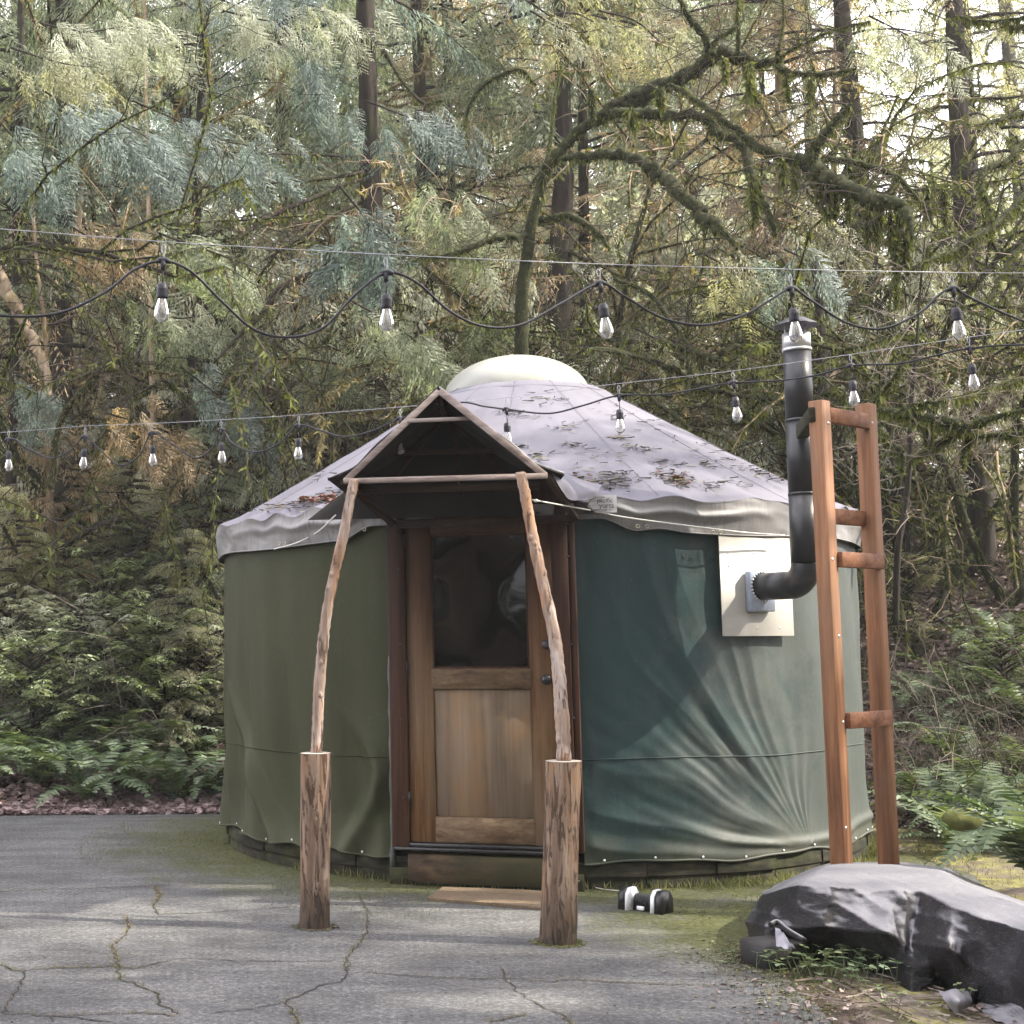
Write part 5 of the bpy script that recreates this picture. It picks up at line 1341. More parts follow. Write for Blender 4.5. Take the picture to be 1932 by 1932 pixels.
LM = [("the leftmost near bulb", 308, 560), ("the second near bulb", 728, 590), ("the middle near bulb", 1144, 600), ("the stovepipe cap", 1493, 605), ("the rightmost near bulb", 1804, 610), ("the dome", 980, 680), ("the awning peak", 828, 740), ("the left roof edge", 500, 930),
      ("the timber frame top", 1600, 760), ("the top left corner", 40, 30), ("the big cedar trunk", 700, 250), ("the picture's top middle", 1000, 30), ("the maple's highest limb", 1340, 110), ("the hanging moss mass", 1660, 400), ("the top right corner", 1890, 30), ("the golden arch", 210, 700), ("the driveway's left corner", 40, 1520), ("the yurt's left wall", 420, 1300), ("the large right fern", 1900, 1500), ("the mossy stone", 1815, 1555), ("the right bank's upper corner", 1900, 1150), ("the frame's right leg", 1690, 1300), ("the far lights' left end", 20, 830)]
def where(px, py):
    n, x, y = min(LM, key=lambda q: math.hypot(q[1] - px, q[2] - py)); dx, dy = px - x, py - y; r = math.hypot(dx, dy)
    if r < 35: return "right at " + n
    v = "above" if dy < -abs(dx) * .41 else ("below" if dy > abs(dx) * .41 else ""); h = "left of" if dx < -abs(dy) * .41 else ("right of" if dx > abs(dy) * .41 else "")
    return ("just " if r < 90 else "") + (v + " and " + h if v and h else v or h) + " " + n
_used = {}
def uniq(lb, o=None):
    _used.setdefault(lb, []).append(o); return lb
# ---- rows of background trees; (pixel column, distance, kind, colour, scale, trunk radius)
rows = []
def row(y, px0, px1, step, kinds, mats, sc, r):
    px = px0
    while px < px1:
        rows.append((px + rt.uniform(-.3, .3) * step, y + rt.uniform(-1.4, 1.4), kinds[rt.randint(len(kinds))], mats, sc * rt.uniform(.85, 1.15), r * rt.uniform(.8, 1.3)))
        px += step
row(19.5, -260, 2040, 330, ['hem2', 'cedar2'], None, .82, .16)
row(24, -200, 2040, 280, ['hem1', 'cedar1', 'wisp', 'hem2'], None, .95, .18)
row(30, -150, 2150, 230, ['wisp', 'hem1', 'cedar2', 'hem2', 'cedar1'], None, 1.05, .15)
row(38, -150, 2150, 175, ['cedar1', 'hem1', 'hem2'], None, 1.25, .15)
row(48, -150, 2150, 240, ['cedar1', 'hem1', 'cedar2'], None, 1.5, .16)
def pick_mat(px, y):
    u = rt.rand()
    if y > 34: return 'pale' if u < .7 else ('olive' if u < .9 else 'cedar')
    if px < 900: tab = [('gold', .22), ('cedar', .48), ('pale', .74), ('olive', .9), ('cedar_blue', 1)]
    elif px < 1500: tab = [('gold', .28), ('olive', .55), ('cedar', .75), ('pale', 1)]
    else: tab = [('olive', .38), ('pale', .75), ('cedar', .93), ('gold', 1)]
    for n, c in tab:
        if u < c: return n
KL = {'hem1': 'hemlock', 'hem2': 'hemlock', 'cedar1': 'cedar', 'cedar2': 'cedar', 'high': 'cedar', 'wisp': 'mossy broadleaf tree'}
MLB = {'cedar': 'dark green', 'cedar_blue': 'blue green', 'olive': 'olive green', 'gold': 'golden brown', 'pale': 'pale hazy green'}
for (px, y, kd, _, sc, r) in rows:
    if 1560 < px < 1800 and y > 22 and rt.rand() < .8: continue
    if 460 < px < 600 and y > 22 and rt.rand() < .6: continue
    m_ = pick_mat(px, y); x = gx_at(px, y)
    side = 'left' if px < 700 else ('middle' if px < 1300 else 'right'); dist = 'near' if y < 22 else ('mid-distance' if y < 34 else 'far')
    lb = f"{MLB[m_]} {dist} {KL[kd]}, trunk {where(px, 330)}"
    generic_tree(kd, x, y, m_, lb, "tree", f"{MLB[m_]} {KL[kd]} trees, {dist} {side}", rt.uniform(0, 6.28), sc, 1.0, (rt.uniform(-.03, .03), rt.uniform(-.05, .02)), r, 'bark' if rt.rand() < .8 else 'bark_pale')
# ---- mossy and bare limbs drawn in space
fuzz_v = np.array([(-.16, 0, 0), (.16, 0, 0), (.08, .06, -.6), (-.05, .1, -1.0)]); fuzz_f = [np.array([[0, 1, 2, 3]])]
def fuzz(name, S, dens, ln, mat, parent, seed, hang=1.0):
    """short strands of moss standing off and hanging from a limb; S rows are x, y, z, radius"""
    rg = np.random.RandomState(seed); seg = np.linalg.norm(np.diff(S[:, :3], axis=0), axis=1); cum = np.concatenate([[0], np.cumsum(seg)])
    n = int(cum[-1] * dens); 
    if n < 3: return
    u = rg.uniform(0, cum[-1], n); P_ = np.stack([np.interp(u, cum, S[:, k]) for k in range(4)], 1)
    clump = np.clip(.6 + .8 * sn(u * 3.1 + seed, u * 0 + seed, seed + 2), .15, 1.6)
    dr = rg.randn(n, 3); dr /= np.linalg.norm(dr, axis=1)[:, None]
    pos = P_[:, :3] + dr * P_[:, 3:4] * .92
    down = np.array([0, 0, -1.]) * hang; zd = -(dr * .9 + down * rg.rand(n)[:, None] * 1.6); zd /= np.linalg.norm(zd, axis=1)[:, None]
    x = np.cross(zd, rg.randn(n, 3)); x /= np.linalg.norm(x, axis=1)[:, None]; Rm = np.stack([x, np.cross(zd, x), zd], -1)
    low = np.clip(-dr[:, 2], 0, 1)
    size = ln * rg.uniform(.4, 1.0, n) * (.45 + 1.1 * low * clump)
    V, F = stamp(fuzz_v, fuzz_f, pos, Rm, size); me = nmesh(name, V, F)
    o = obj(name, me, M[mat], parent); o["kind"] = "stuff"; return o
def limb3(pts, Y0, Y1):
    P_ = []
    L_ = max(len(pts) - 1, 1)
    for i, p in enumerate(pts):
        Yd = Y0 + (Y1 - Y0) * i / L_; q = at(p[0], p[1], Yd); P_.append([*q, p[2] / 2 * Yd / FPX])
    return spline(P_, 7)
def limb_on(tree, pts, Y0, Y1, seed, mat='mossbark', moss='moss', dens=420, ln=.085, name='limb', hang=1.0):
    S = limb3(pts, Y0, Y1); rg = np.random.RandomState(seed)
    S[:, :3] += .25 * S[:, 3:4] * rg.randn(len(S), 3)
    o = MB().tube(S[:, :3], S[:, 3], 9, True, .25, rg).build(name, M[mat], tree, True)
    if moss: fuzz("moss", S, dens, ln, moss, tree, seed + 1, hang)
    return S
def twigs_on(name, S, n, ln, seed, mat, parent, upb=.2, droop=.3, th=.004, lo=.25):
    rg = np.random.RandomState(seed); mb = MB()
    for k in range(n):
        i = rg.randint(int(len(S) * lo), len(S)); p = S[i, :3]; d = rg.randn(3); d[2] = d[2] * .7 + upb; d /= np.linalg.norm(d); l = ln * rg.uniform(.4, 1.2); pts = [p]
        for j in range(5):
            d = d + rg.randn(3) * .28 + np.array([0, 0, -droop * .3]); d /= np.linalg.norm(d); pts.append(pts[-1] + d * l / 5)
            if j in (1, 2, 3) and rg.rand() < .7:
                e = d + rg.randn(3) * .7; e /= np.linalg.norm(e); mb.tube([pts[-1], pts[-1] + e * l * .18, pts[-1] + e * l * .34 + rg.randn(3) * .03], [th * .6, th * .45, th * .25], 3, False)
        mb.tube(pts, np.linspace(th, th * .3, 6), 4, False)
    o = mb.build(name, M[mat], parent); o['kind'] = 'stuff'; return o
def z1(l): return [(1269.6 + .3433 * a, .3433 * b, c) for a, b, c in l]
def z0(l): return [(607 + .3433 * a, .3433 * b, c) for a, b, c in l]
def z5(l): return [(386 + .3433 * a, 635 + .3433 * b, c) for a, b, c in l]
def z4(l): return [(.2857 * a, 497 + .2857 * b, c) for a, b, c in l]
def z7(l): return [(1380 + .3143 * a, 552 + .3143 * b, c) for a, b, c in l]
def z6(l): return [(938 + .3714 * a, 634.8 + .3714 * b, c) for a, b, c in l]
# the big mossy maple over the yurt
bx_ = at(1000, 700, 15.2)
maple = thing("mossy_maple", (bx_[0], bx_[1], TZ(bx_[0], bx_[1])), "old maple with thick moss-hung limbs arching over the yurt roof", "tree")
g0b = at(985, 700, 15.2); g0b[2] = TZ(g0b[0], g0b[1]) - .1
tr_pts = [(978, 940, 34), (980, 760, 30), (984, 640, 26), (985, 549, 24), (995, 480, 22), (1002, 426, 22), (1019, 360, 20), (1027, 319, 18)]
St = limb3(tr_pts, 15.2, 14.8); dn = St[0].copy(); dn[2] = TZ(dn[0], dn[1]) - .2; dn[3] *= 1.4; St = np.vstack([dn, St])
MB().tube(St[:, :3], St[:, 3], 14, True, .2, np.random.RandomState(3)).build("trunk", M['mossbark'], maple, True); fuzz("moss", St, 500, .07, 'moss', maple, 5)
mains = [
 ([(1023, 335, 20), (1053, 292, 20), (1087, 254, 19), (1122, 227, 19), (1156, 209, 26), (1190, 190, 30), (1225, 172, 30), (1270, 154, 24), (1304, 140, 24), (1331, 117, 24), (1362, 103, 26), (1400, 111, 20), (1434, 117, 16), (1462, 117, 14), (1482, 135, 11), (1527, 141, 9), (1578, 137, 7), (1616, 130, 4)], 14.8, 12.6),
 ([(1150, 212, 16), (1183, 213, 17), (1225, 215, 18), (1270, 219, 17), (1304, 216, 15), (1338, 228, 15), (1362, 254, 14), (1396, 271, 14), (1417, 322, 18), (1427, 370, 18), (1448, 394, 11), (1462, 446, 7)], 14.0, 12.6),
 ([(1262, 160, 8), (1290, 172, 8), (1314, 189, 9), (1355, 220, 11), (1400, 254, 14), (1431, 278, 16), (1475, 295, 18), (1510, 302, 26), (1540, 322, 30), (1570, 340, 28), (1595, 348, 26), (1633, 375, 28), (1664, 384, 26), (1700, 388, 20), (1716, 415, 12), (1722, 450, 5)], 13.4, 11.8),
 ([(1526, 310, 22), (1534, 290, 18), (1544, 268, 16), (1568, 237, 12), (1595, 209, 9), (1604, 196, 6)], 12.6, 12.3),
 ([(1560, 300, 8), (1590, 303, 11), (1633, 312, 11), (1675, 325, 9), (1705, 345, 8), (1733, 380, 7)], 12.5, 12.2),
 ([(1060, 300, 9), (1105, 295, 14), (1156, 290, 16), (1208, 302, 18), (1242, 329, 20), (1270, 352, 22), (1290, 374, 20), (1321, 400, 24), (1349, 424, 20), (1372, 442, 11), (1392, 470, 4)], 14.4, 13.0),
 ([(1000, 440, 14), (984, 443, 14), (933, 450, 12), (882, 470, 10), (847, 482, 8), (800, 486, 5), (760, 500, 3)], 15.0, 14.4),
 ([(1008, 420, 9), (1033, 412, 12), (1070, 408, 13), (1105, 422, 12), (1132, 443, 9), (1150, 470, 4)], 15.0, 14.6),
 ([(1120, 228, 10), (1118, 205, 12), (1116, 185, 13), (1115, 172, 10)], 14.2, 14.1),
 ([(1342, 108, 14), (1328, 69, 12), (1300, 34, 10), (1287, 8, 8), (1270, -30, 5)], 13.2, 13.0),
 ([(1340, 104, 9), (1352, 75, 7), (1386, 51, 6), (1400, 0, 4)], 13.2, 13.2),
 ([(1465, 116, 9), (1470, 90, 6), (1478, 41, 4), (1476, -20, 3)], 12.9, 12.9),
 ([(1390, 108, 10), (1393, 80, 7), (1392, 30, 5), (1394, -20, 4)], 13.0, 13.0),
 ([(1466, 110, 6), (1520, 80, 4), (1580, 55, 3), (1640, 40, 2)], 12.9, 12.6),
 ([(1405, 118, 12), (1412, 145, 9), (1424, 180, 6), (1434, 200, 3)], 13.0, 13.0),
 ([(1030, 325, 8), (1038, 270, 7), (1043, 225, 6), (1048, 180, 4), (1060, 120, 3)], 14.9, 15.2),
 ([(878, 240, 5), (880, 220, 6), (899, 175, 7), (933, 148, 7), (981, 132, 6), (1010, 160, 4)], 16, 15.4)]
seedc = 100; limbsS = []
for pts, a, b_ in mains:
    seedc += 7; pts = [(p[0], p[1], p[2] * 1.12) for p in pts]; S = limb_on(maple, pts, a, b_, seedc, dens=900, ln=.062); limbsS.append(S)
for i in (0, 1, 2, 3, 4, 5, 6, 7, 9, 10, 11, 13): twigs_on("twigs", limbsS[i], (26, 16, 26, 10, 12, 12, 14, 8, 14, 10, 8, 14)[(0, 1, 2, 3, 4, 5, 6, 7, 9, 10, 11, 13).index(i)], .9, 400 + i, 'twig_dark', maple, .35, .2, .006)
# hanging moss beards
def beard(tree, px, py, l, w_, Yd, seed, mat='moss'):
    p0 = at(px, py, Yd); p1 = at(px + np.random.RandomState(seed).uniform(-4, 6), py + l, Yd); S = np.linspace(np.r_[p0, w_ / 2 * Yd / FPX], np.r_[p1, .3 * w_ / 2 * Yd / FPX], 8)
    MB().tube(S[:, :3], S[:, 3] * .7, 6, True, .5, np.random.RandomState(seed)).build("moss_beard", M['mossbark'], tree, True)
    fuzz("moss", S, 900, .13, mat, tree, seed, 1.6)
for k, (px, py, l, w_) in enumerate([(1545, 320, 60, 20), (1560, 330, 80, 26), (1580, 340, 70, 20), (1600, 350, 60, 16), (1640, 390, 60, 18), (1660, 400, 50, 24), (1680, 400, 70, 14), (1695, 395, 110, 12), (1712, 400, 100, 22), (1655, 380, 80, 12), (1420, 330, 50, 20), (1427, 370, 50, 18), (1750, 350, 50, 14), (1780, 360, 60, 14), (1500, 305, 45, 10), (1475, 298, 40, 10), (1365, 110, 45, 14), (1415, 120, 60, 12), (1485, 140, 50, 12), (1530, 145, 35, 10), (1245, 170, 30, 22), (1190, 205, 30, 12), (1600, 300, 50, 12), (1690, 460, 120, 10), (1620, 300, 40, 10)]):
    beard(maple, px, py, l, w_, 12.6, 900 + k)
# second mossy tree low over the roof's right slope
tx_ = at(1560, 700, 15.5)
vm = thing("vine_maple", (tx_[0], tx_[1], TZ(tx_[0], tx_[1])), "mossy leafless maple with limbs trailing over the roof's right slope", "tree")
S = limb_on(vm, [(1545, 1000, 22), (1548, 860, 22), (1552, 740, 22), (1546, 640, 20), (1545, 580, 18), (1540, 500, 14)], 15.5, 15.5, 5, 'bark', None, name='trunk')
for i, (pts, a, b_) in enumerate([(z6([(1600, 60, 12), (1450, 110, 12), (1350, 60, 11), (1200, 60, 12), (1100, 108, 13), (1000, 85, 13), (900, 50, 10), (820, 20, 8)]), 15.4, 14.2),
    (z6([(1500, 350, 9), (1250, 300, 10), (1030, 262, 13), (950, 205, 12), (850, 150, 12), (700, 100, 11), (560, 70, 10), (450, 60, 6)]), 15.2, 14.0),
    (z6([(720, 230, 7), (800, 330, 9), (900, 400, 9), (970, 460, 7)]), 14.6, 14.2), (z6([(520, 240, 7), (570, 140, 6), (650, 10, 5), (660, -80, 4)]), 14.4, 14.6),
    (z6([(1600, 330, 8), (1700, 290, 8), (1800, 320, 6), (1900, 330, 4)]), 15, 14.5), ([(1160, 525, 8), (1230, 560, 9), (1290, 640, 8), (1330, 700, 6)], 15.4, 14.6)]):
    S = limb_on(vm, pts, a, b_, 300 + i * 3, dens=480, ln=.075); twigs_on("twigs", S, 14, .8, 350 + i, 'twig_dark', vm, .2, .4)
# mossy thicket right of the timber frame
rx_ = at(1714, 900, 10.8)
thk = thing("mossy_sapling", (rx_[0], rx_[1], TZ(rx_[0], rx_[1])), "slim sapling with moss-draped limbs right of the timber frame", "tree")
S = limb3([(1690, 1180, 12), (1694, 1039, 12), (1710, 945, 11), (1716, 851, 10), (1719, 756, 9), (1729, 656, 7), (1735, 560, 5), (1745, 450, 3)], 10.8, 10.8)
MB().tube(S[:, :3], S[:, 3], 9, True, .15, np.random.RandomState(2)).build("trunk", M['bark'], thk, True)
twigs_on("twigs", S, 26, .9, 377, 'twig', thk, .5, .1)
for i, (pts, a, b_) in enumerate([(z7([(860, 700, 10), (960, 725, 15), (1050, 740, 18), (1200, 770, 22), (1330, 790, 24), (1430, 810, 20), (1520, 765, 14), (1640, 730, 10), (1800, 700, 7)]), 10.6, 9.8),
    (z7([(1075, 1000, 10), (1110, 985, 12), (1160, 960, 12), (1300, 875, 13), (1400, 855, 12), (1500, 860, 10), (1756, 842, 9)]), 10.8, 10.0),
    (z7([(890, 820, 9), (950, 900, 12), (1010, 960, 12), (1020, 1080, 8)]), 10.6, 10.4), (z7([(860, 660, 9), (900, 600, 8), (980, 500, 7), (1040, 400, 6)]), 10.6, 10.6),
    (z7([(1010, 720, 9), (1080, 680, 9), (1200, 665, 8), (1290, 650, 5)]), 10.4, 10.2), (z7([(1160, 790, 14), (1180, 850, 16), (1190, 920, 10)]), 10.4, 10.4), (z7([(1480, 780, 10), (1440, 850, 14), (1400, 950, 12), (1390, 1050, 8)]), 10.2, 10.2)]):
    S = limb_on(thk, pts, a, b_, 500 + i * 3, dens=900, ln=.085); twigs_on("twigs", S, 10, .5, 550 + i, 'twig', thk, .3, .2, .003)
rx_ = at(1990, 560, 11.5)
rtm = thing("mossy_maple", (rx_[0], rx_[1], TZ(rx_[0], rx_[1])), "mossy maple at the right edge sending limbs into the picture", "tree")
S = limb_on(rtm, [(2000, 1200, 26), (1995, 900, 24), (1990, 560, 22), (1985, 300, 18), (1990, 60, 12)], 11.5, 11.5, 5, name='trunk')
for i, (pts, a, b_) in enumerate([([(1985, 330, 14), (1932, 372, 14), (1880, 422, 13), (1818, 463, 12), (1784, 480, 9), (1740, 495, 5)], 11.4, 10.6), ([(1980, 230, 12), (1932, 268, 12), (1904, 302, 13), (1860, 319, 12), (1850, 350, 10), (1868, 400, 9), (1873, 422, 7)], 11.4, 10.8),
    ([(1990, 205, 10), (1932, 212, 10), (1880, 228, 9), (1840, 238, 5)], 11.4, 11), ([(1985, 440, 12), (1930, 465, 11), (1890, 520, 9), (1860, 580, 6)], 11.4, 10.9), ([(1985, 20, 8), (1930, 34, 7), (1860, 40, 6), (1800, 30, 3)], 11.6, 12.0), ([(1985, 60, 7), (1932, 52, 9), (1890, 50, 5)], 11.6, 12.0), ([(1990, 700, 9), (1900, 720, 7), (1850, 740, 5), (1800, 750, 3)], 11.4, 10.6)]):
    S = limb_on(rtm, pts, a, b_, 600 + i * 3, dens=700, ln=.08); twigs_on("twigs", S, 14, .6, 650 + i, 'twig_dark', rtm, .2, .3, .004)
# golden mossy arch at left
lx_ = at(128, 860, 15.0)
arch = thing("vine_maple", (lx_[0], lx_[1], TZ(lx_[0], lx_[1])), "golden mossy vine maple arching at the left behind the far lights", "tree")
for i, (pts, a, b_) in enumerate([(z4([(330, 1500, 14), (370, 1150, 13), (450, 940, 13), (550, 850, 14), (640, 730, 16), (740, 655, 16), (830, 655, 14), (900, 705, 13), (1050, 722, 8), (1200, 740, 5)]), 15, 14.4), (z4([(760, 690, 9), (830, 710, 9), (858, 850, 9), (872, 1000, 9), (852, 1070, 5)]), 14.7, 14.5), (z4([(450, 780, 6), (560, 740, 8), (660, 700, 8)]), 14.8, 14.7)]):
    S = limb_on(arch, pts, a, b_, 700 + i * 3, 'mossbark', 'moss_gold', dens=900, ln=.06); twigs_on("twigs", S, 10, .9, 750 + i, 'twig_dark', arch, .2, .3, .004)
if True:
    for k, (pts, Yd, lb) in enumerate([([(-30, 440, 22), (0, 520, 24), (30, 580, 24), (62, 640, 20), (90, 720, 16), (96, 900, 16), (96, 1200, 18)], 17, "cream coloured leaning mossy trunk at the left picture edge"),
        ([(86, 900, 9), (88, 720, 9), (84, 620, 8), (70, 500, 7), (56, 330, 6)], 17.5, "short pale snag standing left of the golden arch"),
        ([(146, 540, 10), (150, 400, 12), (158, 330, 12), (180, 300, 10), (200, 330, 9)], 18, "pale bleached stub with hooked top at upper left")]):
        q = at(pts[-1][0] if k == 0 else pts[0][0], 1000, Yd); tt = thing("pale_snag", (q[0], q[1], TZ(q[0], q[1])), lb, "tree")
        S = limb_on(tt, pts, Yd, Yd, 800 + k, 'bark_pale', 'moss_gold', 500, .07, name="trunk"); twigs_on("twigs", S, 14, 1.0, 830 + k, 'twig', tt, .2, .5, .006)
# ---- conifers whose trunks can be told apart
def trunk_tree(name, pts, Yd, bark, label, kind=None, mat='cedar', seed=0, branches=(), sc=.8, pn=16, cz=0.0, rot=0.3, dead=12):
    S = limb3(pts, Yd, Yd); b = S[-1].copy() if S[-1][2] < S[0][2] else S[0].copy(); 
    if S[0][2] > S[-1][2]: S = S[::-1]
    base = S[0].copy(); gz = TZ(base[0], base[1]) - .2; base[2] = gz; base[3] *= 1.15
    if S[0][2] > gz: S = np.vstack([base, S])
    topd = S[-1] - S[-6]; topd = topd[:3] / np.linalg.norm(topd[:3]); ext = S[-1].copy(); ext[:3] += topd * 5; ext[3] *= .7; S = np.vstack([S, ext])
    t = thing(name, (base[0], base[1], gz), label, "tree"); rg = np.random.RandomState(seed)
    MB().tube(S[:, :3], S[:, 3], pn, True, .20, rg).build("trunk", M[bark], t, True)
    for i, (bp_, d0, d1) in enumerate(branches): 
        SB = limb3(bp_, Yd, Yd + d1); MB().tube(SB[:, :3], SB[:, 3], 7, True, .3, rg).build("branch", M['bark'], t, True)
        fuzz("moss", SB, 160, .09, 'moss', t, seed * 31 + i); twigs_on("twigs", SB, 12, .8, seed * 7 + i, 'twig_dark', t, -.3, .5, .005)
    # drooping sprays near the branches
    if kind:
        cm, sm = CR[kind]
        if not cm.materials: cm.materials.append(M['cedar']); sm.materials.append(M['bark'])
        lean = S[-1][:3] - S[0][:3]
        for nm, me_, mt in (("crown", cm, mat), ("branches", sm, 'bark')):
            c = bpy.data.objects.new(nm, me_); col.objects.link(c); c.parent = t; c.location = (0, 0, cz); c.scale = (sc, sc, 1.0); c.rotation_euler = (0, math.atan2(lean[0], lean[2]), rot); set_mat(c, M[mt])
    return t
zc = lambda l: [(.3433 * a, .3433 * b, c) for a, b, c in l]
trunk_tree("cedar_tree", [(688, -20, 34), (690, 60, 36), (695, 200, 38), (698, 320, 40), (706, 480, 42), (716, 620, 42), (716, 760, 44)], 17, 'bark', "big dark cedar trunk left of centre with long bare branches", 'high', 'cedar_blue', 1,
  [(zc([(2020, 940, 9), (1932, 960, 8), (1700, 990, 7), (1400, 1010, 6), (1100, 1030, 6), (870, 1015, 4)]), 0, -1.5), ([(690, 338, 9), (663, 343, 9), (620, 362, 9), (566, 384, 10), (498, 415, 9), (460, 443, 6), (420, 470, 4)], 0, -1.5),
   ([(690, 375, 6), (663, 391, 7), (604, 426, 7), (549, 460, 5), (500, 490, 4)], 0, -.8), (zc([(2000, 850, 5), (1932, 860, 5), (1700, 850, 5), (1280, 840, 4)]), 0, -1), ([(705, 470, 14), (640, 500, 12), (580, 520, 12), (523, 548, 13), (500, 586, 13), (469, 614, 10), (440, 646, 7), (409, 680, 5)], 0, -1.5),
   (z5([(1000, 210, 9), (980, 240, 8), (880, 320, 9), (700, 410, 9), (540, 470, 8), (400, 560, 5)]), 0, -1.2), (z5([(960, 120, 8), (750, 170, 8), (650, 190, 9), (530, 235, 8), (400, 330, 8), (280, 380, 8), (110, 450, 6), (40, 520, 4)]), 0, -1.5),
   ([(700, 70, 9), (720, 90, 9), (745, 130, 8), (765, 160, 7), (800, 195, 6), (835, 190, 4)], 0, -.8), ([(700, 420, 6), (760, 470, 6), (820, 520, 5), (880, 570, 4)], 0, -1)])
trunk_tree("cedar_tree", [(533, 130, 30), (536, 230, 32), (540, 340, 34), (545, 450, 36), (548, 600, 36), (552, 900, 38)], 22, 'bark', "dark conifer trunk framed by a bright sky gap, left of centre", 'hem2', 'cedar', 2,
  [(zc([(1560, 690, 6), (1500, 700, 7), (1430, 745, 7), (1370, 762, 5)]), 0, -1), (zc([(1600, 640, 8), (1680, 600, 8), (1760, 590, 5)]), 0, -1), (zc([(1520, 680, 7), (1310, 680, 6), (1232, 660, 6), (1050, 650, 5), (850, 600, 6), (700, 540, 6), (600, 500, 4)]), 0, -2),
   (zc([(1560, 440, 5), (1250, 430, 5), (900, 470, 6), (750, 475, 6), (600, 440, 4)]), 0, -2), (zc([(1500, 180, 6), (1360, 182, 6), (1140, 195, 7), (980, 180, 5)]), 0, -1.5), (zc([(1500, 210, 5), (1110, 232, 6), (1000, 260, 6), (850, 292, 4)]), 0, -1.5), (zc([(1620, 850, 5), (1300, 845, 5), (1000, 820, 4)]), 0, -1)], sc=.7, rot=1.2)
trunk_tree("cedar_tree", [(1062, 180, 30), (1064, 300, 36), (1060, 420, 42), (1056, 540, 44), (1053, 700, 46), (1050, 900, 48)], 18.5, 'bark', "upright fir trunk directly behind the yurt dome", 'high', 'olive', 3, [([(1060, 470, 7), (1130, 500, 6), (1200, 540, 4)], 0, -1), ([(1045, 330, 6), (980, 350, 5), (920, 340, 4)], 0, -1)], rot=2.2)
trunk_tree("cedar_tree", [(1799, -10, 32), (1806, 140, 36), (1812, 280, 36), (1822, 420, 38), (1832, 560, 40), (1838, 700, 42), (1846, 900, 44), (1856, 1060, 48)], 18, 'bark', "tall grey trunk near the right edge leaning slightly left", 'hem2', 'olive', 4, [([(1815, 34, 5), (1870, 30, 5), (1932, 24, 6)], 0, -.5), ([(1815, 250, 5), (1760, 262, 4), (1700, 255, 3)], 0, -.5), ([(1815, 180, 5), (1880, 186, 6), (1940, 180, 5)], 0, -.5)], sc=.6, rot=.8)
trunk_tree("cedar_tree", [(284, 560, 9), (287, 700, 11), (291, 850, 13), (295, 1050, 15)], 17.5, 'bark_pale', "thin pale-sided trunk behind the left far bulbs", None, 'cedar', 6)
trunk_tree("cedar_tree", [(32, 400, 16), (28, 600, 18), (24, 800, 20), (14, 1060, 24)], 18, 'bark', "dark trunk at the far left edge behind the lights", 'hem2', 'cedar', 7, sc=.7, rot=2)
trunk_tree("cedar_tree", [(855, 430, 16), (859, 540, 18), (862, 700, 20)], 21, 'bark', "slim trunk between the big cedar and the dome", 'hem1', 'gold', 8, sc=.6, rot=4)
trunk_tree("cedar_tree", [(1572, 430, 12), (1570, 560, 13), (1567, 700, 14), (1566, 900, 15)], 20, 'bark_pale', "slender pale trunk just right of the stovepipe", None, 'olive', 9)
trunk_tree("cedar_tree", [(728, 620, 20), (736, 760, 20), (740, 900, 22)], 23, 'bark', "trunk in shade behind the awning's left slope", 'hem1', 'olive', 10, sc=.6, rot=5)
trunk_tree("cedar_tree", [(1440, 300, 12), (1444, 500, 13), (1450, 800, 15)], 24, 'bark', "distant trunk between the dome and stovepipe", 'hem2', 'olive', 12, sc=.7, rot=5)
# near blue-green sprays hanging on long cedar branches (belong to the big cedars, drawn as branches with foliage)
def spray_branch(pts, Yd, d1, kind, mat, slen, ns, seed, nm="cedar_bough", label="", group=None, thick=.7, dr=.5):
    S = limb3([(a, b, thick * 6) for a, b in pts], Yd, Yd + d1); rg = np.random.RandomState(seed)
    n = ns; i = rg.uniform(1, len(S) - 1.01, n); i0 = i.astype(int); f = (i - i0)[:, None]; P_ = S[i0, :3] * (1 - f) + S[i0 + 1, :3] * f; tg = S[i0 + 1, :3] - S[i0 - 1, :3]; tg /= np.linalg.norm(tg, axis=1)[:, None]
    sd = np.cross(tg, [0, 0, 1.]); sg = rg.choice([-1, 1], n)[:, None]; a_ = rg.uniform(.2, 1.2, n)[:, None]
    P_ = P_ + sd * sg * rg.uniform(0, .34, n)[:, None] + np.array([0, 0, -1.]) * rg.uniform(-.12, .34, n)[:, None] ** 1 + rg.randn(n, 3) * .06
    xd = tg * np.cos(a_) + sd * sg * np.sin(a_) + np.array([0, 0, -1.]) * rg.uniform(.3, dr * 2.6, n)[:, None]
    up_h = np.array([0, -.9, .6]) + rg.randn(n, 3) * .35
    Rm = rot_from(xd, up_h); V, F = stamp(*SPR[kind][seed % 2], P_, Rm, slen * rg.uniform(.6, 1.25, n))
    return S, nmesh("foliage", V, F)
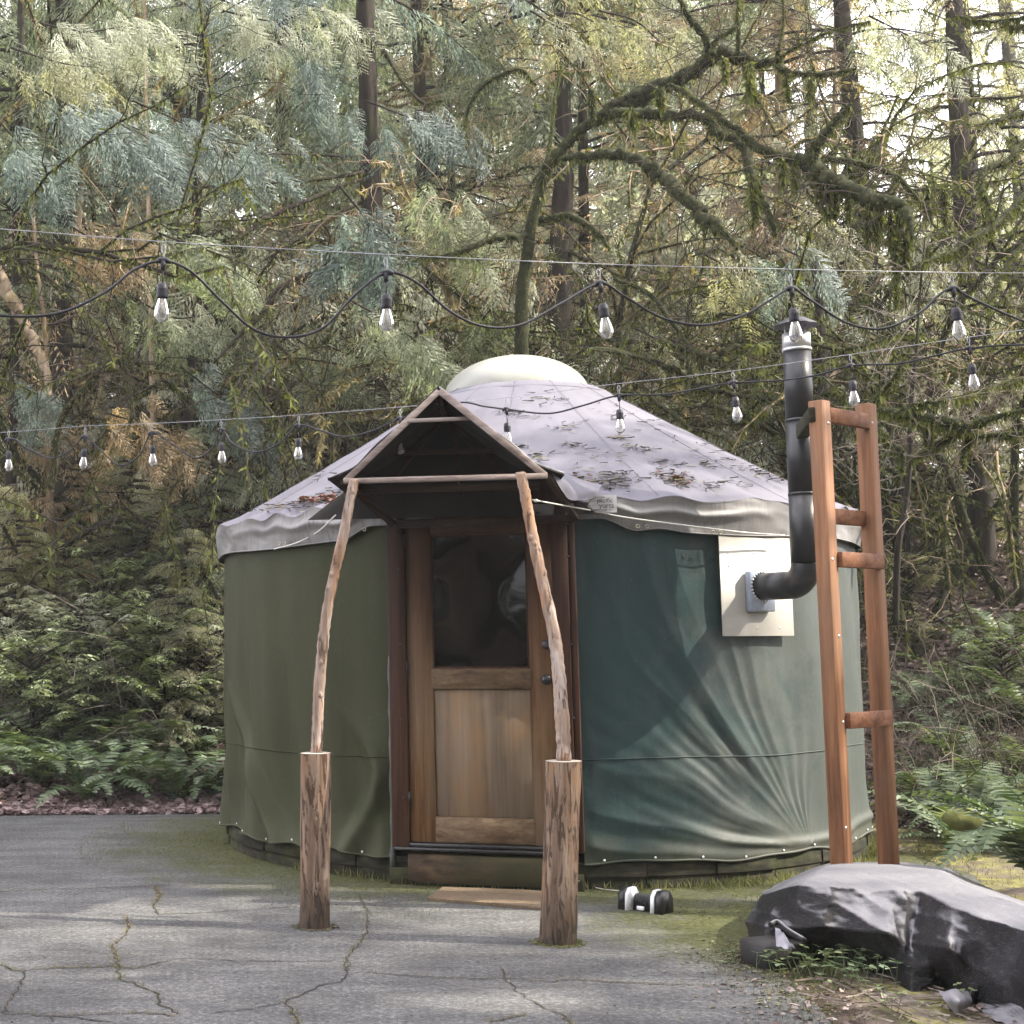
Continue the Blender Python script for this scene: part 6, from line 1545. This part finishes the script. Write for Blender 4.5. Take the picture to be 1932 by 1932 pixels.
boughs = [([(80, 170), (160, 215), (260, 250), (330, 300)], 'cedar_blue', 60), ([(250, 190), (330, 225), (400, 260), (470, 275), (520, 290)], 'cedar_blue', 70), ([(560, 60), (590, 130), (610, 190), (640, 240)], 'cedar_blue', 60), ([(760, 100), (740, 200), (760, 290), (800, 340)], 'cedar', 60), ([(690, 190), (770, 220), (830, 230), (860, 250)], 'cedar_blue', 50), ([(640, 350), (700, 430), (690, 480), (640, 490)], 'cedar_blue', 50), ([(780, 340), (830, 400), (870, 420), (890, 470)], 'cedar', 60), ([(250, 560), (330, 600), (420, 590), (470, 620)], 'cedar', 55), ([(430, 720), (480, 740), (560, 750), (640, 790)], 'cedar_blue', 70), ([(340, 690), (390, 730), (430, 760), (460, 800)], 'cedar_blue', 50), ([(650, 560), (720, 600), (780, 640), (830, 690)], 'cedar', 60), ([(0, 230), (60, 300), (90, 360)], 'cedar_blue', 40), ([(0, 690), (50, 720), (90, 790)], 'cedar_blue', 35), ([(900, 30), (1000, 60), (1100, 80), (1160, 110)], 'cedar', 70), ([(1000, 20), (1080, 60), (1180, 50), (1240, 80)], 'olive', 60), ([(1480, 470), (1520, 490), (1540, 510)], 'cedar_blue', 24), ([(1130, 20), (1200, 40), (1260, 90), (1300, 80)], 'olive', 50), ([(420, 20), (520, 40), (600, 20), (680, 50)], 'pale', 70), ([(500, 100), (600, 130), (680, 150), (760, 170)], 'pale', 60), ([(60, 40), (160, 60), (260, 50), (330, 90)], 'pale', 70), ([(20, 90), (120, 120), (220, 130)], 'olive', 60), ([(1640, 30), (1700, 60), (1760, 90)], 'pale', 30), ([(1860, 560), (1900, 600), (1940, 660)], 'olive', 40), ([(1500, 30), (1560, 60), (1620, 90)], 'olive', 40), ([(1480, 380), (1560, 420), (1620, 470)], 'olive', 40), ([(1330, 480), (1400, 520), (1460, 560)], 'olive', 45), ([(1200, 620), (1280, 660), (1350, 690)], 'olive', 45), ([(940, 560), (900, 620), (880, 660)], 'cedar', 40), ([(0, 420), (70, 470), (130, 480)], 'gold', 45), ([(120, 420), (200, 460), (270, 450)], 'gold', 45), ([(300, 440), (380, 470), (450, 500)], 'cedar', 45), ([(200, 780), (270, 800), (340, 830)], 'gold', 45), ([(560, 640), (620, 680), (660, 720)], 'cedar', 45)]
bough_places = {}
for k, (pts, mt, ns) in enumerate(boughs):
    if k % 5 == 3: continue
    Yd = 14.0 + (k * 37 % 5) * .5; S, me_ = spray_branch(pts, Yd, .6, 'fan' if mt != 'olive' else 'hem', mt, .42, int(ns * .8), 40 + k)
    px = pts[0][0]; 
    par = bpy.data.objects.get("mossy_maple")
    tlab = f"{MLB[mt]} conifer bough hanging in front of the forest"
    bo = obj("conifer_bough", MB().tube(S[:, :3], np.linspace(.013, .004, len(S)), 5).mesh("bough_stem"), M['bark'], None, True)
    mp = pts[len(pts) // 2]; tag(bo, f"{MLB[mt]} hanging bough " + where(mp[0], mp[1]), "bough", f"{MLB[mt]} boughs " + ("left" if px < 650 else "middle" if px < 1250 else "right"))
    obj("foliage", me_, M[mt], bo)
# ---- far-off wood behind everything
def mass(name, n, y0, y1, zmax, kind, mat, slen, seed, label, pxr=(-300, 2250)):
    rg = np.random.RandomState(seed); y = rg.uniform(y0, y1, n); px = rg.uniform(*pxr, n); z = rg.uniform(0, 1, n)**.9 * zmax
    x = (px - PXC) / FPX * y; keep = (sn(x * .5, z * .35, seed) + rg.randn(n) * .35 > -.35) & ~((z > 9) & (px > 1540) & (px < 1790)) & ~((z > 6) & (z < 12) & (px > 450) & (px < 640)); x, y, z = x[keep], y[keep], z[keep]; n = len(x)
    P_ = np.c_[x, y, z + terrain_z(x, y)]; a = rg.uniform(0, 6.28, n); xd = np.c_[np.cos(a), np.sin(a), rg.uniform(-.9, .1, n)]
    V, F = stamp(*SPR[kind][0], P_, rot_from(xd, np.array([0, -.5, 1.]) + rg.randn(n, 3) * .3), slen * rg.uniform(.6, 1.4, n))
    o = obj(name, nmesh(name, V, F), M[mat]); o["kind"] = "stuff"; o["label"] = label; return o
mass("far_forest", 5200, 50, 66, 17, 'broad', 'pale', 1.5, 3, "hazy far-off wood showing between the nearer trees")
mass("forest_understorey", 9000, 19, 34, 5.0, 'wisp', 'gold', .55, 4, "tangle of tan brown understorey between the trunks", (-200, 1300))
mass("forest_understorey", 9000, 19, 38, 6.0, 'broad', 'pale', .42, 5, "pale leafy understorey between the trunks behind the yurt", (-200, 1500))
mass("forest_understorey", 5200, 19, 30, 5.0, 'wisp', 'olive', .5, 6, "olive understorey on the right side of the forest", (1300, 2250))
# arching mossy stems without leaves
def tangle(seed, h):
    rg = np.random.RandomState(seed); st = MB(); fz = []
    def grow(p, d, l, r, lv):
        n = 9 if lv == 0 else 6; pts = [p]; q = p.copy(); d = d / np.linalg.norm(d)
        for j in range(n):
            d = d + rg.randn(3) * (.16, .25, .33)[lv] + np.array([0, 0, (-.10 * j * .5, -.09 * j, -.05 * j)[lv]]); d /= np.linalg.norm(d); q = q + d * l / n; pts.append(q.copy())
            if lv < 2 and j > (1 if lv == 0 else 0):
                for _ in range(2 if lv == 0 else 1 + (rg.rand() < .5)):
                    e = d + rg.randn(3) * .75; grow(q, e, l * rg.uniform(.25, .5), r * (.45 if lv == 0 else .5) * (1 - j / n * .5), lv + 1)
        rr = np.linspace(r, r * .35, n + 1); st.tube(pts, rr, (7, 5, 3)[lv], False)
        if lv < 2: fz.append(np.c_[np.array(pts), rr])
    for k in range(5):
        a = rg.uniform(0, 6.28); grow(np.array([.2 * math.cos(a), .2 * math.sin(a), 0.]), np.array([math.cos(a) * .45, math.sin(a) * .45, 1.]), h * rg.uniform(.7, 1.15), .055, 0)
    V = []; Fq = []; off = 0
    for S in fz:
        seg = np.linalg.norm(np.diff(S[:, :3], axis=0), axis=1); cum = np.concatenate([[0], np.cumsum(seg)]); n = int(cum[-1] * 85); 
        if n < 2: continue
        u = rg.uniform(0, cum[-1], n); P_ = np.stack([np.interp(u, cum, S[:, k]) for k in range(4)], 1); dr = rg.randn(n, 3); dr /= np.linalg.norm(dr, axis=1)[:, None]
        zd = -(dr * .7 + np.array([0, 0, -1.5]) * rg.rand(n)[:, None]); zd /= np.linalg.norm(zd, axis=1)[:, None]; x = np.cross(zd, rg.randn(n, 3)); x /= np.linalg.norm(x, axis=1)[:, None]
        v, f = stamp(fuzz_v, fuzz_f, P_[:, :3] + dr * P_[:, 3:4], np.stack([x, np.cross(zd, x), zd], -1), rg.uniform(.03, .10, n)); V.append(v); Fq.append(f[0] + off); off += len(v)
    return st.mesh("stems"), nmesh("moss", np.concatenate(V), [np.concatenate(Fq)])
TG = [tangle(3, 6.5), tangle(9, 8.0), tangle(17, 7.0)]
for a_m, b_m in TG: smooth_mesh(a_m); a_m.materials.append(M['mossbark']); b_m.materials.append(M['moss'])
for k, (px, y, m1, m2) in enumerate([(-20, 18, 'bark', 'moss'), (110, 20, 'mossbark', 'moss_gold'), (230, 18.5, 'mossbark', 'moss'), (340, 21, 'bark', 'moss'), (470, 19, 'bark', 'moss_gold'), (600, 20.5, 'mossbark', 'moss_gold'), (760, 19, 'mossbark', 'moss'), (850, 22, 'bark_pale', 'moss_gold'), (950, 19, 'bark_pale', 'moss_gold'), (1100, 21, 'bark_pale', 'moss_gold'), (1190, 18, 'mossbark', 'moss_gold'), (1320, 20, 'bark_pale', 'moss'), (1440, 18.5, 'mossbark', 'moss'), (1590, 20, 'bark', 'moss'), (1720, 17, 'mossbark', 'moss'), (1830, 19, 'bark_pale', 'moss'), (1930, 16.5, 'mossbark', 'moss'), (1660, 22, 'bark', 'moss'), (520, 23, 'bark_pale', 'moss_gold'), (1020, 24, 'bark_pale', 'moss_gold')]):
    x = gx_at(px, y); t = thing("mossy_maple", (x, y, TZ(x, y) - .1), f"leafless maple with {'golden' if m2 == 'moss_gold' else 'dark green'} moss, {where(px, 700)}", "tree", f"{'golden' if m2 == 'moss_gold' else 'dark'} mossy maples")
    t.rotation_euler = (0, 0, k * 2.4); q_s = rt.uniform(.95, 1.3); t.scale = (q_s, q_s, q_s)
    for nm, me_, mt in (("stems", TG[k % 3][0], m1), ("moss", TG[k % 3][1], m2)):
        c = bpy.data.objects.new(nm, me_); col.objects.link(c); c.parent = t; set_mat(c, M[mt])
        c["kind"] = "stuff"
def curtain(name, n, pxr, yr, pyr, mat, slen, seed, label, kind='fan'):
    rg = np.random.RandomState(seed); y = rg.uniform(*yr, n); px = rg.uniform(*pxr, n); py = rg.uniform(*pyr, n)
    P_ = np.array([at(a, b, c) for a, b, c in zip(px, py, y)]); keep = sn(P_[:, 0] * .9, P_[:, 2] * 1.1, seed) + rg.randn(n) * .25 > -.05; P_ = P_[keep]; n = len(P_)
    a = rg.uniform(0, 6.28, n); xd = np.c_[np.cos(a), np.sin(a) * .6, rg.uniform(-1.0, -.15, n)]
    V, F = stamp(*SPR[kind][seed % 2], P_, rot_from(xd, np.array([0, -.8, .8]) + rg.randn(n, 3) * .35), slen * rg.uniform(.6, 1.3, n))
    o = obj(name, nmesh(name, V, F), M[mat]); o["kind"] = "stuff"; o["label"] = label
curtain("hanging_foliage", 1500, (-150, 720), (17.5, 26), (-60, 330), 'cedar', .75, 12, "feathery grey green foliage filling the upper left of the forest")
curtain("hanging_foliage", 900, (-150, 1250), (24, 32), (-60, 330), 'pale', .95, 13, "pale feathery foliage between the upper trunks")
curtain("hanging_foliage", 900, (820, 1500), (18, 26), (-60, 260), 'cedar', .7, 14, "grey green foliage above the yurt behind the mossy maple")
curtain("added_bright_growth", 1500, (250, 1950), (16.5, 20), (430, 900), 'pale', .5, 15, "pale leafy growth added to brighten the wood close behind the yurt", 'cedar')  # pale leaves added to brighten the dark middle of the wood
curtain("added_bright_growth", 1300, (-150, 1500), (16, 20.5), (360, 1000), 'gold', .5, 16, "added tan growth, sunlit tone painted in, behind yurt and down left", 'wisp')  # tan leaves added likewise, sunlight put into their colour
# ---- undergrowth: young conifers, shrubs, ferns
for (px, y, sc, mt, lb) in [(350, 15.2, .80, 'olive', "young conifer with green tips standing close to the yurt's left wall"), (250, 17.0, 1.0, 'olive', "young conifer left of the yurt under the far lights"), (120, 17, 1.1, 'gold', "brown-leaved young tree at the left behind the ferns"), (30, 16, .9, 'olive', "young conifer at the left picture edge"), (395, 16.5, 1.1, 'cedar', "taller young conifer behind the yurt's left edge"), (1930, 19.5, 1.0, 'olive', "young conifer at the right edge on the bank")]:
    generic_tree('young', gx_at(px, y), y, mt, lb, "young tree", None, rt.uniform(0, 6), sc, 1, (0, 0), .05, H=0)
sh = 0
for (px, y, sc, mt) in [(60, 14.8, .9, 'salal'), (150, 15.6, 1.0, 'pale'), (230, 16.9, .8, 'olive'), (310, 15.3, 1.0, 'salal'), (385, 15.4, .8, 'pale'), (20, 15.8, 1.0, 'pale'), (200, 16.4, 1.2, 'salal'), (340, 16.6, 1.0, 'pale'), (100, 17.2, 1.3, 'olive'), (280, 17.6, 1.3, 'pale'), (400, 17.3, 1.2, 'salal'), (1880, 13.6, .6, 'salal'), (1700, 16.5, .8, 'olive'), (1840, 18.5, 1.0, 'olive'), (1760, 19.5, 1.1, 'pale')]:
    sd = "left of the yurt" if px < 1000 else "on the right bank"
    generic_tree('bush', gx_at(px, y), y, mt, f"leafy low {'dark' if mt in ('salal','cedar') else 'olive'} shrub " + where(px, 1218 + 2672 * (1.0 - TZ(gx_at(px, y), y)) / y), "shrub", f"{'dark' if mt in ('salal','cedar') else 'olive'} shrubs {sd}", rt.uniform(0, 6), sc, 1, (0, 0), .03, H=0); sh += 1
def frond_mesh(L_, seed, np_=20):
    rg = np.random.RandomState(seed); t = np.linspace(0, 1, np_ + 2); el = 1.15 - 1.75 * t; dx = np.cos(el); dz = np.sin(el); x = np.concatenate([[0], np.cumsum(dx)[:-1]]) * L_ / len(t); z = np.concatenate([[0], np.cumsum(dz)[:-1]]) * L_ / len(t)
    mb = MB().tube(np.c_[x, 0 * x, z], np.linspace(.006, .0015, len(t)) * L_, 4, False)
    V = []; F = []
    for i in range(1, len(t) - 1):
        w_ = L_ * .17 * math.sin(min(1, t[i] * 3.2) * 1.57) * (1 - t[i])**.55 + .006; tg = np.array([dx[i], 0, dz[i]]); nn = np.array([-dz[i], 0, dx[i]])
        for s_ in (-1, 1):
            d = np.array([0, s_, 0]) * .95 + tg * .28 + nn * rg.uniform(-.25, .1); p = np.array([x[i], 0, z[i]]); h = L_ / len(t) * .40; b = len(V)
            V += [p - tg * h, p + tg * h, p + tg * h * .9 + d * w_ * .6, p + d * w_, p - tg * h * .6 + d * w_ * .6]; F.append([b, b + 1, b + 2, b + 3, b + 4])
    mb.add(V, F); return mb.mesh("frond")
FM = [frond_mesh(1.0, k) for k in range(3)]
for f in FM: f.materials.append(M['fern'])
def fern(x, y, s, nf, label, group, seed, zoff=0.0, cat="fern"):
    rg = np.random.RandomState(seed); t = thing("sword_fern", (x, y, TZ(x, y) + zoff), label, cat, group)
    for k in range(nf):
        o = bpy.data.objects.new("frond", FM[rg.randint(3)]); col.objects.link(o); o.parent = t; sc = s * rg.uniform(.7, 1.1); o.scale = (sc, sc, sc); o.rotation_euler = (rg.uniform(-.25, .25), rg.uniform(-.45, .35), k * 6.283 / nf + rg.uniform(-.3, .3))
fl = [(-20, 13.9, 1.0), (75, 14.0, 1.05), (165, 13.7, 1.1), (250, 13.9, 1.1), (330, 13.8, 1.05), (400, 14.1, 1.0), (120, 14.7, 1.1), (40, 15.0, 1.1), (205, 14.8, 1.1), (290, 14.9, 1.15), (370, 15.0, 1.1), (-10, 15.6, 1.1), (235, 15.7, 1.2), (130, 15.9, 1.2), (405, 15.9, 1.1), (60, 16.7, 1.2), (320, 16.3, 1.2), (180, 17.0, 1.2)]
for k, (px, y, s_) in enumerate(fl): fern(gx_at(px, y), y, s_, 13, "fern, " + where(px, 1218 + 2672 * (1.2 - TZ(gx_at(px, y), y)) / y), "ferns behind the driveway", 1000 + k)
fr_l = [(1765, 10.4, .8), (1830, 12.4, 1.0), (1775, 13.2, 1.0), (1905, 13.4, 1.0), (1722, 12.2, .8), (1790, 14.6, 1.0), (1720, 15.0, .9), (1880, 15.5, 1.0), (1745, 11.2, .8), (1810, 11.0, .9), (1850, 11.6, .9), (1760, 12.3, .8), (1900, 12.2, .9), (1730, 13.2, .7), (1880, 10.6, .8), (1820, 13.6, .9), (1940, 11.4, .9)]
for k, (px, y, s_) in enumerate(fr_l): fern(gx_at(px, y), y, s_, 12, "fern on bank, " + where(px, 1218 + 2672 * (1.2 - TZ(gx_at(px, y), y)) / y), "ferns on the right bank", 1100 + k)
q = atz(1925, 1560, .45)
fern(float(q[0]) + .12, float(q[1]) + .05, 1.0, 22, "large arching sword fern at the right picture edge above the tarp", None, 1200, .15)
# weeds before the tarp
def weed(px, py, n, s_, seed, label):
    c = atz(px, py, 0); rg = np.random.RandomState(seed); t = thing("weed", c, label, "weed", None); mb = MB()
    V = []; F = []
    for k in range(n):
        p = np.array([c[0] + rg.normal(0, .10) * 1.6, c[1] + rg.normal(0, .05), .01]); a = rg.uniform(0, 6.28); h = rg.uniform(.03, .11); d = np.array([math.cos(a), math.sin(a) * .6, 0]); tp_ = p + d * h * .5 + Zu * h
        mb.tube([p, tp_], .0015, 4, False)
        for j in range(3):
            b2 = a + (j - 1) * 1.5; e = np.array([math.cos(b2), math.sin(b2), rg.uniform(-.1, .4)]); sd = np.cross(e, Zu); l = s_ * rg.uniform(.6, 1.2); b = len(V)
            V += [tp_, tp_ + e * l * .4 + sd * l * .35, tp_ + e * l + Zu * -.1 * l, tp_ + e * l * .4 - sd * l * .35]; F.append([b, b + 1, b + 2, b + 3])
    mb.add(V, F); mb.build("leaves", M['salal'] if seed % 2 else M['fern'], t)
weed(1560, 1842, 60, .04, 5, "patch of small green weeds at the foot of the tarp"); weed(1625, 1862, 26, .04, 6, "leafy weed cluster on the soil right of the first weeds"); weed(1690, 1905, 14, .03, 7, "few small weeds on the soil at lower right"); weed(1535, 1825, 26, .03, 8, "weeds sprouting beside the dark tub")
# brambles: bare twigs on the right bank and behind the ferns at left
def bramble(px, y, n, h, seed, mat, label, group):
    x0 = gx_at(px, y); t = thing("bare_shrub", (x0, y, TZ(x0, y)), label, "shrub", group); rg = np.random.RandomState(seed); mb = MB()
    for k in range(n):
        p = np.array([x0 + rg.normal(0, .5), y + rg.normal(0, .4), 0]); p[2] = TZ(p[0], p[1]); d = np.array([rg.normal(0, .5), rg.normal(0, .4), 1.]); d /= np.linalg.norm(d); pts = [p]; l = h * rg.uniform(.4, 1.1)
        for j in range(6):
            d = d + rg.randn(3) * .2 + np.array([0, 0, -.12 * j * .5]); d /= np.linalg.norm(d); pts.append(pts[-1] + d * l / 6)
            if rg.rand() < .7:
                e = d + rg.randn(3) * .7; e /= np.linalg.norm(e); mb.tube([pts[-1], pts[-1] + e * l * .15, pts[-1] + e * l * .28 + rg.randn(3) * .04], [.0028, .002, .001], 3, False)
        mb.tube(pts, np.linspace(.005, .0018, 7), 4, False)
    mb.build("stems", M[mat], t)
for k, (px, y) in enumerate([(1740, 11.8), (1800, 12.4), (1870, 11.9), (1920, 12.8), (1770, 13.8), (1850, 14.6), (1720, 14.2), (1930, 10.9), (1700, 12.6)]): bramble(px, y, 20, 1.5, 1300 + k, 'twig' if k % 3 == 0 else 'twig_dark', "bare twiggy shrub, " + where(px, 1218 + 2672 * (.7 - TZ(gx_at(px, y), y)) / y), "bare twiggy shrubs on the right bank")
for k, (px, y) in enumerate([(60, 15.3), (180, 15.6), (300, 15.4), (390, 15.8), (120, 16.6), (250, 16.9)]): bramble(px, y, 22, 1.9, 1400 + k, 'twig', "bare twiggy shrub behind ferns, " + where(px, 1218 + 2672 * (.7 - TZ(gx_at(px, y), y)) / y), "bare twiggy shrubs behind the left ferns")
for k, (x, y) in enumerate([(-4.4, -3.2), (-6.6, -5.4), (-3.2, -6.0), (-8.2, -3.0)]):
    generic_tree('high', x, y, 'gold', "pale trunked conifer across the clearing behind the viewer", "tree", "pale trunked conifers behind the viewer", k * 2.1, 1.0, 1, (0, .04 * k), .24, 'bark_pale')
# forest on the sunny side and behind the camera: shades the yurt and shows in the door's glass
others = [(12.6, 6.5, 'high', 1.0), (12.3, 0.8, 'high', 1.05), (10.2, 3.4, 'cedar1', .95), (13.2, 3.6, 'cedar2', 1.0), (8.0, 1.6, 'high', .8), (9.6, 2.6, 'high', .95), (8.6, -1.5, 'cedar2', 1.0), (14.5, 0.0, 'cedar1', 1.2), (6, -16, 'cedar1', 1.3), (-5, -14, 'hem1', 1.3), (11, -14, 'hem1', 1.3), (6.8, -5.0, 'hem1', 1.05), (15.5, -4.0, 'cedar1', 1.2), (10.5, -8.5, 'hem1', 1.2), (3.0, -10.0, 'cedar2', 1.1), (-2.5, -9.0, 'hem1', 1.0), (-6.5, -7.0, 'cedar1', 1.1), (-9.5, 0.0, 'cedar1', 1.1), (-11, 8.0, 'hem1', 1.1), (-1.0, -15.0, 'cedar1', 1.3), (-10.5, 14.0, 'cedar1', 1.0)]
for k, (x, y, kd, sc) in enumerate(others):
    generic_tree(kd, x, y, 'cedar', "tall conifer of the surrounding forest outside the picture", "tree", "conifers around the clearing", k * 1.7, sc, 1, (0, 0), .24)

def mass_box(name, n, xr, yr, zr, kind, mat, slen, seed, label):
    rg = np.random.RandomState(seed); x = rg.uniform(*xr, n); y = rg.uniform(*yr, n); z = rg.uniform(*zr, n)
    a = rg.uniform(0, 6.28, n); xd = np.c_[np.cos(a), np.sin(a), rg.uniform(-.9, .1, n)]
    V, F = stamp(*SPR[kind][0], np.c_[x, y, z], rot_from(xd, np.array([0, .5, 1.]) + rg.randn(n, 3) * .3), slen * rg.uniform(.6, 1.4, n))
    o = obj(name, nmesh(name, V, F), M[mat]); o["kind"] = "stuff"; o["label"] = label; return o
mass_box("surrounding_forest", 3800, (-30, 30), (-34, -20), (0, 24), 'broad', 'cedar', 1.9, 77, "dense forest closing the clearing behind the viewer")
# ------------------------------------------------------------------ light haze in the clearing and the wood
hz = bpy.data.materials.new("haze"); hz.use_nodes = True; ht = hz.node_tree
for n_ in list(ht.nodes):
    if n_.type != 'OUTPUT_MATERIAL': ht.nodes.remove(n_)
pv = ht.nodes.new("ShaderNodeVolumePrincipled"); pv.inputs["Color"].default_value = (.93, .94, .90, 1); pv.inputs["Density"].default_value = 0.0012
ht.links.new(pv.outputs[0], ht.nodes["Material Output"].inputs["Volume"])
hb = MB().box((7, 30, 21), (140, 150, 50)).build("haze", hz); hb["kind"] = "stuff"

# ------------------------------------------------------------------ one label, one thing
by = {}
for o in col.objects:
    if o.parent is None and o.get("category"): by.setdefault(o["label"], []).append(o)
ORD = ["", "second", "third", "fourth", "fifth", "sixth", "seventh", "eighth", "ninth"]; NUM = ["", "", "two", "three", "four", "five", "six", "seven", "eight", "nine"]
for lb, os_ in by.items():
    if len(os_) < 2 or os_[0].location.y < 0 or "outside the picture" in lb or len(os_) > 9: continue
    os_.sort(key=lambda o: o.location.x / max(o.location.y, .1)); n = len(os_)
    for k, o in enumerate(os_):
        o["label"] = lb + ", " + ("leftmost" if k == 0 else ("rightmost" if k == n - 1 else ORD[k] + " from left")) + " of " + NUM[n]
